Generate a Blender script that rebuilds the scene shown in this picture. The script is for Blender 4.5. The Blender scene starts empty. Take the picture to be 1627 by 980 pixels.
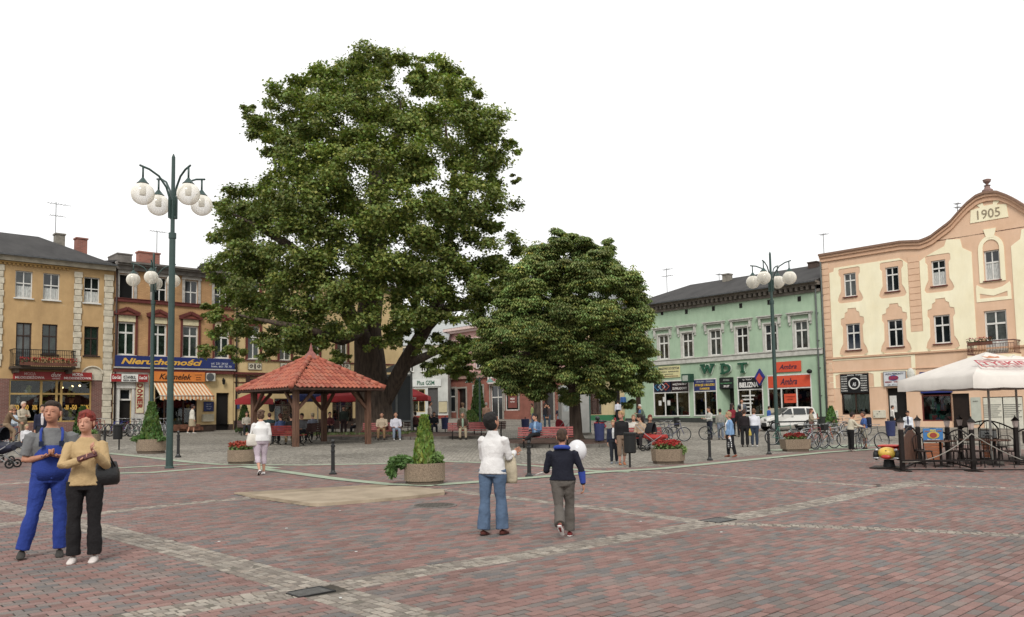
import bpy, bmesh, math, random
import numpy as np
from mathutils import Vector, Matrix, noise
random.seed(7); RNG = np.random.default_rng(7)
SC = bpy.context.scene; COL = SC.collection
PI = math.pi
# ---------------------------------------------------------------- camera
F, CX, CY, PIT, ROL, CAMZ = 1299.36, 813.5, 561.5, .0733, .017, 1.6
FW = Vector((0, math.cos(PIT), math.sin(PIT))); UP = Vector((0, -math.sin(PIT), math.cos(PIT))); RT = Vector((1, 0, 0))
E1 = math.cos(ROL)*RT - math.sin(ROL)*UP; E2 = math.sin(ROL)*RT + math.cos(ROL)*UP
cam = bpy.data.cameras.new('camera'); camo = bpy.data.objects.new('camera', cam); COL.objects.link(camo)
cam.sensor_width = 36; cam.lens = F/1627*36; cam.shift_y = (CY-490)/1627; cam.clip_end = 2000; cam.clip_start = .1
M = Matrix.Identity(4)
for i in range(3):
    M[i][0] = E1[i]; M[i][1] = E2[i]; M[i][2] = -FW[i]
M[2][3] = CAMZ; camo.matrix_world = M; SC.camera = camo
# ---------------------------------------------------------------- overcast sky and soft sun
SUN_EL, SUN_AZ = math.radians(42), math.radians(184)      # azimuth from +Y, clockwise: high behind the camera
w = bpy.data.worlds.new('World'); SC.world = w; w.use_nodes = True
nt = w.node_tree; nt.nodes.clear()
sky = nt.nodes.new('ShaderNodeTexSky'); sky.sky_type = 'NISHITA'; sky.sun_disc = False
sky.sun_elevation = SUN_EL; sky.sun_rotation = SUN_AZ
b1 = nt.nodes.new('ShaderNodeBackground'); b1.inputs[1].default_value = .05
b2 = nt.nodes.new('ShaderNodeBackground'); b2.inputs[0].default_value = (1, .995, .985, 1); b2.inputs[1].default_value = 1.08
ad = nt.nodes.new('ShaderNodeMixShader'); ad.inputs[0].default_value = .93
wo = nt.nodes.new('ShaderNodeOutputWorld')
nt.links.new(sky.outputs[0], b1.inputs[0]); nt.links.new(b1.outputs[0], ad.inputs[1]); nt.links.new(b2.outputs[0], ad.inputs[2]); nt.links.new(ad.outputs[0], wo.inputs[0])
sl = bpy.data.lights.new('sun', 'SUN'); sl.energy = 2.1; sl.angle = math.radians(17); sl.color = (1, .96, .9)
so = bpy.data.objects.new('sun', sl); COL.objects.link(so)
sd = Vector((math.sin(SUN_AZ)*math.cos(SUN_EL), math.cos(SUN_AZ)*math.cos(SUN_EL), math.sin(SUN_EL)))
so.rotation_euler = sd.to_track_quat('Z', 'Y').to_euler(); so.location = (0, 0, 60)
SC.view_settings.view_transform = 'Standard'; SC.view_settings.look = 'None'; SC.view_settings.exposure = .2; SC.view_settings.gamma = 1
SC.render.engine = 'CYCLES'; SC.cycles.max_bounces = 6; SC.cycles.transparent_max_bounces = 12
# ---------------------------------------------------------------- ground shape and pixel rays
def sstep(t):
    t = min(1, max(0, t)); return t*t*(3-2*t)
def zg(x, y):
    return -.12 - .018*x + .0092*y + .45*sstep((y+1.143*x-58)/22)
def ray(px, py):
    d = E1*((px-CX)/F) - E2*((py-CY)/F) + FW
    return d/d.y
def G(px, py, dz=0):
    d = ray(px, py); t = 20.
    lo, hi = 2., 200.
    for _ in range(50):
        t = (lo+hi)/2
        if CAMZ + d.z*t > zg(d.x*t, t): lo = t
        else: hi = t
    return Vector((d.x*t, t, CAMZ + d.z*t + dz))
def at(px, py, y):
    return Vector((0, 0, CAMZ)) + ray(px, py)*y
def gat(px, y, dz=0):
    "ground point under the image column px at depth y"
    x = 0
    for _ in range(6):
        z = zg(x, y); q = Vector((x, y, z-CAMZ)); py = CY-F*q.dot(E2)/q.dot(FW); x = ray(px, py).x*y
    return Vector((x, y, zg(x, y)+dz))
def hgt(p, py):
    "height above p of the image row py"
    q = Vector((p.x, p.y, 0)); px = 0
    z = 1.
    for _ in range(6):
        v = Vector((p.x, p.y, z-CAMZ)); px = CX+F*v.dot(E1)/v.dot(FW); z = CAMZ+ray(px, py).z*p.y
    return z-p.z
# ---------------------------------------------------------------- materials
MATS = {}
def S(h):
    "sRGB hex to linear"
    r = [int(h[i:i+2], 16)/255 for i in (0, 2, 4)]
    v = [(c/12.92 if c <= .04045 else ((c+.055)/1.055)**2.4) for c in r]; g = .25*v[0]+.6*v[1]+.15*v[2]
    return tuple((c*.86+g*.14)*.93 for c in v)
def mat(name, col, rough=.8, var=.12, scale=6., bump=0., metal=0., spec=.35, col2=None, stretch=None, trans=0., sub=0, fine=0., alpha=1.):
    if name in MATS: return MATS[name]
    if isinstance(col, str): col = S(col)
    if isinstance(col2, str): col2 = S(col2)
    m = bpy.data.materials.new(name); m.use_nodes = True; n = m.node_tree.nodes; l = m.node_tree.links
    b = n['Principled BSDF']; b.inputs['Roughness'].default_value = rough; b.inputs['Metallic'].default_value = metal
    b.inputs['Specular IOR Level'].default_value = spec; b.inputs['Transmission Weight'].default_value = trans
    if alpha < 1: b.inputs['Alpha'].default_value = alpha
    tc = n.new('ShaderNodeTexCoord'); src = tc.outputs['Object']
    if stretch:
        mp = n.new('ShaderNodeMapping'); mp.inputs['Scale'].default_value = stretch; l.new(src, mp.inputs[0]); src = mp.outputs[0]
    t = n.new('ShaderNodeTexNoise'); t.inputs['Scale'].default_value = scale; t.inputs['Detail'].default_value = 8; t.inputs['Roughness'].default_value = .62
    l.new(src, t.inputs['Vector'])
    r = n.new('ShaderNodeValToRGB')
    c2 = col2 or tuple(max(0, c*(1-2.2*var)) for c in col)
    r.color_ramp.elements[0].position = .32; r.color_ramp.elements[1].position = .62
    r.color_ramp.elements[0].color = (*c2, 1); r.color_ramp.elements[1].color = (*col, 1)
    l.new(t.outputs[0], r.inputs[0]); l.new(r.outputs[0], b.inputs['Base Color'])
    if 'render' in name:                       # rain streaks and old patches on plaster
        mp2 = n.new('ShaderNodeMapping'); mp2.inputs['Scale'].default_value = (1.1, 1.1, .3); l.new(tc.outputs['Object'], mp2.inputs[0])
        t3 = n.new('ShaderNodeTexNoise'); t3.inputs['Scale'].default_value = 1.5; t3.inputs['Detail'].default_value = 9; t3.inputs['Roughness'].default_value = .7; l.new(mp2.outputs[0], t3.inputs['Vector'])
        t4 = n.new('ShaderNodeTexNoise'); t4.inputs['Scale'].default_value = 1.1; t4.inputs['Detail'].default_value = 10; t4.inputs['Roughness'].default_value = .75; l.new(tc.outputs['Object'], t4.inputs['Vector'])
        r3 = n.new('ShaderNodeMapRange'); r3.inputs['From Min'].default_value = .35; r3.inputs['From Max'].default_value = .62; r3.inputs['To Min'].default_value = .95 if 'cream' in name or 'tan' in name else .89; r3.inputs['To Max'].default_value = 1.03; l.new(t3.outputs[0], r3.inputs[0])
        r4 = n.new('ShaderNodeMapRange'); r4.inputs['From Min'].default_value = .62; r4.inputs['From Max'].default_value = .68; r4.inputs['To Min'].default_value = 0; r4.inputs['To Max'].default_value = .35 if 'mustard' in name else .1; l.new(t4.outputs[0], r4.inputs[0])
        vm = n.new('ShaderNodeVectorMath'); vm.operation = 'SCALE'; l.new(r.outputs[0], vm.inputs[0]); l.new(r3.outputs[0], vm.inputs['Scale'])
        mx = n.new('ShaderNodeMix'); mx.data_type = 'RGBA'; l.new(r4.outputs[0], mx.inputs[0]); l.new(vm.outputs[0], mx.inputs[6]); mx.inputs[7].default_value = (.5, .45, .37, 1); l.new(mx.outputs[2], b.inputs['Base Color'])
    if bump:
        bp = n.new('ShaderNodeBump'); bp.inputs['Strength'].default_value = bump; bp.inputs['Distance'].default_value = .02
        t2 = n.new('ShaderNodeTexNoise'); t2.inputs['Scale'].default_value = fine or scale*6; t2.inputs['Detail'].default_value = 5; l.new(src, t2.inputs['Vector'])
        l.new(t2.outputs[0], bp.inputs['Height']); l.new(bp.outputs[0], b.inputs['Normal'])
    MATS[name] = m; return m
def attr_mat(name, rough=.85, noise_s=30., amt=.35, bump=.4):
    "base colour from the per-piece colour attribute, mottled with noise"
    if name in MATS: return MATS[name]
    m = bpy.data.materials.new(name); m.use_nodes = True; n = m.node_tree.nodes; l = m.node_tree.links
    b = n['Principled BSDF']; b.inputs['Roughness'].default_value = rough; b.inputs['Specular IOR Level'].default_value = .25
    a = n.new('ShaderNodeAttribute'); a.attribute_name = 'tint'
    tc = n.new('ShaderNodeTexCoord'); t = n.new('ShaderNodeTexNoise'); t.inputs['Scale'].default_value = noise_s; t.inputs['Detail'].default_value = 6
    l.new(tc.outputs['Object'], t.inputs['Vector'])
    t2 = n.new('ShaderNodeTexNoise'); t2.inputs['Scale'].default_value = .35; t2.inputs['Detail'].default_value = 6; l.new(tc.outputs['Object'], t2.inputs['Vector'])
    ml = n.new('ShaderNodeMath'); ml.operation = 'ADD'; l.new(t.outputs[0], ml.inputs[0]); l.new(t2.outputs[0], ml.inputs[1])
    mr = n.new('ShaderNodeMapRange'); mr.inputs['From Min'].default_value = .6; mr.inputs['From Max'].default_value = 1.4
    mr.inputs['To Min'].default_value = 1-amt; mr.inputs['To Max'].default_value = 1+amt; l.new(ml.outputs[0], mr.inputs[0])
    vm = n.new('ShaderNodeVectorMath'); vm.operation = 'SCALE'; l.new(a.outputs['Color'], vm.inputs[0]); l.new(mr.outputs[0], vm.inputs['Scale'])
    l.new(vm.outputs[0], b.inputs['Base Color'])
    bp = n.new('ShaderNodeBump'); bp.inputs['Strength'].default_value = bump; bp.inputs['Distance'].default_value = .006; l.new(t.outputs[0], bp.inputs['Height']); l.new(bp.outputs[0], b.inputs['Normal'])
    MATS[name] = m; return m
def glass_mat(name, col, rough=.06, var=.3, scale=1.2):
    "dark shop or window glass with the room behind it reduced to tone"
    m = mat(name, col, rough, var, scale, spec=.7); return m
# ---------------------------------------------------------------- object helpers
def empty(name, loc=(0, 0, 0), rz=0, label=None, cat=None, group=None):
    o = bpy.data.objects.new(name, None); COL.objects.link(o); o.location = loc; o.rotation_euler = (0, 0, rz); o.empty_display_size = .2
    if label: o['label'] = label
    if cat: o['category'] = cat
    if group: o['group'] = group
    return o
def tag(o, label, cat, group=None):
    o['label'] = label; o['category'] = cat
    if group: o['group'] = group
    return o
class MB:
    "collects polygons, then becomes ONE mesh object"
    def __init__(s): s.v = []; s.f = []; s.mi = []; s.tint = []; s.cur = 0; s.ct = None; s.sm = []; s.smooth = False
    def add(s, vs, fs, mtx=None):
        k = len(s.v)
        if mtx is not None: vs = [mtx @ Vector(v) for v in vs]
        s.v.extend([tuple(v) for v in vs])
        for f in fs:
            s.f.append([i+k for i in f]); s.mi.append(s.cur); s.tint.append(s.ct); s.sm.append(s.smooth)
        return s
    def box(s, c, d, rz=0, mtx=None, R=None):
        x, y, z = d[0]/2, d[1]/2, d[2]/2
        vs = [Vector((i*x, j*y, k*z)) for i in (-1, 1) for j in (-1, 1) for k in (-1, 1)]
        if R is None and rz: R = Matrix.Rotation(rz, 3, 'Z')
        if R is not None: vs = [R @ v for v in vs]
        vs = [v+Vector(c) for v in vs]
        return s.add(vs, [(0, 1, 3, 2), (4, 6, 7, 5), (0, 4, 5, 1), (2, 3, 7, 6), (0, 2, 6, 4), (1, 5, 7, 3)], mtx)
    def bb(s, x0, x1, y0, y1, z0, z1):
        return s.box(((x0+x1)/2, (y0+y1)/2, (z0+z1)/2), (abs(x1-x0), abs(y1-y0), abs(z1-z0)))
    def bar(s, a, b, wx, wy=None, up=(0, 0, 1)):
        "square bar from a to b"
        a, b = Vector(a), Vector(b); d = (b-a); L = d.length
        if L < 1e-6: return s
        d = d/L; u = Vector(up)
        if abs(d.dot(u)) > .98: u = Vector((1, 0, 0))
        x = d.cross(u).normalized(); y = x.cross(d)
        R = Matrix((x, y, d)).transposed()
        return s.box((a+b)/2, (wx, wy or wx, L), R=R)
    def tube(s, pts, r, n=8, cap=True, closed=False, prof=None):
        pts = [Vector(p) for p in pts]; N = len(pts)
        if not isinstance(r, (list, tuple)): r = [r]*N
        rings = []; prev = None
        for i, p in enumerate(pts):
            if closed: t = pts[(i+1) % N]-pts[i-1]
            else: t = pts[min(i+1, N-1)]-pts[max(i-1, 0)]
            t.normalize()
            if prev is None:
                u = Vector((0, 0, 1)) if abs(t.z) < .9 else Vector((1, 0, 0)); x = t.cross(u).normalized()
            else:
                x = (prev-t*prev.dot(t)); x = x.normalized() if x.length > 1e-6 else t.orthogonal().normalized()
            prev = x; y = t.cross(x)
            rx, ry = (r[i] if isinstance(r[i], (tuple, list)) else (r[i], r[i]))
            rings.append([p+x*(rx*math.cos(2*PI*k/n))+y*(ry*math.sin(2*PI*k/n)) for k in range(n)])
        vs = [v for g in rings for v in g]; fs = []
        for i in range(N if closed else N-1):
            j = (i+1) % N
            for k in range(n): fs.append((i*n+k, i*n+(k+1) % n, j*n+(k+1) % n, j*n+k))
        if cap and not closed: fs.append(tuple(range(n))[::-1]); fs.append(tuple((N-1)*n+k for k in range(n)))
        sm = s.smooth; s.smooth = True; s.add(vs, fs); s.smooth = sm
        return s
    def lathe(s, prof, n=16, c=(0, 0, 0), sq=None, a0=0, jit=0):
        "prof: (r, z) from bottom to top"
        vs = []; fs = []; N = len(prof)
        for r, z in prof:
            for k in range(n):
                a = a0+2*PI*k/n; vs.append((c[0]+r*math.cos(a), c[1]+r*math.sin(a), c[2]+z))
        for i in range(N-1):
            for k in range(n): fs.append((i*n+k, i*n+(k+1) % n, (i+1)*n+(k+1) % n, (i+1)*n+k))
        fs.append(tuple(range(n))[::-1]); fs.append(tuple((N-1)*n+k for k in range(n)))
        return s.add(vs, fs)
    def ell(s, c, r, n=12, m=8, R=None):
        prof = []; vs = []; fs = []
        for i in range(m+1):
            th = -PI/2+PI*i/m
            for k in range(n):
                v = Vector((r[0]*math.cos(th)*math.cos(2*PI*k/n), r[1]*math.cos(th)*math.sin(2*PI*k/n), r[2]*math.sin(th)))
                if R is not None: v = R @ v
                vs.append(v+Vector(c))
        for i in range(m):
            for k in range(n): fs.append((i*n+k, i*n+(k+1) % n, (i+1)*n+(k+1) % n, (i+1)*n+k))
        sm = s.smooth; s.smooth = True; s.add(vs, fs); s.smooth = sm
        return s
    def prism(s, poly, y0, y1, axis='y'):
        "extrude a 2D polygon (x, z) along y"
        n = len(poly)
        if axis == 'y': vs = [(p[0], y0, p[1]) for p in poly]+[(p[0], y1, p[1]) for p in poly]
        elif axis == 'z': vs = [(p[0], p[1], y0) for p in poly]+[(p[0], p[1], y1) for p in poly]
        else: vs = [(y0, p[0], p[1]) for p in poly]+[(y1, p[0], p[1]) for p in poly]
        fs = [tuple(range(n)), tuple(range(n, 2*n))[::-1]]+[(i, i+n, (i+1) % n+n, (i+1) % n) for i in range(n)]
        return s.add(vs, fs)
    def mesh(s, name, mats, shade=None):
        me = bpy.data.meshes.new(name); me.from_pydata(s.v, [], s.f)
        if not isinstance(mats, (list, tuple)): mats = [mats]
        for m in mats: me.materials.append(m)
        if len(mats) > 1: me.polygons.foreach_set('material_index', s.mi)
        if any(s.sm): me.polygons.foreach_set('use_smooth', s.sm)
        if any(t is not None for t in s.tint):
            at_ = me.color_attributes.new('tint', 'FLOAT_COLOR', 'CORNER')
            buf = []
            for f, t in zip(s.f, s.tint): buf.extend(((*(t or (1, 1, 1)), 1))*len(f))
            at_.data.foreach_set('color', buf)
        me.update(); return me
    def build(s, name, mats, parent=None, label=None, bevel=0, recalc=False):
        me = s.mesh(name, mats)
        if recalc or bevel:
            bm = bmesh.new(); bm.from_mesh(me)
            if recalc: bmesh.ops.recalc_face_normals(bm, faces=bm.faces)
            if bevel:
                es = [e for e in bm.edges if len(e.link_faces) == 2 and e.calc_face_angle(0) > .6]
                bmesh.ops.bevel(bm, geom=es, offset=bevel, segments=1, affect='EDGES', clamp_overlap=True)
            bm.to_mesh(me); bm.free()
        o = bpy.data.objects.new(name, me); COL.objects.link(o)
        if parent is not None: o.parent = parent
        if label: o['label'] = label
        return o
def link_mesh(name, me, parent=None, mtx=None):
    o = bpy.data.objects.new(name, me); COL.objects.link(o)
    if parent is not None: o.parent = parent
    if mtx is not None: o.matrix_local = mtx
    return o
def kids(o): return [c for c in bpy.data.objects if c.parent is o]
def tree_of(o):
    d = {}
    for c in bpy.data.objects:
        if c.parent: d.setdefault(c.parent, []).append(c)
    return d
def dup(o, loc=None, rz=None, label=None, scale=None):
    "copy a thing with its parts and sub-parts"
    d = tree_of(o)
    def rec(s, par):
        c = s.copy(); COL.objects.link(c)
        if par is not None: c.parent = par
        for k in d.get(s, []): rec(k, c)
        return c
    r = rec(o, None)
    if loc is not None: r.location = loc
    if rz is not None: r.rotation_euler = (0, 0, rz)
    if label: r['label'] = label
    if scale: r.scale = (scale,)*3
    return r
# ---------------------------------------------------------------- lettering
def text_mb(txt, wdt, hgt_, shear=0, depth=.02, bold=.0, spacing=1.0):
    "letters as a centred mesh of given width and height in the x-z plane, facing -y"
    c = bpy.data.curves.new('t', 'FONT'); c.body = txt; c.align_x = 'CENTER'; c.align_y = 'CENTER'; c.extrude = .5
    c.shear = shear; c.offset = bold; c.space_character = spacing; c.resolution_u = 3; c.space_line = .8
    o = bpy.data.objects.new('t', c); COL.objects.link(o)
    dg = bpy.context.evaluated_depsgraph_get(); me = bpy.data.meshes.new_from_object(o.evaluated_get(dg))
    n = len(me.vertices); a = np.zeros(n*3); me.vertices.foreach_get('co', a); a = a.reshape(-1, 3)
    mn, mx = a.min(0), a.max(0); ce = (mn+mx)/2
    sx = wdt/(mx[0]-mn[0]); sz = hgt_/(mx[1]-mn[1])
    mb = MB()
    vs = [((p[0]-ce[0])*sx, -p[2]*depth, (p[1]-ce[1])*sz) for p in a]
    mb.add(vs, [tuple(p.vertices) for p in me.polygons])
    bpy.data.objects.remove(o); bpy.data.curves.remove(c); bpy.data.meshes.remove(me)
    return mb
# ================================================================ the ground
def gz(p, dz=0): return Vector((p.x, p.y, zg(p.x, p.y)+dz))
AP = .8143                                    # direction of the paver courses
DB = Vector((math.sin(AP), math.cos(AP), 0)); DA = Vector((-math.cos(AP), math.sin(AP), 0))
m_sett = mat('sett_paving', '8f8a80', .9, .18, 9, .5)
def sett_ground_mat():
    m = bpy.data.materials.new('grey_sett_paving'); m.use_nodes = True; n = m.node_tree.nodes; l = m.node_tree.links; b = n['Principled BSDF']
    b.inputs['Roughness'].default_value = .9; b.inputs['Specular IOR Level'].default_value = .2
    tc = n.new('ShaderNodeTexCoord'); v = n.new('ShaderNodeTexVoronoi'); v.inputs['Scale'].default_value = 7.5; v.inputs['Randomness'].default_value = .55
    v2 = n.new('ShaderNodeTexVoronoi'); v2.feature = 'DISTANCE_TO_EDGE'; v2.inputs['Scale'].default_value = 7.5; v2.inputs['Randomness'].default_value = .55
    l.new(tc.outputs['Object'], v.inputs['Vector']); l.new(tc.outputs['Object'], v2.inputs['Vector'])
    r = n.new('ShaderNodeValToRGB'); r.color_ramp.elements[0].color = (*S('7d776c'), 1); r.color_ramp.elements[1].color = (*S('a09a8e'), 1)
    sp = n.new('ShaderNodeSeparateColor'); l.new(v.outputs['Color'], sp.inputs[0]); l.new(sp.outputs[0], r.inputs[0])
    ns = n.new('ShaderNodeTexNoise'); ns.inputs['Scale'].default_value = .25; ns.inputs['Detail'].default_value = 6; l.new(tc.outputs['Object'], ns.inputs['Vector'])
    mr0 = n.new('ShaderNodeMapRange'); mr0.inputs['From Min'].default_value = .3; mr0.inputs['From Max'].default_value = .7; mr0.inputs['To Min'].default_value = .75; mr0.inputs['To Max'].default_value = 1.15; l.new(ns.outputs[0], mr0.inputs[0])
    mr = n.new('ShaderNodeMapRange'); mr.inputs['From Max'].default_value = .12; mr.inputs['To Min'].default_value = .35; l.new(v2.outputs['Distance'], mr.inputs[0])
    mu = n.new('ShaderNodeMath'); mu.operation = 'MULTIPLY'; l.new(mr.outputs[0], mu.inputs[0]); l.new(mr0.outputs[0], mu.inputs[1])
    vm = n.new('ShaderNodeVectorMath'); vm.operation = 'SCALE'; l.new(r.outputs[0], vm.inputs[0]); l.new(mu.outputs[0], vm.inputs['Scale']); l.new(vm.outputs[0], b.inputs['Base Color'])
    bp = n.new('ShaderNodeBump'); bp.inputs['Strength'].default_value = .5; bp.inputs['Distance'].default_value = .015; l.new(mr.outputs[0], bp.inputs['Height']); l.new(bp.outputs[0], b.inputs['Normal'])
    return m
def far_brick_mat():
    m = bpy.data.materials.new('far_brick_paving'); m.use_nodes = True; n = m.node_tree.nodes; l = m.node_tree.links; b = n['Principled BSDF']
    b.inputs['Roughness'].default_value = .88; b.inputs['Specular IOR Level'].default_value = .25
    tc = n.new('ShaderNodeTexCoord'); mp = n.new('ShaderNodeMapping'); mp.inputs['Rotation'].default_value = (0, 0, AP-PI/2); l.new(tc.outputs['Object'], mp.inputs[0])
    br = n.new('ShaderNodeTexBrick'); br.inputs['Scale'].default_value = 1; br.inputs['Brick Width'].default_value = .2; br.inputs['Row Height'].default_value = .1; br.inputs['Mortar Size'].default_value = .005
    br.inputs['Color1'].default_value = (*S('80625a'), 1); br.inputs['Color2'].default_value = (*S('72675f'), 1); br.inputs['Mortar'].default_value = (*S('4a4540'), 1); br.inputs['Bias'].default_value = -.1
    l.new(mp.outputs[0], br.inputs['Vector'])
    ns = n.new('ShaderNodeTexNoise'); ns.inputs['Scale'].default_value = .5; ns.inputs['Detail'].default_value = 8; l.new(tc.outputs['Object'], ns.inputs['Vector'])
    mr = n.new('ShaderNodeMapRange'); mr.inputs['From Min'].default_value = .3; mr.inputs['From Max'].default_value = .7; mr.inputs['To Min'].default_value = .82; mr.inputs['To Max'].default_value = 1.15; l.new(ns.outputs[0], mr.inputs[0])
    vm = n.new('ShaderNodeVectorMath'); vm.operation = 'SCALE'; l.new(br.outputs[0], vm.inputs[0]); l.new(mr.outputs[0], vm.inputs['Scale']); l.new(vm.outputs[0], b.inputs['Base Color'])
    return m
# base sheet: a grid that follows the slope of the square
def sheet(name, xs, ys, dz, m, parent=None, kind='structure'):
    vs = [(x, y, zg(x, y)+dz) for y in ys for x in xs]; nx = len(xs)
    fs = [(j*nx+i, j*nx+i+1, (j+1)*nx+i+1, (j+1)*nx+i) for j in range(len(ys)-1) for i in range(nx-1)]
    mb = MB(); mb.smooth = True; mb.add(vs, fs); o = mb.build(name, m, parent)
    if kind: o['kind'] = kind
    return o
xs = [-400, -200, -120]+[x*4 for x in range(-20, 26)]+[140, 250, 400]; ys = [-60, -20, 0]+[y*3 for y in range(1, 50)]+[180, 240, 400, 900]
ground = sheet('ground', xs, ys, -.035, mat('paving_bed', '4a453f', .95, .2, 20))
pave = sheet('sett_pavement', xs, ys, -.012, sett_ground_mat(), ground, None)
def flatpoly(pts, dz, name, m, parent=ground, n=1, grid=None):
    "polygon laid on the ground"
    mb = MB(); vs = [Vector((p[0], p[1], 0)) for p in pts]
    bm = bmesh.new(); bv = [bm.verts.new(v) for v in vs]; f = bm.faces.new(bv)
    bmesh.ops.triangulate(bm, faces=[f])
    for _ in range(n): bmesh.ops.subdivide_edges(bm, edges=bm.edges[:], cuts=2, use_grid_fill=True)
    for v in bm.verts: v.co.z = zg(v.co.x, v.co.y)+dz
    me = bpy.data.meshes.new(name); bmesh.ops.recalc_face_normals(bm, faces=bm.faces)
    if bm.faces[:] and sum(f.normal.z for f in bm.faces) < 0: bmesh.ops.reverse_faces(bm, faces=bm.faces)
    bm.to_mesh(me); bm.free(); me.materials.append(m)
    return link_mesh(name, me, parent)
# outer edge of the red brick field, from the green strip round the middle of the square
edge_px = [(-260, 742), (0, 727), (180, 722), (250, 728), (300, 734), (350, 738), (480, 738), (600, 736), (700, 733), (850, 736), (930, 743), (1010, 742), (1100, 735), (1190, 724), (1290, 716), (1400, 709), (1500, 704), (1627, 700), (1750, 697)]
edge = [G(*p) for p in edge_px]
BRX, BRY = 32, 0
poly_far = [(-40, -6)]+[(p.x, p.y) for p in edge]+[(60, 20), (60, -6)]
flatpoly(poly_far, -.006, 'brick_pavement', far_brick_mat(), n=2)
def strip(pts, wd, dz, name, m, side=0):
    P = [Vector((p.x, p.y, 0)) for p in pts]; L = []; R_ = []
    for i, p in enumerate(P):
        t = (P[min(i+1, len(P)-1)]-P[max(i-1, 0)]).normalized(); nn = Vector((-t.y, t.x, 0))
        L.append(p+nn*wd/2); R_.append(p-nn*wd/2)
    mb = MB()
    vs = [(v.x, v.y, zg(v.x, v.y)+dz) for v in L+R_]; n = len(L)
    mb.add(vs, [(i+n, i+1+n, i+1, i) for i in range(n-1)]); return mb.build(name, m, ground)
m_green = mat('green_paver', '98a58d', .9, .12, 5, .3)
def dens(pp, k=6):
    out = []
    for a, b in zip(pp[:-1], pp[1:]):
        for i in range(k): out.append(a.lerp(b, i/k))
    return out+[pp[-1]]
strip(dens([G(*p) for p in [(170, 720), (240, 727), (300, 734), (350, 738), (480, 739), (600, 737), (700, 733), (800, 736), (860, 741), (940, 748), (1000, 750)]]), .32, .006, 'green_strip', m_green)
strip(dens([G(*p) for p in [(150, 753), (240, 751), (330, 744), (410, 741), (440, 744)]]), .34, .010, 'green_strip', m_green)
strip(dens([G(*p) for p in [(170, 745), (240, 741), (310, 737.5)]]), .3, .010, 'green_strip', m_green)
strip(dens([G(*p) for p in [(385, 741), (460, 751), (540, 762), (620, 770), (690, 772)]]), .36, .014, 'green_strip', m_green)
strip(dens([G(*p) for p in [(690, 771), (760, 766), (860, 758), (960, 750), (1050, 745), (1130, 737), (1220, 728), (1310, 719), (1400, 713)]]), .38, .014, 'green_strip', m_green)
strip(dens([G(*p) for p in [(1235, 716), (1300, 712), (1380, 706)]]), 1.1, .003, 'green_strip', m_green)
# ---- brick pavers ---------------------------------------------------------
O0 = G(510, 938)                             # drain, origin of the paver grid
def ab(p): d = Vector((p.x-O0.x, p.y-O0.y, 0)); return d.dot(DB), d.dot(DA)
def xy(a, b): return O0.x+DB.x*a+DA.x*b, O0.y+DB.y*a+DA.y*b
BANDS = []                                   # cobble bands: centre line points, half width
def band(px, w): BANDS.append(([ab(G(*p)) for p in px], w/2))
band([(100, 1003), (230, 978), (350, 957), (510, 936), (700, 902), (850, 879), (1124, 831)], .42)
band([(1124, 831), (1290, 800), (1464, 764)], .45)
band([(-60, 783), (0, 803), (150, 838), (300, 877), (400, 905), (510, 938), (640, 977), (760, 1012)], .5)
band([(-60, 839), (40, 829), (130, 819), (250, 804), (400, 790)], .3)
band([(690, 776), (780, 787), (870, 797), (1000, 813), (1124, 831)], .34)
band([(1124, 831), (1300, 836), (1450, 842), (1700, 854)], .3)
band([(1010, 748), (1150, 756), (1300, 766), (1390, 772)], .3)
band([(1400, 770), (1500, 772), (1640, 776)], .26)
band([(-60, 778), (-10, 770), (60, 765)], .26)
band([(-60, 738), (0, 734), (80, 731)], .26)
band([(1230, 728), (1330, 731), (1400, 734)], .22)
def inband(a, b, pad=0):
    for pts, hw in BANDS:
        for (a0, b0), (a1, b1) in zip(pts[:-1], pts[1:]):
            dx, dy = a1-a0, b1-b0; L2 = dx*dx+dy*dy; t = ((a-a0)*dx+(b-b0)*dy)/L2
            t = min(1, max(0, t)); ex, ey = a-a0-t*dx, b-b0-t*dy
            if ex*ex+ey*ey < (hw+pad)**2: return True
    return False
tints = [S('80615a'), S('85675f'), S('775b54'), S('6f6661'), S('676361'), S('756862'), S('7c6c65'), S('806660')]
wts = [.22, .13, .12, .15, .12, .12, .08, .06]
m_brick = attr_mat('brick_paver', .86, 60, .28)
m_cob = attr_mat('cobble', .9, 40, .3, .7)
def fcut(poly, nx, ny, c):
    "clip a 2D polygon to nx*x+ny*y<=c"
    out = []
    for i in range(len(poly)):
        p, q = poly[i], poly[(i+1) % len(poly)]; dp = nx*p[0]+ny*p[1]-c; dq = nx*q[0]+ny*q[1]-c
        if dp <= 0: out.append(p)
        if dp*dq < 0:
            t = dp/(dp-dq); out.append((p[0]+t*(q[0]-p[0]), p[1]+t*(q[1]-p[1])))
    return out
def piece(mb, poly, h, dz, bev):
    "one paver: polygon in (a,b) with a chamfered rim"
    n = len(poly)
    if n < 3: return
    ca = sum(p[0] for p in poly)/n; cb = sum(p[1] for p in poly)/n
    tx, ty = random.gauss(0, .006), random.gauss(0, .006)
    vs = []
    for lev, (z, k) in enumerate(((dz-h, 0), (dz-bev, 0), (dz, bev))):
        for a, b in poly:
            d = math.hypot(a-ca, b-cb)+1e-6; s_ = max(.2, 1-k*1.3/d); A, B = ca+(a-ca)*s_, cb+(b-cb)*s_
            x, y = xy(A, B); vs.append((x, y, zg(x, y)+z+tx*(A-ca)+ty*(B-cb)))
    # orientation: (a,b) -> DB x DA
    fs = [tuple(2*n+i for i in range(n))]
    for i in range(n):
        j = (i+1) % n
        fs.append((n+i, n+j, 2*n+j, 2*n+i))
        if h: fs.append((i, j, n+j, n+i))
    mb.add(vs, fs)
flip = DB.cross(DA).z < 0
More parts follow.
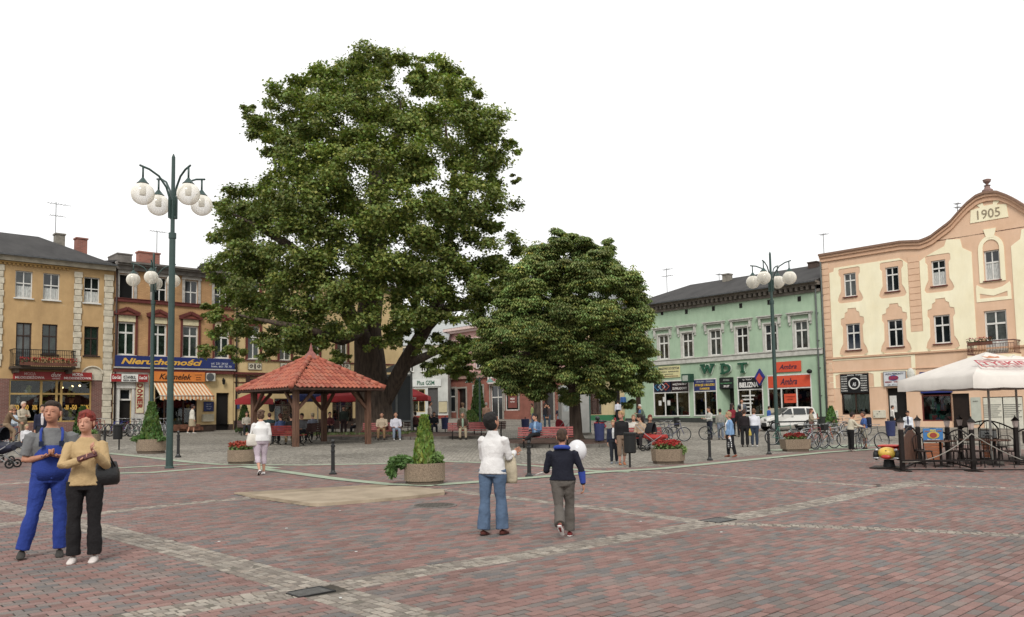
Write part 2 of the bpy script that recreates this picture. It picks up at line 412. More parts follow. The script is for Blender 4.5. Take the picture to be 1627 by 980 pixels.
BR = []                                       # (distance, kind, polygon)
GRATE = (-.30, .30, -.20, .20)
BL, BW, J = .2, .1, .0105
def visible(x, y, mrg=40):
    q = Vector((x, y, zg(x, y)-CAMZ)); d = q.dot(FW)
    if d < 3: return False
    px = CX+F*q.dot(E1)/d; py = CY-F*q.dot(E2)/d
    return -mrg < px < 1627+mrg and py < 985+mrg
YMAX = 27
slab_poly = [G(372, 783.5), G(392, 789.5), G(490, 804.5), G(506, 804.5), G(706, 786), G(706, 779.5), G(640, 772.5)]
slab_ab = [ab(p) for p in slab_poly]
def inside(poly, a, b):
    c = False
    for i in range(len(poly)):
        (x1, y1), (x2, y2) = poly[i], poly[i-1]
        if (y1 > b) != (y2 > b) and a < (x2-x1)*(b-y1)/(y2-y1)+x1: c = not c
    return c
edge_y = sorted([(p.x, p.y) for p in edge])
def ylim(x): return np.interp(x, [e[0] for e in edge_y], [e[1] for e in edge_y])
far = MB(); cob = MB(); near = []
for ib in range(-130, 330):
    b0 = ib*BW; off = (ib % 2)*BL/2+random.uniform(-.012, .012)
    for ia in range(-160, 230):
        a0 = ia*BL+off; ca, cb = a0+BL/2, b0+BW/2; x, y = xy(ca, cb)
        if y < 5 or y > YMAX or abs(x) > .70*y+.6 or y > ylim(x)-.25 or not visible(x, y): continue
        if inside(slab_ab, ca, cb): continue
        poly = [(a0+J/2, b0+J/2), (a0+BL-J/2, b0+J/2), (a0+BL-J/2, b0+BW-J/2), (a0+J/2, b0+BW-J/2)]
        if inband(ca, cb, .13):
            polys = [poly]
            for pts, hw in BANDS:
                for (p0, q0), (p1, q1) in zip(pts[:-1], pts[1:]):
                    dx, dy = p1-p0, q1-q0; L = math.hypot(dx, dy); ux, uy = dx/L, dy/L
                    t = ((ca-p0)*ux+(cb-q0)*uy)
                    if -.1 < t < L+.1 and abs((ca-p0)*-uy+(cb-q0)*ux) < hw+.14:
                        nx, ny = -uy, ux; c0 = nx*p0+ny*q0; np_ = []
                        for pl in polys:
                            np_.append(fcut(pl, nx, ny, c0-hw)); np_.append(fcut(pl, -nx, -ny, -c0-hw))
                        polys = [p for p in np_ if len(p) > 2]
            polys = [p for p in polys if abs(sum(p[i][0]*p[(i+1) % len(p)][1]-p[(i+1) % len(p)][0]*p[i][1] for i in range(len(p))))/2 > .0015]
        else: polys = [poly]
        for pl in polys:
            sc_ = (abs(x)*.25+y)
            if len(near) < 100000 and y < 9.3 and len(pl) == 4 and pl is poly: near.append((sc_, pl, (x, y)))
            else:
                far.ct = random.choices(tints, wts)[0]; v_ = random.uniform(.86, 1.12); far.ct = tuple(c*v_ for c in far.ct)
                piece(far, pl if not flip else pl[::-1], .02 if y < 14 else 0, random.gauss(0, .0012), .005)
near.sort(key=lambda t: t[0])
for sc_, pl, _ in near[300:]:
    far.ct = random.choices(tints, wts)[0]; v_ = random.uniform(.86, 1.12); far.ct = tuple(c*v_ for c in far.ct)
    piece(far, pl if not flip else pl[::-1], .02, random.gauss(0, .0012), .005)
fo = far.build('paving_bricks', m_brick, ground); fo['kind'] = 'stuff'
# the nearest 300 as objects of their own: eight shared meshes, one per tint
BM = []
for t in tints:
    mb = MB(); mb.ct = t; n4 = [(-BL/2+J/2, -BW/2+J/2), (BL/2-J/2, -BW/2+J/2), (BL/2-J/2, BW/2-J/2), (-BL/2+J/2, BW/2-J/2)]
    vs = [(a, b, z) for z, k in ((-.025, 0), (-.005, 0), (0, .006)) for a, b in [(p[0]-math.copysign(k, p[0]), p[1]-math.copysign(k, p[1])) for p in n4]]
    mb.add(vs, [(8, 9, 10, 11)]+[(4+i, 4+(i+1) % 4, 8+(i+1) % 4, 8+i) for i in range(4)]+[(i, (i+1) % 4, 4+(i+1) % 4, 4+i) for i in range(4)])
    BM.append(mb.mesh('brick', m_brick))
ang = math.atan2(DB.y, DB.x)
for sc_, pl, (x, y) in near[:300]:
    o = link_mesh('brick', random.choices(BM, wts)[0], ground); o.location = (x, y, zg(x, y)+random.gauss(0, .0012))
    o.rotation_euler = (random.gauss(.0092, .006), random.gauss(.018, .006), ang)
# cobbles of the bands: irregular setts in rows
ctint = [S('8d857a'), S('82796f'), S('968d81'), S('786f66'), S('8a7f73')]
for pts, hw in BANDS:
    nr = max(2, round(2*hw/.105))
    for (p0, q0), (p1, q1) in zip(pts[:-1], pts[1:]):
        dx, dy = p1-p0, q1-q0; L = math.hypot(dx, dy); ux, uy = dx/L, dy/L; nx, ny = -uy, ux
        for r in range(nr):
            t = random.uniform(-.06, 0)
            v0, v1 = -hw+2*hw*r/nr+.005, -hw+2*hw*(r+1)/nr-.005
            while t < L:
                ln = random.uniform(.075, .13); t1 = min(t+ln, L); tt = max(t, 0)
                ca, cb = p0+ux*(tt+t1)/2+nx*(v0+v1)/2, q0+uy*(tt+t1)/2+ny*(v0+v1)/2; x, y = xy(ca, cb)
                if t1-tt > .03 and y < 34 and visible(x, y) and not inside(slab_ab, ca, cb) and not (abs(ca) < .24 and abs(cb) < .18):
                    j = lambda: random.uniform(-.006, .006)
                    pl = [(p0+ux*a+nx*v, q0+uy*a+ny*v) for a, v in ((tt+.005+j(), v0+j()), (t1-.004+j(), v0+j()), (t1-.004+j(), v1+j()), (tt+.005+j(), v1+j()))]
                    ar = sum(pl[i][0]*pl[(i+1) % 4][1]-pl[(i+1) % 4][0]*pl[i][1] for i in range(4))
                    if (ar < 0) != flip: pl = pl[::-1]
                    v_ = random.uniform(.85, 1.12); cob.ct = tuple(c*v_ for c in random.choice(ctint)); piece(cob, pl, .02, random.gauss(.001, .0025), .009)
                t += ln
co = cob.build('cobblestones', m_cob, ground); co['kind'] = 'stuff'
# bed under bands where the far brick texture would show
for pts, hw in BANDS:
    P = [Vector((*xy(a, b), 0)) for a, b in pts]
    o = strip(dens(P, 3), hw*2+.01, -.0035, 'cobble_bed', mat('cobble_bed', '6b6459', .95, .15, 30))
# bed where real bricks lie: dark joints
pb = [(-.75*5-1, 5)]+[(x, min(YMAX, ylim(x)-.2)) for x in np.linspace(-18, 18, 30)]+[(.75*5+1, 5)]
flatpoly([(-3.4, 5)]+[(x, min(YMAX-.2, ylim(x)-.35, max(5, (abs(x)+.25)/.66 if x > 0 else (abs(x)+.1)/.66))) if 0 else (x, min(YMAX-.2, ylim(x)-.35)) for x in np.linspace(-.62*26, .62*26, 40)]+[(3.4, 5)], -.005, 'joint_sand', mat('joint_sand', '3d3833', .95, .2, 30), n=1)
# ---- drain grate, manhole, slab -------------------------------------------
m_iron = mat('cast_iron', '3a3a3a', .55, .2, 12, .3, metal=.6)
def grate(loc, lx, ly, nb, label):
    t = empty('drain_grate', loc, ang, label, 'drain grate')
    f = MB(); w_ = .02
    f.bb(-lx, lx, -ly, -ly+w_, -.02, .004); f.bb(-lx, lx, ly-w_, ly, -.02, .004); f.bb(-lx, -lx+w_, -ly+w_, ly-w_, -.02, .004); f.bb(lx-w_, lx, -ly+w_, ly-w_, -.02, .004)
    f.build('frame', m_iron, t)
    p = MB(); p.bb(-lx+.01, lx-.01, -ly+.01, ly-.01, -.03, -.026); p.build('pit', mat('drain_dark', '0c0c0c', .9), t)
    for i in range(nb):
        b = MB(); yy = -ly+w_+(2*ly-2*w_)*(i+.5)/nb; b.bb(-lx+w_, lx-w_, yy-.011, yy+.011, -.02, .001); b.build('bar', mat('worn_grate', '6b6a67', .5, .2, 12, metal=.3), t)
grate(G(492, 940.5, .004), .19, .145, 8, 'rectangular iron drain grate where two cobble bands cross in the foreground')
grate(G(1140, 826.5, .006), .25, .18, 8, 'small dark drain grate at the cobble band crossing right of the boy')
mh = empty('manhole_cover', G(690, 803, .004), 0, 'round iron manhole cover in the brick paving in front of the slab', 'manhole cover')
mb = MB(); mb.lathe([(.40, -.03), (.40, .004), (.385, .006)], 32); mb.build('rim', mat('manhole_rim', '77706a', .8, .2, 20), mh)
mb = MB(); mb.lathe([(.35, .004), (.35, .009)], 32)
for i in range(-4, 5):
    for k in range(-4, 5):
        if i*i+k*k < 18: mb.box((i*.07, k*.07, .0105), (.045, .045, .004))
mb.build('lid', mat('manhole_iron', '5d5750', .7, .2, 20, metal=.3), mh)
# slab with broken front edge
m_slab = mat('worn_concrete', 'a29179', .9, .16, 1.6, .4, col2='857660')
sl_ = empty('concrete_slab', G(503, 800), 0, 'worn sand coloured slab with broken front edge lying on the brick paving', 'slab')
c0 = sl_.location
def slabpiece(pxs, t, name, m):
    mb = MB(); P = []
    base = [G(*p) for p in pxs]
    for a, b in zip(base, base[1:]+base[:1]):
        L = (b-a).length; n = max(1, int(L/.25))
        for i in range(n):
            q = a.lerp(b, i/n); P.append(q+Vector((random.uniform(-.012, .012), random.uniform(-.02, .02), 0)))
    n = len(P)
    vs = [p-c0+Vector((0, 0, .0)) for p in P]+[p-c0+Vector((random.uniform(-.01, .01), random.uniform(0, .02), t)) for p in P]
    mb.add(vs, [tuple(range(n, 2*n))]+[(i, (i+1) % n, (i+1) % n+n, i+n) for i in range(n)])
    o = mb.build(name, m, sl_, recalc=True); return o
slabpiece([(398, 790.5), (492, 804.5), (506, 804.8), (560, 800.5), (640, 794), (706, 786.5), (706, 782), (640, 776)], .055, 'slab', m_slab)
slabpiece([(372, 784), (397, 789.8), (636, 775), (600, 771)], .02, 'board', mat('weathered_board', '94836a', .9, .18, 2.2, .3))
for k in range(14):
    pass
# litter and a worn darker patch are left to the material
# ================================================================ buildings
class Fac:
    "a facade plane: local x along the wall to the right, local y into the house, z up"
    def __init__(s, P, ang):
        s.P = Vector((P[0], P[1], 0)); s.d = Vector((math.cos(ang), math.sin(ang), 0)); s.n = Vector((-s.d.y, s.d.x, 0)); s.ang = ang
    def uz(s, px, py, off=0):
        r = ray(px, py); o = s.P+s.n*off; t = o.dot(s.n)/r.dot(s.n)
        if True:
            rr = Vector((r.x, r.y, 0)); t = o.dot(s.n)/rr.dot(s.n)
        q = rr*t-s.P; return q.dot(s.d), CAMZ+r.z*t
    def r(s, x0, x1, y0, y1, off=0):
        xm, ym = (x0+x1)/2, (y0+y1)/2
        return (s.uz(x0, ym, off)[0], s.uz(x1, ym, off)[0], s.uz(xm, y1, off)[1], s.uz(xm, y0, off)[1])
    def u(s, px, py=600): return s.uz(px, py)[0]
    def z(s, px, py, off=0): return s.uz(px, py, off)[1]
    def world(s, u, y, z=0): return s.P+s.d*u+s.n*y+Vector((0, 0, z))
def even(rs, keepw=False):
    "windows of one row share height and size"
    za = sum(r[2] for r in rs)/len(rs); zb = sum(r[3] for r in rs)/len(rs); w_ = sum(r[1]-r[0] for r in rs)/len(rs)
    if keepw: return [(r[0], r[1], za, zb) for r in rs]
    return [((r[0]+r[1])/2-w_/2, (r[0]+r[1])/2+w_/2, za, zb) for r in rs]
FL = Fac((-21.3, 54.0), PI/2-.816)            # left row of houses
FR = Fac((17.0, 62.0), .7187-PI/2)             # right row of houses
FP = Fac((-6.35, 87.0), .7187-PI/2)             # pink house
T = {}
glass_d = glass_mat('dark_window_glass', '1c2226'); 
glass_g = glass_mat('green_curtain_glass', '28382f', .1, .35, 2.5)
def shop_glass():
    m = bpy.data.materials.new('shop_glass'); m.use_nodes = True; n = m.node_tree.nodes; l = m.node_tree.links
    out = n['Material Output']; n.remove(n['Principled BSDF'])
    tr = n.new('ShaderNodeBsdfTransparent'); tr.inputs[0].default_value = (.82, .86, .84, 1); gl = n.new('ShaderNodeBsdfGlossy'); gl.inputs['Roughness'].default_value = .02; gl.inputs[0].default_value = (.8, .8, .8, 1)
    fr = n.new('ShaderNodeFresnel'); fr.inputs[0].default_value = 1.45; mx = n.new('ShaderNodeMixShader'); l.new(fr.outputs[0], mx.inputs[0]); l.new(tr.outputs[0], mx.inputs[1]); l.new(gl.outputs[0], mx.inputs[2]); l.new(mx.outputs[0], out.inputs[0])
    return m
glass_s = shop_glass()
white = mat('white_paint', 'd9d8d2', .55, .08, 5)
lace = mat('lace_curtain', 'c9ccc8', .9, .3, 9, stretch=(6, 1, .6))
def wallskin(mb, u0, u1, z0, z1, ops, th=.28, y0=0):
    us = sorted({u0, u1, *[o[0] for o in ops], *[o[1] for o in ops]}); zs = sorted({z0, z1, *[o[2] for o in ops], *[o[3] for o in ops]})
    us = [u for u in us if u0 <= u <= u1]; zs = [z for z in zs if z0 <= z <= z1]
    inn = lambda u, z: any(o[0] < u < o[1] and o[2] < z < o[3] for o in ops)
    for a, b in zip(us[:-1], us[1:]):
        run = None
        for c, d in zip(zs[:-1], zs[1:]):
            if inn((a+b)/2, (c+d)/2):
                if run is not None: mb.add([(a, y0, run), (b, y0, run), (b, y0, c), (a, y0, c)], [(0, 1, 2, 3)]); run = None
            elif run is None: run = c
        if run is not None: mb.add([(a, y0, run), (b, y0, run), (b, y0, z1), (a, y0, z1)], [(0, 1, 2, 3)])
    for o in ops:
        a, b, c, d = o[:4]; t = o[4] if len(o) > 4 else th
        mb.add([(a, y0, c), (b, y0, c), (b, y0, d), (a, y0, d), (a, t, c), (b, t, c), (b, t, d), (a, t, d)], [(0, 4, 5, 1), (1, 5, 6, 2), (2, 6, 7, 3), (3, 7, 4, 0)])
def window(par, r, fm, fw=.07, cols=(.5,), tr=.62, pane=None, sill=None, y=.12, cur=None, low=True, name='window', sillm=None, surround=None):
    a, b, c, d = r[:4]; W, H = b-a, d-c
    f = MB(); fd = .06
    f.bb(a, b, y, y+fd, d-fw, d); f.bb(a, b, y, y+fd, c, c+fw); f.bb(a, a+fw, y, y+fd, c+fw, d-fw); f.bb(b-fw, b, y, y+fd, c+fw, d-fw)
    zt = c+H*tr if tr else d
    if tr: f.bb(a+fw, b-fw, y-.015, y+fd, zt-fw*.55, zt+fw*.55)
    for cc in cols:
        x = a+W*cc; f.bb(x-fw*.5, x+fw*.5, y+.003, y+fd-.003, c+fw, (zt-fw*.55) if tr else d-fw)
        if tr: f.bb(x-fw*.4, x+fw*.4, y+.003, y+fd-.003, zt+fw*.55, d-fw)
    o = f.build(name, fm, par); pane = pane or random.choice((glass_d, glass_d, glass_mat('curtained_glass', '4d5350', .1, .45, 1.6), glass_mat('grey_window_glass', '30383c', .08, .4, 1.1)))
    xs = [a+fw]+[a+W*cc for cc in cols]+[b-fw]
    zs = [(c+fw, zt)]+([(zt, d-fw)] if tr else [])
    for x0, x1 in zip(xs[:-1], xs[1:]):
        for z0, z1 in zs:
            p = MB(); p.bb(x0, x1, y+.03, y+.036, z0, z1); p.build('pane', pane or glass_d, o)
    if cur:
        hh = H*cur; q = MB(); n = 20
        vs = []; 
        for i in range(n+1):
            x = a+fw+(W-2*fw)*i/n; yy = y+.022+.008*math.sin(i*1.9)
            vs += [(x, yy, c+fw), (x, yy, c+fw+hh-.03*(i % 2))]
        q.add(vs, [(2*i, 2*i+2, 2*i+3, 2*i+1) for i in range(n)]); q.build('curtain', lace, o)
    if sill is not None:
        s = MB(); s.bb(a-.08, b+.08, -.1, y, c-.07, c-.003); s.build('sill', sillm or fm, o)
    return o
def room(par, r, dp=1.6, goods=None, wallc='2c2622', seed=0, floor=True):
    "the lit edge of a shop room behind its window, with goods on show"
    a, b, c, d = r[:4]; rnd = random.Random(seed); m = MB(); y0 = .279
    m.add([(a, y0, c), (b, y0, c), (b, y0, d), (a, y0, d), (a, dp, c), (b, dp, c), (b, dp, d), (a, dp, d)], [(4, 5, 6, 7), (0, 4, 5, 1)[::-1], (1, 5, 6, 2)[::-1], (2, 6, 7, 3)[::-1], (3, 7, 4, 0)[::-1]])
    o = m.build('shop_room', mat('room_'+wallc, wallc, .9, .3, 2), par)
    if goods:
        for k, col in enumerate(goods):
            g = MB()
            for i in range(rnd.randint(4, 6)):
                x = rnd.uniform(a+.3, b-.3); w_ = rnd.uniform(.2, .42); z0 = c+rnd.choice([.0, .05, (d-c)*.38, (d-c)*.6])+.02; h = min(rnd.uniform(.35, .8), d-z0-.05); yy = rnd.uniform(.36, .75)
                if rnd.random() < .55:     # garment on a stand
                    g.lathe([(.02, 0), (.02, h*.3), (w_*.42, h*.32), (w_*.34, h*.6), (w_*.5, h*.86), (w_*.2, h*.97), (.04, h)], 8, (x, yy, z0))
                else: g.box((x, yy, z0+h/4), (w_, .25, h/2), rz=rnd.uniform(-.3, .3))
            g.build('display_goods', mat('goods_'+col, col, .85, .25, 9), o)
    return o
def sign(par, r, col, y=-.1, th=.08, texts=(), name='sign', label=None, frame=None):
    "texts: (string, x centre 0..1, z centre 0..1, width, height as fractions, colour, shear, bold)"
    a, b, c, d = r[:4]; m = MB(); m.bb(a, b, y, y+th, c, d)
    o = m.build(name, mat('sign_'+col, col, .45, .06, 3, spec=.4), par, label)
    W, H = b-a, d-c
    if frame:
        q = MB(); t = min(W, H)*.04; q.bb(a-t, b+t, y-.01, y+.02, d, d+t); q.bb(a-t, b+t, y-.01, y+.02, c-t, c); q.bb(a-t, a, y-.01, y+.02, c, d); q.bb(b, b+t, y-.01, y+.02, c, d)
        q.build('frame', mat('sign_'+frame, frame, .5), o)
    for t in texts:
        s, cx, cz, w_, h_, tc = t[:6]; sh = t[6] if len(t) > 6 else 0; bo = t[7] if len(t) > 7 else 0
        mb = text_mb(s, w_*W, h_*H, sh, .015, bo)
        mb.v = [(x+a+cx*W, yy+y-.008, z+c+cz*H) for x, yy, z in mb.v]
        mb.build('lettering', mat('ink_'+tc, tc, .6, .03, 3), o)
    return o
def house(name, fac, u0, u1, ztop, base, label, cat='building', depth=10):
    uc = (u0+u1)/2; wp = fac.world(uc, 0); t = empty(name, (wp.x, wp.y, base), fac.ang, label, cat)
    return t, uc
class Ctx:
    "shifts facade coordinates to the local frame of one house"
    def __init__(s, name, fac, u0, u1, base, label):
        s.f = fac; s.u0 = u0; s.u1 = u1; s.uc = (u0+u1)/2; wp = fac.world(s.uc, 0); s.base = base
        s.t = empty(name, (wp.x, wp.y, base), fac.ang, label, 'building'); s.W = (u1-u0)
        s.ops = []
    def r(s, x0, x1, y0, y1, off=0):
        a, b, c, d = s.f.r(x0, x1, y0, y1, off); return (a-s.uc, b-s.uc, c-s.base, d-s.base)
    def u(s, px, py=600): return s.f.uz(px, py)[0]-s.uc
    def z(s, px, py, off=0): return s.f.uz(px, py, off)[1]-s.base
    def wall(s, m, ztop, ops, depth=10, th=.28, bands=None):
        a, b = s.u0-s.uc, s.u1-s.uc
        if bands:
            for (z0, z1, mm) in bands:
                mb = MB(); oo = [(o[0], o[1], max(o[2], z0), min(o[3], z1), *o[4:]) for o in ops if o[3] > z0+.01 and o[2] < z1-.01]
                wallskin(mb, a, b, z0, z1, oo); mb.build('wall', mm, s.t)
        else:
            mb = MB(); wallskin(mb, a, b, -1.2, ztop, ops); mb.build('wall', m, s.t)
        mb = MB(); mb.add([(a, 0, -1.2), (b, 0, -1.2), (b, 0, ztop), (a, 0, ztop), (a, depth, -1.2), (b, depth, -1.2), (b, depth, ztop), (a, depth, ztop)], [(0, 3, 7, 4), (1, 5, 6, 2), (4, 7, 6, 5), (3, 2, 6, 7)])
        mb.build('side_wall', bands[-1][2] if bands else m, s.t)
    def bx(s, name, m, *b6, label=None, bevel=0):
        mb = MB()
        for b in b6: mb.bb(*b)
        return mb.build(name, m, s.t, label, bevel=bevel)
def roof_pitch(c, a, b, z, rise, dep, m, over=.35, hipl=0, hipr=0):
    mb = MB(); y1 = dep/2
    P = [(a-over*0, -over, z), (b, -over, z), (b-hipr, y1, z+rise), (a+hipl, y1, z+rise), (a, dep, z), (b, dep, z)]
    mb.add(P, [(0, 1, 2, 3), (3, 2, 5, 4), (0, 3, 4), (1, 5, 2)]); lo = [(p[0], p[1], p[2]-.06) for p in P]
    mb.add(lo[:2]+P[:2], [(0, 1, 3, 2)]); mb.add([lo[0], lo[1], lo[5], lo[4]], [(0, 3, 2, 1)])
    return mb.build('roof', m, c.t)
m_felt = mat('roofing_felt', '3d3b3a', .85, .2, 1.2, .3, stretch=(1, .3, 1))
m_brick_f = None
def brick_mat(name, c1, c2, mort, sc=1., bw=.25, bh=.075):
    m = bpy.data.materials.new(name); m.use_nodes = True; n = m.node_tree.nodes; l = m.node_tree.links; b = n['Principled BSDF']; b.inputs['Roughness'].default_value = .9
    tc = n.new('ShaderNodeTexCoord'); sp = n.new('ShaderNodeSeparateXYZ'); l.new(tc.outputs['Object'], sp.inputs[0]); cb = n.new('ShaderNodeCombineXYZ')
    ad_ = n.new('ShaderNodeMath'); ad_.operation = 'ADD'; l.new(sp.outputs[0], ad_.inputs[0]); l.new(sp.outputs[1], ad_.inputs[1]); l.new(ad_.outputs[0], cb.inputs[0]); l.new(sp.outputs[2], cb.inputs[1])
    br = n.new('ShaderNodeTexBrick'); br.inputs['Scale'].default_value = sc; br.inputs['Brick Width'].default_value = bw; br.inputs['Row Height'].default_value = bh; br.inputs['Mortar Size'].default_value = .008
    for k, c in (('Color1', c1), ('Color2', c2), ('Mortar', mort)): br.inputs[k].default_value = (*S(c), 1)
    l.new(cb.outputs[0], br.inputs['Vector'])
    ns = n.new('ShaderNodeTexNoise'); ns.inputs['Scale'].default_value = .7; ns.inputs['Detail'].default_value = 7; l.new(tc.outputs['Object'], ns.inputs['Vector'])
    mr = n.new('ShaderNodeMapRange'); mr.inputs['From Min'].default_value = .3; mr.inputs['From Max'].default_value = .7; mr.inputs['To Min'].default_value = .72; mr.inputs['To Max'].default_value = 1.15; l.new(ns.outputs[0], mr.inputs[0])
    vm = n.new('ShaderNodeVectorMath'); vm.operation = 'SCALE'; l.new(br.outputs[0], vm.inputs[0]); l.new(mr.outputs[0], vm.inputs['Scale']); l.new(vm.outputs[0], b.inputs['Base Color'])
    MATS[name] = m; return m
# ---------------------------------------------------------------- mustard house, far left
mustard = mat('mustard_render', 'c29e68', .92, .16, .55, .3, col2='aa8858', fine=12)
stone_c = mat('cream_stone', 'cfc5ae', .9, .16, 2.5, .4)
brown = mat('brown_window_paint', '3b2a22', .6, .15, 8)
u1 = FL.u(179.5, 560); u0 = FL.u(-150, 560)
c = Ctx('mustard_house', FL, u0, u1, .62, 'weathered mustard yellow house at the far left with a red fashion shop sign')
top = even([c.r(24.3, 51.8, 430.6, 473), c.r(68.7, 94.8, 434.6, 477), c.r(133.4, 158.4, 440, 481)])
mid = even([c.r(66.9, 91.1, 515, 562), c.r(133.4, 157, 518.8, 565.8)])
bal = c.r(25, 50, 512.5, 586)
shopL = c.r(14, 65, 603, 670); shopD = c.r(67, 92, 603, 676); shopR = c.r(96, 145, 604, 671)
zs_ = (shopL[2]+shopR[2])/2; ze_ = (shopL[3]+shopR[3])/2
shop = (shopL[0], shopR[1], zs_, ze_)
ztop = (c.z(0, 412)+c.z(170, 428))/2
extra = [(r[0]-6.2, r[1]-6.2, r[2], r[3]) for r in (top[0], top[1])]+[(mid[0][0]-8.2, mid[0][1]-8.2, mid[0][2], mid[0][3])]
c.wall(mustard, ztop, top+mid+[bal, shop]+extra, bands=[(-1.2, .35, mat('dark_plinth', '4f4238', .9, .2, 3)), (.35, ze_+.05, brick_mat('dark_brick', '7b4a40', '6a3f38', '8d7c70')), (ze_+.05, ztop, mustard)])
for i, r in enumerate(top+extra[:2]): window(c.t, r, white, .06, cur=.42 if i < 3 else .3, sill=1, tr=.55)
for r in mid+extra[2:]: window(c.t, r, brown, .07, pane=glass_g, sill=1, tr=.6)
window(c.t, bal, brown, .08, tr=.72)
room(c.t, shop, 2.2, ['b8868f', 'c8bf4a', 'd8d8d4', '3a4f7a', '7c7f85', 'b86a3a', '8f9a3a', '4a3a34', 'cfd4dc'], seed=3)
yel = mat('ochre_shop_frame', 'b8964f', .6, .1, 6)
f = MB(); zt = c.z(80, 625.5)
for px in (14.5, 65.5, 90, 97.5, 144.5):
    u = c.u(px, 640); f.bb(u-.06, u+.06, .05, .17, zs_, ze_)
f.bb(shop[0]+.06, shop[1]-.06, .07, .15, zt-.05, zt+.05); f.bb(shop[0], shop[1], .06, .16, ze_-.07, ze_-.002); f.bb(shop[0], shop[1], .06, .16, zs_+.002, zs_+.08)
sf = f.build('shop_front', yel, c.t)
g = MB(); g.bb(shop[0]+.05, shop[1]-.05, .105, .112, zs_+.08, ze_-.07); g.build('pane', glass_s, sf)
for s, pa, pb_ in (('-70', 19, 31), ('-50', 36, 46), ('30%', 52, 60), ('-30', 103, 110), ('-50', 112, 123), ('-70%', 126, 142)):
    r = c.r(pa, pb_, 643, 651); mb = text_mb(s, r[1]-r[0], r[3]-r[2], depth=.01, bold=.03); mb.v = [(x+(r[0]+r[1])/2, y+.095, z+(r[2]+r[3])/2) for x, y, z in mb.v]
    mb.build('lettering', mat('yellow_vinyl', 'd8a524', .6, .04), sf)
lm = MB()
for px, py in ((52, 619), (105, 615), (121, 613), (133, 612)): u, z = c.u(px, py), c.z(px, py); lm.ell((u, .8, z), (.06, .06, .06), 8, 5)
me_ = bpy.data.materials.new('lit_bulb'); me_.use_nodes = True; me_.node_tree.nodes['Principled BSDF'].inputs['Emission Color'].default_value = (1, .7, .35, 1); me_.node_tree.nodes['Principled BSDF'].inputs['Emission Strength'].default_value = 6
lm.build('shop_lamp', me_, c.t)
sr = c.r(20.2, 144.4, 591, 603.5)
sign(c.t, sr, 'a01f1f', -.22, .2, [('MODA', .2, .72, .14, .38, 'd9b0a8', 0, .01), ('MŁODZIEŻOWA', .2, .3, .36, .4, 'e6dcd6', 0, .02), ('dux', .53, .66, .13, .55, 'efe9e4', .3, 0), ('ODZIEŻ', .53, .2, .1, .24, 'efe9e4'),
     ('MODA', .81, .72, .14, .38, 'e6dcd6', 0, .02), ('MŁODZIEŻOWA', .81, .3, .36, .4, 'e6dcd6', 0, .02)], label='red shop sign reading MODA MŁODZIEŻOWA')
# pilasters of rusticated cream blocks
zb = c.z(130, 585)
pil = [(c.u(115.8, 520), c.u(129.4, 520), zb), (c.u(162.8, 560), c.u(178.5, 560), .35), (c.u(-9, 520), c.u(4.4, 520), zb)]
for a, b, z0 in pil:
    z = z0; k = 0; h = .36
    nb = int((ztop-.3-z0)/h); h = (ztop-.3-z0)/nb
    mb = MB(); mb.bb(a+.03, b-.03, -.03, -.001, z0, ztop-.3); mb.build('pilaster', mat('stone_joint', '8d8472', .95), c.t)
    for k in range(nb):
        q = MB(); j = .0 if k % 2 else .05; q.bb(a+j, b-j, -.075-.01*random.random(), -.031, z0+k*h+.012, z0+(k+1)*h-.012); q.build('stone_block', stone_c, c.t, bevel=.012)
# dentil cornice and eaves
cz = ztop-.28; mb = MB(); mb.bb(c.u0-c.uc, pil[0][0]+.2, -.16, -.002, cz+.12, cz+.2)
n = int((pil[0][0]-(c.u0-c.uc))/.22)
for i in range(n): x = c.u0-c.uc+i*.22; mb.bb(x, x+.12, -.12, -.002, cz, cz+.115)
mb.build('dentil_cornice', mat('ochre_trim', 'b08a4a', .9, .1), c.t)
a, b = c.u0-c.uc, c.u1-c.uc
c.bx('cornice', mat('dirty_cream_trim', 'b9b09c', .9, .2, 2), (a, b-.01, -.3, -.002, ztop-.06, ztop+.16), (a, b-.01, -.42, -.002, ztop+.163, ztop+.27))
roof_pitch(c, a, b, ztop+.28, 2.4, 11, m_felt, .5, 0, 3.0)
c.bx('gutter', mat('zinc', '5e6062', .5, .2, 6, metal=.4), (a, b-.01, -.62, -.5, ztop+.2, ztop+.3))
# shallow arch plaster above the right pier
mb = MB(); r = c.r(131, 162, 589, 604); uc_, w_ = (r[0]+r[1])/2, (r[1]-r[0])/2
pts = [(uc_+w_*math.cos(t), r[2]+.35+.45*math.sin(t)) for t in np.linspace(0, PI, 14)]+[(uc_-w_, r[2]), (uc_+w_, r[2])]
mb.prism(pts, -.06, -.002); mb.build('arch_panel', stone_c, c.t, recalc=True)
pts2 = [Vector((uc_+(w_+.03)*math.cos(t), -.08, r[2]+.35+.48*math.sin(t))) for t in np.linspace(0, PI, 14)]
mb = MB(); mb.tube(pts2, .06, 6); mb.build('arch_moulding', stone_c, c.t)
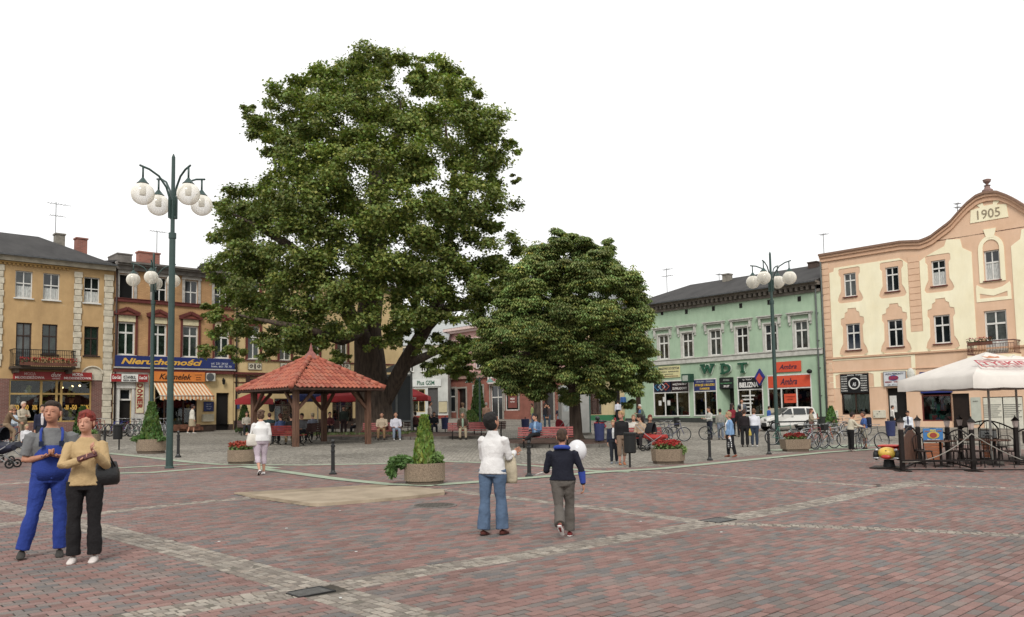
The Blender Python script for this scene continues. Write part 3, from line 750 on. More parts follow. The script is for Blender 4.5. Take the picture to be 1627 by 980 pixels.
# balcony
br = c.r(11, 117, 557, 583, -.0); bz = c.z(60, 584); bt = c.z(60, 557)
ba, bb_ = c.r(14, 113, 560, 580)[:2]
sl = c.bx('balcony_slab', mat('old_balcony', '54483c', .95, .2, 6), (ba, bb_, -1.0, -.002, bz-.12, bz+.02), (ba+.15, ba+.35, -.9, -.002, bz-.35, bz-.123), (bb_-.35, bb_-.15, -.9, -.002, bz-.35, bz-.123))
iron = mat('black_iron', '1d1c1c', .5, .15, 10, metal=.3)
mb = MB(); mb.bb(ba, bb_, -1.0, -.96, bt-.04, bt); mb.bb(ba, bb_, -1.0, -.97, bz+.08, bz+.11); mb.bb(ba, bb_, -.995, -.965, bt-.3, bt-.28)
for i in range(34): x = ba+(bb_-ba)*(i+.5)/34; mb.bb(x-.012, x+.012, -.995, -.97, bz+.02, bt-.04)
for x in (ba+.02, bb_-.02): mb.bb(x-.015, x+.015, -.96, -.003, bt-.04, bt); [mb.bb(x-.01, x+.01, y-.01, y+.01, bz+.02, bt-.04) for y in (-.8, -.6, -.4, -.2)]
mb.build('railing', iron, c.t)
geran = mat('geranium_red', 'b5251d', .8, .25, 30); gleaf = mat('flower_leaf', '49602f', .8, .3, 30)
def flowers(par, x0, x1, y, z, n=60, h=.22, ww=.14, red=None, name='flowers', rnd=random, green=.5, box=True):
    q = MB(); g_ = MB()
    for i in range(n):
        x = rnd.uniform(x0, x1); yy = y+rnd.gauss(0, ww*.5); zz = z+rnd.uniform(.02, h)
        mm = g_ if rnd.random() < green and zz < z+h*.75 else q; s_ = rnd.uniform(.03, .055)
        R = Matrix.Rotation(rnd.uniform(0, 6.28), 3, Vector((rnd.gauss(0, 1), rnd.gauss(0, 1), rnd.gauss(0, 1))).normalized())
        mm.add([Vector((x, yy, zz))+R @ Vector(v) for v in ((-s_, 0, 0), (0, -s_*.8, .01), (s_, 0, 0), (0, s_*.8, .012))], [(0, 1, 2, 3)])
    fo_ = q.build(name, red or geran, par); g_.build('leaves', gleaf, par); return fo_
for k in range(4):
    x = c.u(36+k*22, 580); tb = MB(); tb.bb(x-.38, x+.38, -1.22, -1.02, bz+.06, bz+.24); tb.build('flower_box', mat('terracotta_box', '6b4030', .8), c.t)
    flowers(c.t, x-.42, x+.42, -1.14, bz+.2, 170, .32, .14)
# chimneys, aerials
def chimney(cc, u, y, z0, w_, h, m, cap=True, pots=0):
    mb = MB(); mb.bb(u-w_/2, u+w_/2, y-.3, y+.3, z0-1.5, z0+h)
    if cap: mb.bb(u-w_/2-.05, u+w_/2+.05, y-.35, y+.35, z0+h+.002, z0+h+.1)
    o = mb.build('chimney', m, cc.t)
    for k in range(pots): q = MB(); q.lathe([(.1, 0), (.08, .3)], 8, (u-w_/4+k*w_/2, y, z0+h+.102)); q.build('chimney_pot', m, o)
redbr = brick_mat('chimney_brick', 'a8604c', '8e4f40', '8d7c70')
def onroof(cc, px, py, y): return cc.f.uz(px, py, y)[0]-cc.uc, cc.f.uz(px, py, y)[1]-cc.base
u, z = onroof(c, 94, 389, 5.5); chimney(c, u, 5.5, z, .55, onroof(c, 94, 374, 5.5)[1]-z, mat('grey_chimney', '8a8478', .9, .2, 4))
u, z = onroof(c, 128, 398, 4.5); chimney(c, u, 4.5, z, .65, onroof(c, 128, 381, 4.5)[1]-z, redbr)
def aerial(cc, px, pyb, pyt, y, arms=((0, .9),), m=None):
    u, z = onroof(cc, px, pyb, y); z2 = onroof(cc, px, pyt, y)[1]; mb = MB(); mb.bb(u-.02, u+.02, y-.02, y+.02, z-1, z2)
    for dz, L in arms: mb.bb(u-L/2, u+L*.9, y-.012, y+.012, z2-dz-.025, z2-dz); [mb.bb(u-L/2+i*L/5, u-L/2+i*L/5+.012, y-.25, y+.25, z2-dz-.012, z2-dz+.01) for i in range(6)]
    mb.build('aerial', mat('grey_metal', '8b8d8e', .5, .1, metal=.5), cc.t)
aerial(c, 88, 374, 321, 5.5, ((.1, 1.0), (.9, .7)))
# ---------------------------------------------------------------- orange brick house
u0 = FL.u(180.5, 560); u1 = FL.u(371, 560)
obr = brick_mat('orange_brick', 'c0925c', 'b38552', '977852')
cream_y = mat('pale_yellow_render', 'd9bd84', .9, .12, .8, .2, col2='c9ab74')
c = Ctx('orange_brick_house', FL, u0, u1, .66, 'orange brick house with dark red trim above a blue sign and a striped awning')
top = even([c.r(191, 211.3, 436, 475), c.r(243.5, 264.5, 440.5, 479), c.r(293, 315, 445, 483), c.r(339, 362, 449.5, 486)])
mid = even([c.r(186.3, 215, 511, 563), c.r(238, 265.3, 514, 566), c.r(289.6, 315, 518, 568), c.r(341, 364, 521, 570)])
ztop = (c.z(190, 424)+c.z(360, 441))/2
zg1 = c.z(275, 588)                                             # underside of the blue sign
door1 = c.r(189, 208.5, 617, 672); shop = c.r(246, 313, 612, 672); door2 = c.r(343.5, 364, 624, 677)
door1 = (door1[0], door1[1], .05, door1[3]); shop = (shop[0], shop[1], .25, shop[3]); door2 = (door2[0], door2[1], .16, door2[3])
split = c.u(236, 620)
c.wall(obr, ztop, top+mid+[door1, shop, door2], bands=[(-1.2, .55, mat('brown_plinth', '4a3c33', .9, .2, 3)), (.55, zg1-.02, cream_y), (zg1-.02, ztop, obr)])
# white painted bay on the left of the ground floor
wr = mat('white_render', 'cfccc4', .85, .12, 1.5, .2)
mb = MB(); wallskin(mb, c.u0-c.uc+.01, split, -.3, zg1-.05, [(door1[0], door1[1], -.2, door1[3])], y0=-.06, th=-.001); mb.build('white_bay', wr, c.t)
darkred = mat('dark_red_trim', '6a2e27', .8, .15, 5)
sur_m = mat('grey_stucco', 'b5b0a8', .9, .2, 5, .3)
for i, r in enumerate(top):
    o = window(c.t, r, white, .07, sill=1, tr=.5 if i else None, cols=(.5,) if i else (), pane=glass_d if i else mat('open_window_dark', '0d0c0c', .9))
    a, b, z0, z1 = r; mb = MB(); e = .17
    mb.bb(a-e, a-.001, -.06, -.002, z0-.02, z1+.02); mb.bb(b+.001, b+e, -.06, -.002, z0-.02, z1+.02); mb.bb(a-e-.05, b+e+.05, -.1, -.002, z1+.022, z1+.14)
    mb.prism([(a-e, z1+.142), (b+e, z1+.142), (b+e-.05, z1+.5), ((a+b)/2, z1+.62), (a-e+.05, z1+.5)], -.07, -.002); mb.bb(a-e-.1, b+e+.1, -.16, -.002, z1+.63, z1+.7)
    mb.ell(((a+b)/2, -.1, z1+.38), (.14, .06, .14), 8, 6); mb.ell((a+.12, -.08, z1+.3), (.1, .05, .1), 8, 6); mb.ell((b-.12, -.08, z1+.3), (.1, .05, .1), 8, 6)
    mb.build('surround', sur_m, o)
for r in mid:
    o = window(c.t, r, white, .1, sill=1, tr=.68, pane=glass_g)
    a, b, z0, z1 = r; e = .12; mb = MB()
    mb.bb(a-e, a-.001, -.08, -.002, z0-.05, z1+.41); mb.bb(b+.001, b+e, -.08, -.002, z0-.05, z1+.41)
    mb.bb(a-e-.12, b+e+.12, -.2, -.002, z1+.42, z1+.49)
    for s_ in (-1, 1):
        x = (a+b)/2; mb.bar((x+s_*(b-a+.5)/2, -.11, z1+.53), (x, -.11, z1+.86), .2, .07, up=(0, 1, 0))
    mb.build('pediment', darkred, o)
    q = MB(); q.bb(a-.02, b+.02, -.05, -.002, z1+.02, z1+.41); q.build('frieze', mat('cream_frieze', 'd8cba2', .85), o)
    q = MB(); q.prism([(a-.15, z1+.495), (b+.15, z1+.495), ((a+b)/2, z1+.8)], -.06, -.002); q.build('tympanum', mat('red_tympanum', '8a4a38', .85), o)
a, b = c.u0-c.uc, c.u1-c.uc
zc = c.z(230, 479.5); c.bx('string_course', darkred, (a, b, -.12, -.002, zc-.1, zc+.1), (a, b, -.16, -.002, zc+.102, zc+.14))
cg = mat('grey_cornice', '7d7771', .9, .2, 2.5)
c.bx('cornice', cg, (a, b, -.25, -.002, ztop-.18, ztop+.08), (a, b, -.45, -.002, ztop+.083, ztop+.2), (a, b, -.6, -.002, ztop+.203, ztop+.32))
roof_pitch(c, a, b, ztop+.33, .8, 11, m_felt, .55)
c.bx('parapet', cg, (a+.02, a+.9, -.3, 1.5, ztop+.34, ztop+.75), (a, a+.94, -.34, 1.54, ztop+.753, ztop+.83))
u, z = onroof(c, 235, 418, 2.5); chimney(c, u, 2.5, z, 1.35, onroof(c, 235, 403.5, 2.5)[1]-z, redbr)
aerial(c, 249, 404, 367, 2.7, ((0.02, .9),)); 
sr = c.r(181.5, 371, 567.5, 584)
sign(c.t, sr, '20306f', -.2, .18, [('Nieruchomości', .375, .52, .66, .62, 'd9a520', .3, .035), ('tel. 231 24 61', .86, .5, .15, .2, 'cfd3dc'), ('kom. 601 70 70', .88, .22, .18, .2, 'cfd3dc')], label='long blue sign with yellow slanted lettering')
c.bx('sign_rail', mat('pale_rail', 'b4b2ae', .6), (sr[0]-.05, sr[1]+.05, -.26, -.003, sr[2]-.12, sr[2]-.03)); c.bx('string_course', darkred, (a, b, -.2, -.004, sr[2]-.36, sr[2]-.16))
cr = c.r(175.5, 233.5, 594.5, 606.5, -.2)
o = sign(c.t, cr, 'e2e0da', -.35, .22, [('ISTANBUL', .5, .6, .34, .42, '22252a', 0, .01), ('PIZZA KEBAB', .5, .18, .36, .2, '22252a', 0, .02)])
for k, (x0, x1) in enumerate(((0, .27), (.73, 1))):
    W = cr[1]-cr[0]; m_ = MB(); m_.bb(cr[0]+W*x0, cr[0]+W*x1, -.362, -.351, cr[2], cr[3]); m_.build('red_panel', mat('sign_red', 'a11c20', .4), o)
    t_ = text_mb('Coca-Cola', W*.22, (cr[3]-cr[2])*.45, .35, .01, .02); t_.v = [(x+cr[0]+W*(x0+x1)/2, y-.372, z+(cr[2]+cr[3])/2+.03) for x, y, z in t_.v]; t_.build('lettering', mat('ink_efe9e4', 'efe9e4', .6), o)
dr = c.r(215, 227.5, 607.5, 656); W = dr[1]-dr[0]
o = sign(c.t, dr, 'd9cfa6', -.1, .035, [], frame='8c2a22')
for k, ch in enumerate('DÖNER'):
    t_ = text_mb(ch, (dr[3]-dr[2])*.15, W*.72, 0, .01, .04); hh = dr[3]-(dr[3]-dr[2])*(.08+.17*k+.03)
    t_.v = [(z_+(dr[0]+dr[1])/2, y-.112, -x+hh) for x, y, z_ in t_.v]; t_.f = [f_ for f_ in t_.f]; t_.build('lettering', mat('ink_9a2a20', '9a2a20', .6), o)
window(c.t, (door1[0], door1[1], door1[3]-.75, door1[3]), white, .1, tr=None, cols=(), y=.1, name='transom_window')
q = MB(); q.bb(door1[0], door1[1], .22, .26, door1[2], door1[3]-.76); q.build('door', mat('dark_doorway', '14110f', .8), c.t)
q = MB(); q.bb(door1[0]-.14, door1[0]-.001, -.1, -.062, -.1, door1[3]); q.bb(door1[1]+.001, door1[1]+.14, -.1, -.062, -.1, door1[3]); q.bb(door1[0]-.2, door1[1]+.2, -.14, -.062, door1[3]+.002, door1[3]+.18); q.build('door_surround', wr, c.t)
kr = c.r(241.5, 323.4, 591, 606)
sign(c.t, kr, 'd97a12', -.24, .2, [('Karmelek', .42, .48, .62, .6, '2c1410', .35, .01), ('artykuły', .87, .72, .14, .1, '5a2a10'), ('szkolne', .87, .45, .1, .1, '5a2a10'), ('zabawki', .87, .22, .1, .09, '5a2a10')], label='orange sign with dark script lettering')
# awning: striped cloth on its frame
aw = c.r(242.5, 323.5, 607.5, 608.5); av = c.r(253, 340, 629, 630, -1.5)
za, zb_ = aw[3], c.z(297, 629, -1.4); n = 30; yA, yB = -.06, -1.45; ua0, ua1 = aw[0], aw[1]; ub0, ub1 = c.f.uz(254, 629, -1.4)[0]-c.uc, c.f.uz(340, 629, -1.4)[0]-c.uc
st1, st2 = mat('awning_cream', 'dccdae', .9, .1), mat('awning_orange', 'cb8347', .9, .1)
mb = MB()
for i in range(n):
    mb.cur = i % 2
    f0, f1 = i/n, (i+1)/n; A0, A1 = ua0+(ua1-ua0)*f0, ua0+(ua1-ua0)*f1; B0, B1 = ub0+(ub1-ub0)*f0, ub0+(ub1-ub0)*f1
    mb.add([(A0, yA, za), (A1, yA, za), (B1, yB, zb_), (B0, yB, zb_)], [(0, 3, 2, 1)])
    sc2 = .24+.04*math.sin(i*PI/1.5)
    mb.add([(B0, yB, zb_), (B1, yB, zb_), (B1, yB-.01, zb_-sc2), (B0, yB-.01, zb_-sc2)], [(0, 3, 2, 1)])
ao = mb.build('awning', [st1, st2], c.t)
q = MB(); q.tube([(ub0, yB, zb_+.01), (ub1, yB, zb_+.01)], .03, 6); q.bar((ub0+.05, yB, zb_), (ua0+.05, -.03, zb_-.2), .03); q.bar((ub1-.05, yB, zb_), (ua1-.05, -.03, zb_-.2), .03); q.build('awning_frame', mat('grey_metal', '8b8d8e'), ao)
room(c.t, shop, 2.0, ['8f4a2a', '3a4f7a', 'b8b4aa', '6a7a4a', 'c7a23a'], seed=8, wallc='1d1a18')
q = MB(); m_ = shop
for px in (247, 262, 292, 312.3): u = c.u(px, 640); q.bb(u-.05, u+.05, .06, .14, shop[2], shop[3])
q.bb(shop[0], shop[1], .063, .137, shop[2]+.002, shop[2]+.08); sf = q.build('shop_front', mat('dark_wood', '3f2a1f', .6), c.t)
q = MB(); q.bb(shop[0]+.03, shop[1]-.03, .1, .107, shop[2]+.08, shop[3]-.01); q.build('pane', glass_s, sf)
# goods crates on a low stand under the awning
q = MB()
for i in range(9):
    u = c.u(266+i*5.5, 668); q.bb(u-.22, u+.22, -.8-.1*(i % 2), -.35, .2+.12*(i % 3 == 0), .42+.18*(i % 2))
q.build('goods_stand', mat('crates_brown', '7d4f38', .85, .35, 3), c.t)
acr = c.r(328.5, 341.5, 592.8, 605.5, -.3); q = MB(); q.bb(acr[0], acr[1], -.4, -.02, acr[2], acr[3]); ac = q.build('air_conditioner', mat('ac_white', 'c4c1b6', .6, .08), c.t, bevel=.02)
q = MB(); q.lathe([(.26, 0), (.26, .01)], 24); q.v = [((acr[0]+acr[1])/2-.08+x, -.402-z, (acr[2]+acr[3])/2+y) for x, y, z in q.v]; q.build('fan_grille', mat('ac_dark', '55585a', .6), ac)
def lantern(par, u, y, z, s_=1):
    q = MB(); q.lathe([(.03*s_, 0), (.09*s_, .04*s_), (.12*s_, .28*s_), (.13*s_, .3*s_), (.02*s_, .42*s_), (.015*s_, .48*s_)], 6, (u, y, z)); q.bb(u-.015, u+.015, y, -.002, z+.4*s_, z+.43*s_); return q.build('wall_lantern', iron, par)
u, z = c.u(353.5, 611), c.z(353.5, 611); lantern(c.t, u, -.2, z)
sign(c.t, c.r(323.6, 338.6, 638.5, 653), '27356b', -.05, .045, [('SKLEP', .5, .75, .5, .12, 'aeb6cc'), ('OBUWIE', .5, .5, .6, .12, 'aeb6cc'), ('TORBY', .5, .25, .5, .12, 'aeb6cc')], frame='1c264d', name='plaque')
r = c.r(320, 337.5, 658, 669.5); mb = MB(); mb.bb(r[0], r[1], -.28, -.002, r[2], r[3]); mb.build('meter_cabinet', mat('cabinet_beige', 'bdb59c', .6, .1), c.t, bevel=.01)
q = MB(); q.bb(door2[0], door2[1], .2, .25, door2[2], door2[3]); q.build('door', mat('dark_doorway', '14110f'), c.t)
c.bx('steps', mat('step_stone', '8b8478', .9, .15, 4), (door2[0]-.15, door2[1]+.5, -.35, -.002, -.25, .15), (door2[0]-.15, door2[1]+.6, -.7, -.352, -.25, 0))
# drainpipe between the two houses
def pipe(cc, u, z0, z1, y=-.12, m=None, r_=.06, name='drainpipe'):
    q = MB(); q.tube([(u, y, z0), (u, y, z1)], r_, 8)
    for k in range(1, 5): q.bb(u-.08, u+.08, y, -.002, z0+(z1-z0)*k/5, z0+(z1-z0)*k/5+.04)
    return q.build(name, m or mat('brown_pipe', '3a2c28', .6, .15), cc.t)
pipe(c, c.u0-c.uc+.08, -.2, ztop+.1)
# ---------------------------------------------------------------- yellow house behind the pavilion
u0 = FL.u(372, 560); u1 = FL.u(640, 560)
c = Ctx('yellow_house', FL, u0, u1, .75, 'pale yellow house with dark red window trim behind the tiled pavilion')
cols = [(394, 411.8), (444, 462), (490, 507), (535, 552), (578, 594)]
mid = even([c.r(a, b, 524, 571+(a-394)*.03) for a, b in cols]); top = even([c.r(a, b, 455, 492) for a, b in cols]); ztop = c.z(450, 441)
zl = c.z(400, 594); shops = [c.r(436, 471, 633, 672), c.r(528, 561, 636, 674), c.r(395, 413, 632, 650)]
shops = [(r[0], r[1], .4, r[3]) for r in shops[:2]]; zr = .6
c.wall(cream_y, ztop, mid+top+shops, bands=[(-1.2, .7, mat('brown_plinth', '4a3c33')), (.7, ztop, cream_y)])
a, b = c.u0-c.uc, c.u1-c.uc
for r in mid+top:
    o = window(c.t, r, white, .08, tr=.66, pane=glass_g, sill=1)
    e = .16; q = MB(); q.bb(r[0]-e, r[0]-.001, -.06, -.002, r[2]-.1, r[3]+e); q.bb(r[1]+.001, r[1]+e, -.06, -.002, r[2]-.1, r[3]+e); q.bb(r[0], r[1], -.062, -.002, r[3]+.002, r[3]+e); q.build('surround', darkred, o)
z1 = c.z(400, 571.5); c.bx('string_course', darkred, (a, b, -.1, -.002, z1-.06, z1+.04), (a, b, -.2, -.002, zl-.05, zl+.1), (a, b, -.1, -.002, zl-.22, zl-.12), (a, b, -.06, -.003, zl-.62, zl-.57))
for x0, x1 in ((394, 415), (445, 467), (490, 511), (535, 556)):
    r = c.r(x0, x1, 577, 587); o = sign(c.t, r, 'cfc8b0', -.05, .045, [], name='ornament_panel', frame='43261f')
    q = MB()
    for s_ in (-1, 1):
        xc, zc = (r[0]+r[1])/2+s_*.28, (r[2]+r[3])/2; q.tube([(xc+.13*math.cos(t)*(1-t/12), -.06, zc+.13*math.sin(t)*(1-t/12)) for t in np.linspace(0, 7, 14)], .025, 5)
    q.bb((r[0]+r[1])/2-.05, (r[0]+r[1])/2+.05, -.065, -.045, r[2]+.05, r[3]-.05); q.build('scroll', mat('ornament_dark', '3b2520', .8), o)
for k, r in enumerate(shops):
    room(c.t, r, 2, ['c9c4ba', '8a3a34', 'bdb7ae', '5a6a7a'], seed=20+k, wallc='2a211c'); o = window(c.t, r, mat('dark_wood', '3f2a1f'), .08, cols=(.33, .66), tr=.75, pane=glass_s, y=.08, name='shop_front')
for px, py in ((413.5, 0), (561.5, 0)): pass
r = c.r(390, 404, 598, 612); q = MB(); q.bar((r[0], -.1, r[3]), (r[1], -.1, r[3]-.02), .05); q.bb(r[0], r[0]+.05, -.6, -.05, r[2], r[3]); q.bb(r[0]+.1, r[1], -.12, -.06, (r[2]+r[3])/2, (r[2]+r[3])/2+.15); q.build('iron_bracket', mat('ornament_dark', '3b2520'), c.t)
u, z = c.u(377, 645), c.z(377, 645); q = MB(); q.bb(u-.12, u+.12, -.15, -.002, z-.2, z+.15); q.build('mailbox', mat('mailbox_blue', '3a4f80', .5), c.t, bevel=.02)
u, z = c.u(429, 655), c.z(429, 655); lantern(c.t, u, -.25, z, 2)
c.bx('cornice', cg, (a, b, -.3, -.002, ztop-.2, ztop+.1), (a, b, -.5, -.002, ztop+.103, ztop+.25)); roof_pitch(c, a, b, ztop+.26, 1.2, 11, m_felt, .5)
pipe(c, a+.12, -.2, ztop+.1)
# ---------------------------------------------------------------- pale corner house with the Plus sign (far end of the square)
FC = Fac(tuple(at(676, 660, 85))[:2], -.06)
u0 = FC.u(625, 600); u1 = FC.u(711.5, 600)
c = Ctx('pale_corner_house', FC, u0, u1, 1.1, 'pale grey shop house with a Plus GSM sign between maple and pink house')
pal = mat('pale_grey_render', 'c3c6c1', .9, .12, .8)
ztop = c.z(676, 548); door = c.r(680, 696, 616, 664); shp = c.r(654, 675.5, 618, 655)
wins = even([c.r(648, 657, 570, 590), c.r(668, 677, 570, 590), c.r(690, 699, 570, 590)])
c.wall(pal, ztop, wins+[door, shp], bands=[(-1.2, .45, mat('red_plinth', '8a3a2e', .85)), (.45, ztop, pal)])
for r in wins: window(c.t, r, white, .08, sill=1)
q = MB(); q.bb(door[0], door[1], .2, .26, door[2]-.3, door[3]); q.build('door', mat('grey_door', '4c4b4b', .7), c.t)
room(c.t, shp, 2, ['b8b4aa', '4a5a3a'], seed=31, wallc='8d8267'); window(c.t, shp, mat('tan_frame', 'b19d6c', .6), .1, cols=(.5,), tr=None, pane=glass_s, y=.08)
sign(c.t, c.r(646, 701, 602.5, 614), 'ced2cf', -.12, .1, [('Plus GSM', .56, .5, .5, .62, '1d5a41', 0, .02), ('usługi', .1, .4, .16, .3, '3a4a80')], label='pale sign board reading Plus GSM')
sign(c.t, c.r(697.5, 710.5, 638, 655), 'b9ae8a', -.1, .08, [], name='poster_case', frame='4a4238')
c.bx('cornice', stone_c, (c.u0-c.uc, c.u1-c.uc, -.3, -.002, ztop-.3, ztop)); roof_pitch(c, c.u0-c.uc, c.u1-c.uc, ztop+.01, 3, 10, mat('pale_metal_roof', 'a9adac', .5, .1, 3, metal=.3), .4)
# ---------------------------------------------------------------- pink house
u0 = FP.u(711.5, 600); u1 = FP.u(921, 600)
pinkm = mat('pink_render', 'cda09a', .9, .1, .8, .2); terr = mat('terracotta_render', '93594a', .85, .14, 1.2, .2)
c = Ctx('pink_house', FP, u0, u1, 1.15, 'pink house with terracotta ground floor and butcher sign at the end of the square')
wins = even([c.r(731.5, 739.5, 551, 584), c.r(754, 766, 549, 583), c.r(781, 793, 548, 582), c.r(808, 820, 546, 581), c.r(835, 847, 545, 580), c.r(862, 874, 544, 579), c.r(889, 901, 543, 578)])
top = []
ztop = c.z(735, 527); zb = c.z(740, 601)
gr_ = [c.r(713, 724, 617, 655), c.r(727.5, 741, 617, 668), c.r(753, 768, 613, 668), c.r(780, 799, 612, 668), c.r(803, 824, 622, 652), c.r(862, 880, 618, 668)]
c.wall(pinkm, ztop, wins+gr_, bands=[(-1.2, zb, terr), (zb, ztop, pinkm)])
for r in wins:
    o = window(c.t, r, white, .11, sill=1, tr=.7, sillm=mat('pinkbrown_sill', '7d5a50', .8)); e = .14; q = MB(); q.bb(r[0]-e, r[0]-.001, -.05, -.002, r[2], r[3]+e); q.bb(r[1]+.001, r[1]+e, -.05, -.002, r[2], r[3]+e); q.bb(r[0], r[1], -.052, -.002, r[3]+.002, r[3]+e); q.bb(r[0]-e-.1, r[1]+e+.1, -.18, -.002, r[3]+.3, r[3]+.4); q.build('surround', mat('pale_pink_trim', 'd8bdb6', .85), o)
greyf = mat('grey_stone_frame', '9c968c', .85, .12)
for k, r in enumerate(gr_):
    e = .16; q = MB(); q.bb(r[0]-e, r[0]-.001, -.08, -.002, r[2], r[3]+e); q.bb(r[1]+.001, r[1]+e, -.08, -.002, r[2], r[3]+e); q.bb(r[0], r[1], -.082, -.002, r[3]+.002, r[3]+e); o = q.build('opening_frame', greyf, c.t)
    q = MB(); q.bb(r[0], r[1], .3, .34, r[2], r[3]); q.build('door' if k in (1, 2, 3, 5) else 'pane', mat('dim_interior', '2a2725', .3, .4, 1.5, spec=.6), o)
    if k == 4: sign(c.t, (r[0]+.3, r[1]-.35, r[2]+.25, r[3]-.15), '7b3a2e', .1, .03, [('MIĘSO', .5, .6, .5, .16, 'e6dcd6', 0, .02), ('WĘDLINY', .5, .4, .55, .1, 'e6dcd6')], name='poster'); window(c.t, r, white, .09, cols=(), tr=None, pane=glass_s, y=.08)
    if k in (0, 3): window(c.t, (r[0], r[1], r[2]+(0 if k == 0 else 0), r[3]), white, .1, tr=.66, cols=(.55,) if k else (), y=.1)
c.bx('string_course', mat('pale_brown_trim', 'a08074', .85), (c.u0-c.uc, c.u1-c.uc, -.22, -.002, zb-.05, zb+.3), (c.u0-c.uc, c.u1-c.uc, -.3, -.002, zb+.302, zb+.42))
sign(c.t, c.r(779.5, 806, 598, 609), 'd9d2cc', -.4, .1, [('MIĘSO', .5, .5, .8, .6, '9a1f28', 0, .03)], label='white sign with red letters MIĘSO', frame='8e1f24')
c.bx('cornice', mat('pale_pink_trim', 'd8bdb6'), (c.u0-c.uc, c.u1-c.uc, -.35, -.002, ztop-.1, ztop+.15), (c.u0-c.uc, c.u1-c.uc, -.6, -.002, ztop+.153, ztop+.45), (c.u0-c.uc, c.u1-c.uc, -.15, -.002, ztop-.9, ztop-.75))
roof_pitch(c, c.u0-c.uc, c.u1-c.uc, ztop+.46, 2.8, 11, mat('pale_metal_roof', 'a9adac'), .6)
# ---------------------------------------------------------------- cream shop house between pink and green
u0 = FR.u(921, 600); u1 = FR.u(991, 600)
c = Ctx('cream_shop_house', FR, u0, u1, .8, 'cream shop house with a green base behind the red scooter')
cm = mat('cream_render', 'cdbb8c', .9, .12, 1)
shp = c.r(930, 955, 600, 658.5); door = c.r(974, 985, 604, 667); wins = even([c.r(936, 948, 540, 575), c.r(966, 978, 538, 573)]); ztop = c.z(950, 505)
c.wall(cm, ztop, wins+[shp, door], bands=[(-1.2, shp[2]-.05, mat('green_base', '2d7a50', .8, .1)), (shp[2]-.05, ztop, cm)])
for r in wins: window(c.t, r, white, .1, sill=1)
room(c.t, shp, 2, ['b8603a', 'd8d4cc', '7d7a78', '3a3f4a'], seed=40, wallc='26211e'); window(c.t, shp, mat('dark_wood', '3f2a1f'), .08, cols=(.35, .7), tr=None, pane=glass_s, y=.08, name='shop_front')
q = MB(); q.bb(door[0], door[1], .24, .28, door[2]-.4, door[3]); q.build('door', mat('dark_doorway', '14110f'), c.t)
c.bx('cornice', stone_c, (c.u0-c.uc, c.u1-c.uc, -.3, -.002, ztop-.25, ztop)); roof_pitch(c, c.u0-c.uc, c.u1-c.uc, ztop+.01, 2, 11, m_felt, .4)
# ---------------------------------------------------------------- green house
u0 = FR.u(991.5, 600); u1 = FR.uz(1308, 560)[0]
greenm = mat('mint_render', 'a3bda0', .9, .08, .6, .25, col2='93af92', fine=14)
c = Ctx('green_house', FR, u0, u1, .55, 'mint green two storey house with WDT letters and orange and black shop signs')
wr_ = [(1043.9, 1064.4, 529.5, 571.7), (1082, 1102.6, 525.5, 568.7), (1125.6, 1147, 521, 566), (1167, 1190.8, 516.6, 562.5), (1212, 1237, 512, 559), (1260, 1285.7, 507, 555.5)]
wins = even([c.r(*t) for t in wr_]); step = (wins[5][0]-wins[0][0])/5
wins = [(wins[0][0]-step, wins[0][1]-step, *wins[0][2:])]+wins
ztop = (c.z(1050, 494)+c.z(1290, 462))/2
zs1 = (c.z(1067, 662)+c.z(1190, 659.5))/2
S1 = c.r(1038.4, 1095.6, 604.5, 661); S2 = c.r(1102, 1139.4, 601.4, 661.7); SD = c.r(1141.8, 1169.4, 600, 669); S3 = c.r(1172, 1212.8, 598, 659.5); S4 = c.r(1219.6, 1290, 593, 654); BD = c.r(1008, 1018, 605, 664)
zt = sum(r[3] for r in (S1, S2, S3, S4))/4
def sh(r, lo=zs1): return (r[0], r[1], lo, zt)
S1, S2, S3, S4 = sh(S1), sh(S2), sh(S3), sh(S4); SD = (SD[0]+.15, SD[1]-.15, .1, zt)
c.wall(greenm, ztop, wins+[S1, S2, SD, S3, S4, (BD[0], BD[1], .1, BD[3])], bands=[(-1.2, zs1-.12, mat('charcoal_plinth', '3c3f3c', .85, .15, 3)), (zs1-.12, ztop, greenm)])
gw = mat('aged_white_trim', 'c2c1b8', .85, .15, 3, .2)
for r in wins:
    o = window(c.t, (r[0]+.12, r[1]-.12, r[2]+.05, r[3]-.12), white, .1, tr=.66, y=.1)
    a, b, z0, z1 = r; q = MB(); q.bb(a, a+.12, -.06, .1, z0, z1); q.bb(b-.12, b, -.06, .1, z0, z1); q.bb(a+.121, b-.121, -.062, .1, z1-.12, z1); q.bb(a-.05, b+.05, -.1, .1, z0-.04, z0+.05); q.build('surround', gw, o)
    q = MB(); q.bb(a-.36, b+.36, -.28, -.002, z1+.42, z1+.5); q.bb(a-.3, b+.3, -.2, -.002, z1+.3, z1+.418)
    for x in (a-.16, b+.16): q.bb(x-.08, x+.08, -.18, -.002, z1-.2, z1+.298); q.bb(x-.06, x+.06, -.1, -.003, z1-.4, z1-.202)
    q.build('hood_mould', gw, o)
a, b = c.u0-c.uc, c.u1-c.uc
zb1 = (c.z(1060, 575)+c.z(1290, 559))/2; c.bx('string_course', gw, (a, b, -.12, -.002, zb1-.2, zb1+.15), (a, b, -.18, -.002, zb1+.152, zb1+.22))
cb = mat('brown_grey_cornice', '7f776d', .9, .2, 3)
c.bx('cornice', cb, (a, b, -.12, -.002, ztop-.1, ztop+.1), (a, b, -.4, -.002, ztop+.36, ztop+.5), (a, b, -.65, -.002, ztop+.503, ztop+.62))
for i in range(int((b-a)/.42)): q = MB(); x = a+i*.42+.12; q.bb(x, x+.2, -.36, -.003, ztop+.102, ztop+.358); q.build('bracket', cb, c.t)
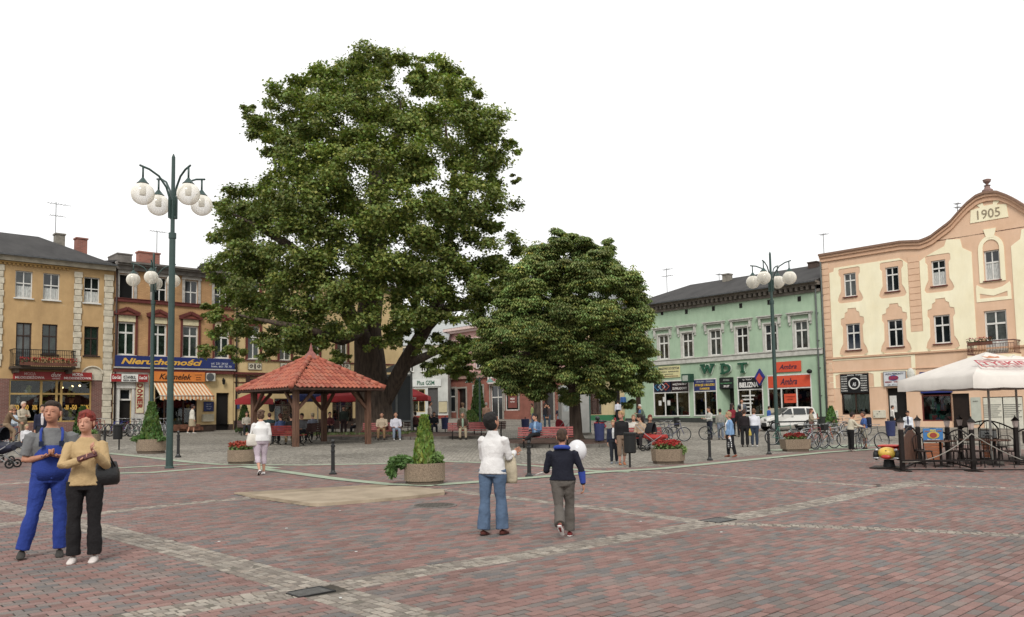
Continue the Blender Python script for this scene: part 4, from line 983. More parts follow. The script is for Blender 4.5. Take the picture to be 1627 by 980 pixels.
roof_pitch(c, a, b, ztop+.63, 2.2, 11, m_felt, .62, 3.2, 0)
c.bx('gutter', mat('zinc', '5e6062'), (a, b, -.78, -.66, ztop+.54, ztop+.64))
for px, py in ((1052, 497), (1090.6, 495), (1133.6, 490), (1177, 485.5), (1222, 480), (1270, 474.6)): u, z = c.u(px, py), c.z(px, py); q = MB(); q.bb(u-.13, u+.13, -.02, -.002, z-.18, z+.18); q.build('air_vent', mat('vent_dark', '1f1c1a', .9), c.t)
u, z = onroof(c, 1156, 452, 4.6); chimney(c, u, 4.6, z, .6, onroof(c, 1156, 437, 4.6)[1]-z, mat('grey_chimney', '8a8478'))
u, z = onroof(c, 1294, 436, 4.6); chimney(c, u, 4.6, z, .7, onroof(c, 1294, 418, 4.6)[1]-z, mat('dark_chimney', '54443c', .9))
aerial(c, 1060, 463, 426, 5, ((.1, .8), (.7, 1))); aerial(c, 1143, 452, 434, 5, ((.1, .5),))
lg = mat('green_letters', '17553c', .5, .08, 4); le = mat('letter_rim', 'c9d4c4', .6)
for ch, rr in (('W', (1115.8, 1137, 579.4, 593.8)), ('D', (1148.6, 1163, 578, 593)), ('T', (1174.6, 1189.3, 576, 591))):
    r = c.r(*rr)
    W_, H_ = r[1]-r[0], r[3]-r[2]
    for dy, e, m_, nm in ((-.1, .0, le, 'letter_rim'), (-.2, 0, lg, 'letter')):
        t_ = text_mb(ch, W_+(.12 if nm == 'letter_rim' else 0), H_+(.1 if nm == 'letter_rim' else 0), 0, .1 if nm == 'letter' else .06, .03)
        if ch in 'WDT':                       # slab serifs
            x0, x1, zz = -W_/2, W_/2, H_/2; sers = {'W': [(x0-.05, x0+W_*.3, zz), (x1-W_*.3, x1+.05, zz)], 'D': [(x0-.1, x0+W_*.35, zz), (x0-.1, x0+W_*.35, -zz)], 'T': [(-W_*.22, W_*.22, -zz)]}[ch]
            for s0, s1, zc in sers: t_.bb(s0, s1, -.05, .05, zc-.06, zc+.06)
        t_.v = [(x+(r[0]+r[1])/2, y+dy, z+(r[2]+r[3])/2) for x, y, z in t_.v]; t_.build(nm, m_, c.t)
sign(c.t, c.r(1047, 1081, 581.5, 600), 'cfc98f', -.06, .05, [('MASZYNY DO SZYCIA', .5, .8, .94, .2, '2b3340', 0, .01), ('CZĘŚCI  NAPRAWA', .5, .52, .9, .17, '2b3340'), ('SERWIS', .5, .3, .35, .08, '2b3340'), ('ul. SIEMIANOWICKA', .52, .12, .8, .1, '7a3a30')], label='pale yellow sign about sewing machines')
r = c.r(1086, 1098.7, 594, 607.5, -.7); q = MB(); q.bb(r[0], r[1], -1.0, -.35, r[2], r[3]); o = q.build('clock_box', mat('clock_green', '1f4a38', .6), c.t, bevel=.03); q = MB(); q.bb(r[0]+.12, r[1]-.12, -1.01, -1.001, r[2]+.12, r[3]-.12); q.build('clock_face', mat('clock_face', 'a9b3a6', .5), o); q = MB(); q.bb((r[0]+r[1])/2-.04, (r[0]+r[1])/2+.04, -.35, -.002, r[3]-.2, r[3]-.1); q.build('bracket_arm', iron, o)
def shopfront(r, cols, signs, goods, seed, low=None):
    a, b, z0, z1 = r; zr_ = z1-.95
    rm = room(c.t, (a, b, z0, z1), 1.8, goods, seed=seed, wallc='241f1d')
    f = MB(); e = .09
    for x in [a+e/2]+[c.u(p, 640) for p in cols]+[b-e/2]: f.bb(x-e/2, x+e/2, .0, .1, z0+e, z1-e)
    f.bb(a, b, -.02, .1, z1-e, z1-.002); f.bb(a, b, -.05, .1, z0+.002, z0+e); f.bb(a+e, b-e, .003, .097, zr_-e, zr_)
    o = f.build('shop_front', white, c.t); g = MB(); g.bb(a+.04, b-.04, .05, .056, z0+e, zr_-e); g.build('pane', glass_s, o)
    for (x0, x1, col, tx) in signs: sign(o, (x0, x1, zr_+.01, z1-e-.01), col, -.02, .05, tx)
    return o
x0, x1 = S1[0], S1[1]; xm = c.u(1066, 610)
o = shopfront(S1, (1057, 1076), [(x0+.09, xm-.05, '1a2038', [('◊◊◊', .5, .5, .01, .01, '1a2038')] if 0 else []), (xm+.05, x1-.09, '2a1a20', [('WĘŻYKI BHP', .5, .7, .85, .25, 'd8d4d0', 0, .02), ('DUWLADOWY', .5, .3, .85, .25, 'd8d4d0', 0, .02)])], ['b0303a', 'd8d6d2', 'b9b4ac', '7a2a30', 'cfcac2', '4a4f58'], 51)
for k, col in enumerate(('2f8fc0', 'd8d8d8', 'c04a2a')):
    q = MB(); xc = (x0+xm)/2+(k-1)*.42; zc = zt-.5
    pts = [(xc-.34, -.035, zc), (xc, -.035, zc+.3), (xc+.34, -.035, zc), (xc, -.035, zc-.3)]; q.tube(pts, .035, 5, closed=True); q.build('diamond_emblem', mat('emblem_'+col, col, .5), o)
for k in range(3): q = MB(); xx = x0+.5+.45*k; q.bb(xx, xx+.28, .03, .045, zs1+.9+.3*(k % 2), zs1+1.3+.3*(k % 2)); q.build('paper_notice', mat('paper', 'd5d5d0', .9), o)
x0, x1 = S2[0], S2[1]
shopfront(S2, (1121,), [(x0+.09, x1-.09, '222f6a', [('OKULARY · ZEGARKI', .5, .84, .8, .16, 'a9adb4'), ('STROJE i BLUZKI', .5, .5, .9, .28, 'd8b020', 0, .03), ('DAMSKIE', .5, .18, .45, .2, 'd8b020', 0, .03)])], ['a03038', '2a7a8a', 'c8a040', '5a4a8a', 'cfd0d0'], 52)
sign(c.t, (SD[0], SD[1], zt-.85, zt-.05), '1d2422', -.04, .05, [('APTEKA', .5, .8, .45, .15, 'a9b0a8'), ('WIELOBRANŻOWY', .5, .52, .85, .16, '4a8a5a', 0, .02), ('SKLEP', .5, .22, .4, .2, 'd8d4d0', 0, .02)])
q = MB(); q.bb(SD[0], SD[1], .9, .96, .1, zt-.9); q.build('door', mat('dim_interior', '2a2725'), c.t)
q = MB(); q.add([(SD[0]-.001, 0, 0), (SD[0]+.3, .9, 0), (SD[0]+.3, .9, zt-.9), (SD[0]-.001, 0, zt-.9)], [(0, 1, 2, 3)]); q.add([(SD[1], 0, 0), (SD[1]-.3, .9, 0), (SD[1]-.3, .9, zt-.9), (SD[1], 0, zt-.9)], [(0, 3, 2, 1)]); q.build('door_jamb', greenm, c.t)
x0, x1 = S3[0], S3[1]
o = shopfront(S3, (1192,), [(x0+.09, x1-.09, '15171a', [('Sp. "KaRo"', .4, .82, .4, .18, 'd8d4d0'), ('BIELIZNA', .46, .36, .8, .45, 'e6e4e0', 0, .03)])], ['d8d8da', 'b8863a', '2a2a32', 'c8c0b8'], 53)
for k in range(5): q = MB(); xx = x0+.35; q.bb(xx, xx+1.1-.1*k, .03, .042, zt-1.5-.28*k, zt-1.4-.28*k); q.build('lettering', mat('paper', 'd5d5d0'), o)
x0, x1 = S4[0], S4[1]
o = shopfront(S4, (1242, 1266.4), [(x0+.09, x1-.09, 'd8481c', [('Ambra', .5, .5, .4, .55, '2a2440', .35, .01)])], ['b8503a', '6a3a5a', 'c8c0b8', '8a7a6a', 'd0503a'], 54)
sign(c.t, c.r(1232.5, 1273.4, 574, 590.7), 'd8481c', -.08, .06, [('Ambra', .5, .5, .68, .45, '2a2440', .35, .01)], label='orange sign higher on the wall')
r = c.r(1246, 1265.5, 625.5, 640); sign(o, r, 'd8481c', -.01, .02, [('WYPRZEDAŻ', .5, .7, .8, .15, '8a2a18'), ('LETNIA', .5, .4, .5, .15, '8a2a18')], name='poster')
r = c.r(1222, 1288, 648, 655, -.4); q = MB(); q.bb(r[0], r[1], -.55, -.1, r[2]-.05, r[2]); q.bb(r[0], r[1], -.56, -.54, r[2], r[3]); sh_ = q.build('goods_shelf', mat('cabinet_beige', 'bdb59c'), c.t)
# diamond sign on a bracket
u, z = c.f.uz(1207, 599, -.5)[0]-c.uc, c.f.uz(1207, 599, -.5)[1]-c.base; q = MB(); q.prism([(u-.42, z), (u, z+.62), (u+.42, z), (u, z-.62)], -.55, -.4); o = q.build('diamond_sign', mat('diamond_blue', '2a2f80', .5), c.t, recalc=True); q = MB(); q.prism([(u-.27, z-.1), (u, z+.3), (u+.27, z-.1), (u, z-.5)], -.57, -.551); q.build('diamond_centre', mat('diamond_orange', 'c8452a', .5), o, recalc=True); q = MB(); q.bb(u-.03, u+.03, -.4, -.002, z-.04, z+.04); q.build('bracket_arm', iron, o)
pipe(c, b-.3, 0, ztop+.3, -.14, mat('grey_pipe', '5a5f5c', .6)); 
u, z = c.u(1290, 590), c.z(1290, 590); q = MB(); q.ell((u, -.35, z), (.2, .16, .16), 10, 8); q.bb(u-.02, u+.02, -.3, -.002, z-.02, z+.02); q.build('floodlight', iron, c.t)
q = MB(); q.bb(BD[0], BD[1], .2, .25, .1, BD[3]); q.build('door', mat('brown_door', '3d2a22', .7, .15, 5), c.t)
u, z = c.u(992.6, 636), c.z(992.6, 637); q = MB(); q.bb(u-.22, u+.22, -.4, -.02, z-.35, z+.35); q.build('payphone', mat('payphone_blue', '2a5a9a', .5), c.t, bevel=.06)
u, z = c.u(1323, 660), 0
# ---------------------------------------------------------------- cream house of 1905
u0 = FR.uz(1309.5, 560)[0]+.02; um = FR.uz(1576, 420)[0]; u1 = um+(um-u0)
creamy = mat('cream_yellow_render', 'f2eac8', .9, .04, .5, .2, col2='eadfb8'); tan = mat('tan_render', 'dfb998', .9, .06, .6, .25, col2='d6ae8b', fine=10)
c = Ctx('cream_gabled_house', FR, u0, u1, -.02, 'cream and tan house with curved gable dated 1905 at the right')
A, B = c.u0-c.uc, c.u1-c.uc
def uzl(px, py): a = c.f.uz(px, py); return a[0]-c.uc, a[1]-c.base
prof = [(1298, 407), (1337, 400.8), (1385, 394.4), (1432.5, 388.7), (1464, 385), (1480, 378.6), (1492.5, 369), (1511.6, 354.8), (1524, 340.6), (1537, 326.4), (1552.7, 313.8), (1565, 309), (1576, 308)]
pp = [uzl(*p) for p in prof]; pp[0] = (A, pp[0][1])
zE = sum(p[1] for p in pp[:4])/4; pp = [(p[0], zE) if i < 4 else p for i, p in enumerate(pp)]
full = pp+[(-p[0], p[1]) for p in pp[::-1][1:]]
top = even([c.r(1340.6, 1360, 432.4, 470.4), c.r(1406.5, 1428.3, 423.5, 462.5), c.r(1480, 1502.7, 414.4, 454.6)])
mid = even([c.r(1344.4, 1367, 513.7, 555.8), c.r(1410.3, 1435, 507.4, 551), c.r(1483.7, 1510, 500, 545.4)])
arw = c.r(1564, 1589, 397, 445); arw = (-(arw[1]-arw[0])/2, (arw[1]-arw[0])/2, arw[2], arw[3])
bd = c.r(1565, 1601, 492.5, 562); bd = (-(bd[1]-bd[0])/2, (bd[1]-bd[0])/2, bd[2], bd[3])
mir = lambda rs: [(-r[1], -r[0], r[2], r[3]) for r in rs]
W1 = c.r(1336.7, 1381.5, 593.6, 658.5); D1 = c.r(1409, 1441, 616, 676); W3 = c.r(1464, 1511.7, 600, 669); D2 = c.r(1512, 1541, 625, 680); D4 = c.r(1562, 1626, 630, 676)
zgl = c.z(1436, 562)                              # ground floor band top
ops = top+mid+mir(top)+mir(mid)+[arw, bd, W1, (D1[0], D1[1], .1, D1[3]), W3, (D2[0], D2[1], .1, D2[3]), (D4[0], D4[1], .2, D4[3])]
zbase = zE-.6
c.wall(tan, zbase, ops, bands=[(-1.2, zgl-.9, tan), (zgl-.9, zbase, tan)])
# gable above the eaves
gl_ = [p for p in full]; mb = MB(); n = len(gl_); ops_g = arw
mb2 = MB()
cols_ = sorted({p[0] for p in gl_}|{arw[0], arw[1]}); 
def topz(u): return float(np.interp(u, [p[0] for p in gl_], [p[1] for p in gl_]))
fine = sorted(set(list(np.linspace(A, B, 90))+[arw[0], arw[1]]))
for x0, x1 in zip(fine[:-1], fine[1:]):
    xm = (x0+x1)/2; lo = zbase
    if arw[0] < xm < arw[1]: lo = max(zbase, arw[3])
    for y, rev in ((0, 0), (.5, 1)):
        q_ = [(x0, y, lo), (x1, y, lo), (x1, y, topz(x1)), (x0, y, topz(x0))]; mb2.add(q_, [(0, 1, 2, 3) if not rev else (0, 3, 2, 1)])
mb2.build('gable', tan, c.t)
cap_pts = [(x, -.1, topz(x)) for x in fine]
q = MB(); top_pts = []
for (x0, _, z0), (x1, _, z1) in zip(cap_pts[:-1], cap_pts[1:]):
    q.add([(x0, -.32, z0), (x1, -.32, z1), (x1, .6, z1), (x0, .6, z0), (x0, -.32, z0+.14), (x1, -.32, z1+.14), (x1, .6, z1+.14), (x0, .6, z0+.14)], [(0, 4, 5, 1)[::-1], (4, 7, 6, 5)[::-1], (0, 1, 2, 3)[::-1], (3, 2, 6, 7)])
q.build('coping', mat('brown_coping', '8a6a56', .8, .1), c.t)
q = MB()
for (x0, _, z0), (x1, _, z1) in zip(cap_pts[:-1], cap_pts[1:]):
    for za_, zb_, yy in ((-.16, -.002, -.22), (-.42, -.162, -.12)):
        q.add([(x0, yy, z0+za_), (x1, yy, z1+za_), (x1, yy, z1+zb_), (x0, yy, z0+zb_), (x0, 0, z0+za_), (x1, 0, z1+za_)], [(0, 1, 2, 3), (0, 4, 5, 1)])
q.build('cornice', mat('tan_light', 'd3a785', .9, .06), c.t)
# finial
uf, zf = 0, topz(0)+.14; q = MB(); q.lathe([(.3, 0), (.3, .12), (.18, .2), (.14, .35), (.2, .4)], 12, (0, 0, zf)); q.lathe([(.08, .4), (.08, .5), (.2, .62), (.24, .75), (.1, .8)], 12, (0, 0, zf+.0)); q.build('finial', mat('finial_stone', '8d6f66', .8), c.t)
# flat raised cream fields with the tan showing between them
def field(poly, m=creamy, y=-.03, name='render_panel', holes=()):
    bm = bmesh.new(); vs = [bm.verts.new((p[0], y, p[1])) for p in poly]; es = [bm.edges.new((vs[i], vs[(i+1) % len(vs)])) for i in range(len(vs))]
    for h in holes:
        hv = [bm.verts.new((p[0], y, p[1])) for p in h]; es += [bm.edges.new((hv[i], hv[(i+1) % len(hv)])) for i in range(len(hv))]
    bmesh.ops.triangle_fill(bm, use_beauty=True, use_dissolve=False, edges=es)
    r_ = bmesh.ops.extrude_face_region(bm, geom=bm.faces[:]); 
    for e in r_['geom']:
        if isinstance(e, bmesh.types.BMVert): e.co.y = -.001
    bmesh.ops.recalc_face_normals(bm, faces=bm.faces)
    me = bpy.data.meshes.new(name); bm.to_mesh(me); bm.free(); me.materials.append(m); return link_mesh(name, me, c.t)
def blob(r, kind):
    a, b, z0, z1 = r; x = (a+b)/2; w_ = (b-a)/2; P = []
    if kind == 'top': P = [(w_+.22, z1+.36), (w_+.32, z1+.28), (w_+.32, z1-.05), (w_+.2, z1-.22), (w_+.2, z0+.4), (w_+.36, z0+.1), (w_+.46, z0-.2), (w_+.36, z0-.36), (w_+.2, z0-.4)]
    else: P = [(.28, z1+1.05), (.32, z1+.85), (.5, z1+.75), (w_+.05, z1+.46), (w_+.3, z1+.38), (w_+.33, z1), (w_+.2, z1-.2), (w_+.22, z0+.45), (w_+.42, z0+.1), (w_+.5, z0-.22), (w_+.38, z0-.44), (w_+.16, z0-.38)]
    return [(x+p[0], p[1]) for p in P]+[(x-p[0], p[1]) for p in P[::-1]]
zlow = c.z(1436, 560.5)
ul, ur = c.u(1320, 480), c.u(1444, 460); um1, um2 = c.u(1463.5, 460), c.u(1546, 440)
hi1 = zE-.95
zband = c.z(1436, 560); 
def ring(pts): return pts
zstrip = c.z(1455, 527)
# left field spans under the middle strip
L = [(ul, zlow), (um2, zlow), (um2, c.z(1545, 400)), (um2-.5, c.z(1540, 392)), (um2-.6, c.z(1538, 378)), (um2-1.4, c.z(1525, 377)), ((um1+um2)/2, c.z(1500, 391)), (um1+.5, hi1-.1), (um1, hi1-.4), (um1, zstrip), (ur, zstrip), (ur, hi1-.4), (ur-.5, hi1), (ul+.35, hi1), (ul+.3, hi1-.25), (ul, hi1-.3)]
hl = [blob(r, 'top') for r in top]+[blob(r, 'mid') for r in mid]
field(L, holes=hl); field([(-p[0], p[1]) for p in L[::-1]], holes=[[(-p[0], p[1]) for p in h[::-1]] for h in hl])
# strip of dragged blocks in the middle pilaster
for s_ in (1, -1):
    for k in range(12):
        z0 = zstrip+(hi1-zstrip)*k/12; q = MB(); q.bb(s_*(um1-.03), s_*(ur+.03), -.03, -.002, z0+.02, z0+(hi1-zstrip)/12-.02); q.build('pilaster_block', tan, c.t)
for k in range(26):
    z0 = .3+(zE-.8)*k/26; q = MB(); q.bb(A+.02, ul-.05, -.035, -.002, z0+.02, z0+(zE-.8)/26-.02); q.build('corner_block', tan, c.t)
for r in top+mir(top): window(c.t, r, white, .08, tr=.68, sill=1, sillm=darkred, y=.1, cur=.5 if r[0] > -6 else None)
for r in mid+mir(mid): window(c.t, r, white, .09, tr=.64, sill=1, sillm=darkred, y=.1, pane=glass_mat('blue_window_glass', '232c3a') if r == mid[0] else glass_d, cur=None)
window(c.t, arw, white, .08, tr=.6, sill=1, sillm=darkred, y=.12, cur=.55); window(c.t, bd, white, .1, tr=.7, y=.12, cur=.3, name='balcony_door')
# arched surround of the gable window
x0, z1 = arw[1]+.28, arw[3]; P = [(x0, arw[2]-.1), (x0, z1)]+[(x0*math.cos(t), z1+.05+.85*math.sin(t)) for t in np.linspace(.1, PI-.1, 12)]+[(-x0, z1), (-x0, arw[2]-.1)]
xi = arw[1]+.03; hole = [(xi, arw[2]-.08), (xi, z1+.02)]+[(xi*math.cos(t), z1+.15+.5*math.sin(t)) for t in np.linspace(.1, PI-.1, 10)]+[(-xi, z1+.02), (-xi, arw[2]-.08)]
field(P, holes=[hole], y=-.05, name='arched_surround'); field([(-.35, z1+1.3), (-.2, z1+.75), (.2, z1+.75), (.35, z1+1.3)], y=-.06, name='keystone')
pz0, pz1 = c.z(1576, 478), c.z(1576, 450); P = [(-.95, pz0), (.95, pz0), (.95, pz1-.2), (0.9, pz1), (.5, pz1-.25), (0, pz1-.35), (-.5, pz1-.25), (-.9, pz1), (-.95, pz1-.2)]
field(P, holes=[[(-.75, pz0+.2), (.75, pz0+.2), (.75, pz1-.55), (0, pz1-.75), (-.75, pz1-.55)]], name='apron_panel')
t0, t1 = c.z(1570, 350), c.z(1570, 318); P = [(-1.05, t0), (1.05, t0), (.98, t0+.65*(t1-t0)), (.45, t0+.7*(t1-t0)), (.8, t1), (.35, t1+.1), (.25, t1-.3), (-.25, t1-.3), (-.35, t1+.1), (-.8, t1), (-.45, t0+.7*(t1-t0)), (-.98, t0+.65*(t1-t0))]
field(P, y=-.04, name='date_tablet'); mb = text_mb('1905', 1.25, .55, 0, .03, -.0); mb.v = [(x, y-.05, z+t0+.42) for x, y, z in mb.v]; mb.build('date_numerals', mat('taupe_numerals', '9a8a70', .8), c.t)
# balcony
u_a, u_b = c.f.uz(1541, 560, -1.0)[0]-c.uc, c.f.uz(1617, 560, -1.0)[0]-c.uc; bz = c.z(1578, 564, -.9); bt = c.z(1578, 541, -.9)
u_a = -(u_b-u_a)/2; u_b = -u_a
c.bx('balcony_slab', creamy, (u_a, u_b, -1.1, -.002, bz-.15, bz), (u_a+.2, u_b-.2, -.9, -.002, bz-.35, bz-.152))
mb = MB(); redr = mat('oxide_rail', '5c2a26', .6, .1)
mb.bb(u_a, u_b, -1.1, -1.04, bt-.06, bt); mb.bb(u_a, u_b, -1.09, -1.05, bz+.08, bz+.12); mb.bb(u_a, u_b, -1.09, -1.05, bt-.2, bt-.17)
for x in (u_a, u_b-.05): mb.bb(x, x+.05, -1.038, -.002, bt-.06, bt); mb.bb(x, x+.04, -1.038, -.002, bz+.08, bz+.12)
for i in range(30): x = u_a+.03+(u_b-u_a-.06)*i/29; mb.tube([(x, -1.07, bz+.12), (x, -1.16, bz+.3), (x, -1.07, bt-.2)], .012, 4)
for y in np.linspace(-1, -.15, 6): mb.bb(u_b-.04, u_b-.02, y-.01, y+.01, bz+.1, bt-.05); mb.bb(u_a+.02, u_a+.04, y-.01, y+.01, bz+.1, bt-.05)
mb.build('railing', redr, c.t)
for x in (u_a+.45, -.2): q = MB(); q.bb(x-.35, x+.35, -1.3, -1.12, bt-.24, bt-.06); q.build('flower_box', mat('terracotta_box', '6b4030'), c.t); flowers(c.t, x-.4, x+.4, -1.2, bt-.06, 110, .28, .16, green=.75, red=mat('pale_pink_bloom', 'c07a7a', .8, .2, 20) if x < -.5 else None)
# ground floor band and shops
q = c.bx('string_course', mat('tan_light', 'd3a785'), (A, B, -.1, -.002, zgl-.05, zgl+.05), (A, B, -.06, -.003, zgl-1.0, zgl-.95))
zpl = c.z(1360, 590)

zc0, zc1 = c.z(1436, 613), zgl-.08; bz0, bz1 = c.z(1436, 585.5), c.z(1436, 566.5); wb = (W1[0]-.35, W1[1]+.35); sb = c.r(1402, 1446, 585, 613)
for sg in (1,): field([(ul-.35, zc0), (W3[0]-.25, zc0), (W3[0]-.25, zc1), (ul-.35, zc1)], y=-.025, holes=[[(ul-.1, bz0), (W3[0]-.5, bz0), (W3[0]-.5, bz1), (ul-.1, bz1)], [(wb[0], zc0+.02), (wb[1], zc0+.02), (wb[1], bz0-.25), (wb[1]-.4, bz0-.12), (wb[0]+.4, bz0-.12), (wb[0], bz0-.25)], [(sb[0]-.1, zc0+.02), (sb[1], zc0+.02), (sb[1], bz0-.2), (sb[0]-.1, bz0-.2)]])
r = W1; zsp = c.z(1360, 624)
o = sign(c.t, (r[0], r[1], zsp, r[3]), '17171a', -.06, .1, [('AS', .5, .45, .12, .2, 'c9c9c9', 0, .03)], label='black hairdresser sign with white rows of lettering')
q = MB(); xc, zc = (r[0]+r[1])/2, zsp+(r[3]-zsp)*.48; q.tube([(xc+.36*math.cos(t), -.075, zc+.36*math.sin(t)) for t in np.linspace(0, 2*PI, 20)[:-1]], .05, 5, closed=True); q.build('ring_emblem', mat('paper', 'd5d5d0'), o)
for col_ in (.14, .84):
    for k, s in enumerate(('STRZYŻENIE', 'MODELOWANIE', 'FARBOWANIE', 'BALEJAŻ', 'TRWAŁA', 'PASEMKA', 'KOKI')):
        H_ = r[3]-zsp; W_ = r[1]-r[0]; t_ = text_mb(s, W_*.22, H_*.07, 0, .01, .02); t_.v = [(x+r[0]+W_*col_, y-.075, z+r[3]-H_*(.13+.125*k)) for x, y, z in t_.v]; t_.build('lettering', mat('paper', 'd5d5d0'), o)
for cx_ in (.38, .68): t_ = text_mb('SALON' if cx_ < .5 else 'FRYZJERSKI', W_*.24, H_*.07, 0, .01, .02); t_.v = [(x+r[0]+W_*cx_, y-.075, z+r[3]-H_*.07) for x, y, z in t_.v]; t_.build('lettering', mat('paper', 'd5d5d0'), o)
rw = (r[0], r[1], r[2], zsp-.01); room(c.t, (r[0], r[1], r[2], r[3]), 1.8, ['8a6a3a', 'b8b4aa', '5a2a20', 'd0c8a0'], seed=61, wallc='201c1a'); window(c.t, rw, mat('dark_wood', '3f2a1f'), .08, tr=None, pane=glass_s, y=.06, cur=None)
q = MB(); nn = 40; vs = []
for i in range(nn+1): x = rw[0]+.1+(rw[1]-rw[0]-.2)*i/nn; yy = .22+.03*math.sin(i*1.3); vs += [(x, yy, zsp-1.15+.08*math.sin(i*.8)), (x, yy, zsp-.1)]
q.add(vs, [(2*i, 2*i+2, 2*i+3, 2*i+1) for i in range(nn)]); q.build('net_curtain', lace, c.t)
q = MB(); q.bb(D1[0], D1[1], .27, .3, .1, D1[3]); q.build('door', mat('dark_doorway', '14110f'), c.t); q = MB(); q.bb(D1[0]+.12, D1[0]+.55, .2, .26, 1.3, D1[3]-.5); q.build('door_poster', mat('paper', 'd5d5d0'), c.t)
q = MB(); q.add([(D1[0], 0, .1), (D1[0]+.02, -.0, .1), (D1[0]+.02, -.0, D1[3]), (D1[0], 0, D1[3])], [(0, 1, 2, 3)])
sign(c.t, c.r(1406, 1440, 590.5, 612.5), 'cfd2d6', -.12, .1, [('ALFA PIEMONTY', .5, .85, .85, .14, '39405a', 0, .01), ('MIĘSO · WĘDLINY', .5, .26, .92, .14, '9a2030', 0, .02), ('tel. 271 03 91', .5, .08, .7, .09, '39405a')], label='white butcher sign with blue oval', frame='8a8d92')
r = c.r(1413, 1429, 596, 604.5); q = MB(); q.lathe([(1, 0), (1, .02)], 24); q.v = [(x*(r[1]-r[0])/2+(r[0]+r[1])/2, -.125-z, y*(r[3]-r[2])/2+(r[2]+r[3])/2) for x, y, z in q.v]; q.build('oval_emblem', mat('oval_blue', '2b3f8f', .5), c.t); t_ = text_mb('888', .6, .25, 0, .01, .02); t_.v = [(x+(r[0]+r[1])/2, y-.155, z+(r[2]+r[3])/2) for x, y, z in t_.v]; t_.build('lettering', mat('oval_red', 'b03040', .5), c.t)
u, z = c.f.uz(1447, 594, -.6)[0]-c.uc, c.f.uz(1447, 594, -.6)[1]-c.base; q = MB(); q.ell((u, -.6, z), (.25, .1, .38), 14, 10); q.bb(u-.03, u+.03, -.5, -.002, z-.03, z+.03); q.build('round_projecting_sign', mat('cream_disc', 'd0cfc4', .5), c.t)
r = c.r(1460, 1512, 589, 624); o = sign(c.t, (W3[0], W3[1]+.1, c.z(1488, 624), c.z(1488, 590)), '23307a', -.08, .07, [('GRILL BAR', .5, .7, .6, .2, 'd8d4d0')], label='blue sign partly behind the parasol')
zz = c.z(1488, 627); room(c.t, (W3[0], W3[1], W3[2], zz), 1.6, ['3a8a80', '4a6a9a', 'b03a4a', 'c8d0d0'], seed=62, wallc='2e5550'); window(c.t, (W3[0], W3[1], W3[2], zz), darkred, .08, tr=None, cols=(), pane=glass_s, y=.06)
q = MB(); q.bb(W3[0]+1.1, W3[1]-.5, .12, .14, W3[2]+.7, zz-.2); q.build('poster', mat('travel_poster', '4a7a9a', .6, .6, 2.2, col2='8a3040'), c.t)
q = MB(); q.bb(D2[0], D2[1], .2, .26, .1, D2[3]); q.build('door', mat('brown_glazed_door', '2a1f1b', .4, .2, 3), c.t)
r = c.r(1541, 1560, 631, 672); sign(c.t, (D2[1]+.08, D4[0]-.1, .5, D4[3]), 'b8bcae', -.03, .02, [('INFO', .5, .85, .5, .05, '6a6a60')], name='poster')
wd = D4[1]-D4[0]
for k in range(2): q = MB(); q.bb(D4[0]+wd*k/2+.03, D4[0]+wd*(k+1)/2-.03, .03, .08, .2, D4[3]-.05); o = q.build('door_leaf', mat('offwhite_door', 'd6d3c2', .6, .06, 3), c.t); q = MB(); [q.bb(D4[0]+wd*(k+.5)/2-.5, D4[0]+wd*(k+.5)/2+.45-.1*(i % 3), .02, .029, D4[3]-.5-.12*i, D4[3]-.45-.12*i) for i in range(7)]; q.build('notice_text', mat('pale_ink', '8a8a80', .8), o)
for (p0, p1, y0_, y1_) in ((1321, 1332.5, 652, 664), (1388, 1408, 651.5, 664)): r = c.r(p0, p1, y0_, y1_); q = MB(); q.bb(r[0], r[1], -.09, -.002, r[2], r[3]); o = q.build('meter_box', mat('meter_white', 'cfc9b4', .6, .08), c.t, bevel=.015); q = MB(); [q.bb(r[0]+x, r[0]+x+.07, -.1, -.091, r[2]+z_, r[2]+z_+.05) for x, z_ in ((.05, .1), (.4, .4), (.25, .25))]; q.build('meter_latch', mat('latch_dark', '4a4844', .6), o)
roof_pitch(c, A, B, zE-.2, .5, 13, mat('red_roof', '7a4438', .9), 0)
aerial(c, 1309, 398, 371, 3, ((.05, .5),)); aerial(c, 1522, 345, 322, 3, ((.05, .3), (.3, .3)))
pipe(c, A+.06, 0, zE-.4, -.1, mat('grey_pipe', '5a5f5c'))
# ================================================================ trees and shrubs
m_leafbark = mat('bark', '5a4c40', .95, .3, 3, .8, stretch=(3, 3, .5), fine=18)
def leaf_mat(name, tr=.25):
    m = bpy.data.materials.new(name); m.use_nodes = True; n = m.node_tree.nodes; l = m.node_tree.links; b = n['Principled BSDF']; out = n['Material Output']
    a = n.new('ShaderNodeAttribute'); a.attribute_name = 'tint'; l.new(a.outputs['Color'], b.inputs['Base Color']); b.inputs['Roughness'].default_value = .55; b.inputs['Specular IOR Level'].default_value = .35
    t = n.new('ShaderNodeBsdfTranslucent'); vm = n.new('ShaderNodeVectorMath'); vm.operation = 'MULTIPLY'; vm.inputs[1].default_value = (1.3, 1.5, .5); l.new(a.outputs['Color'], vm.inputs[0]); l.new(vm.outputs[0], t.inputs[0])
    mx = n.new('ShaderNodeMixShader'); mx.inputs[0].default_value = tr; l.new(b.outputs[0], mx.inputs[1]); l.new(t.outputs[0], mx.inputs[2]); l.new(mx.outputs[0], out.inputs[0]); return m
m_leaf = leaf_mat('leaf', .2)
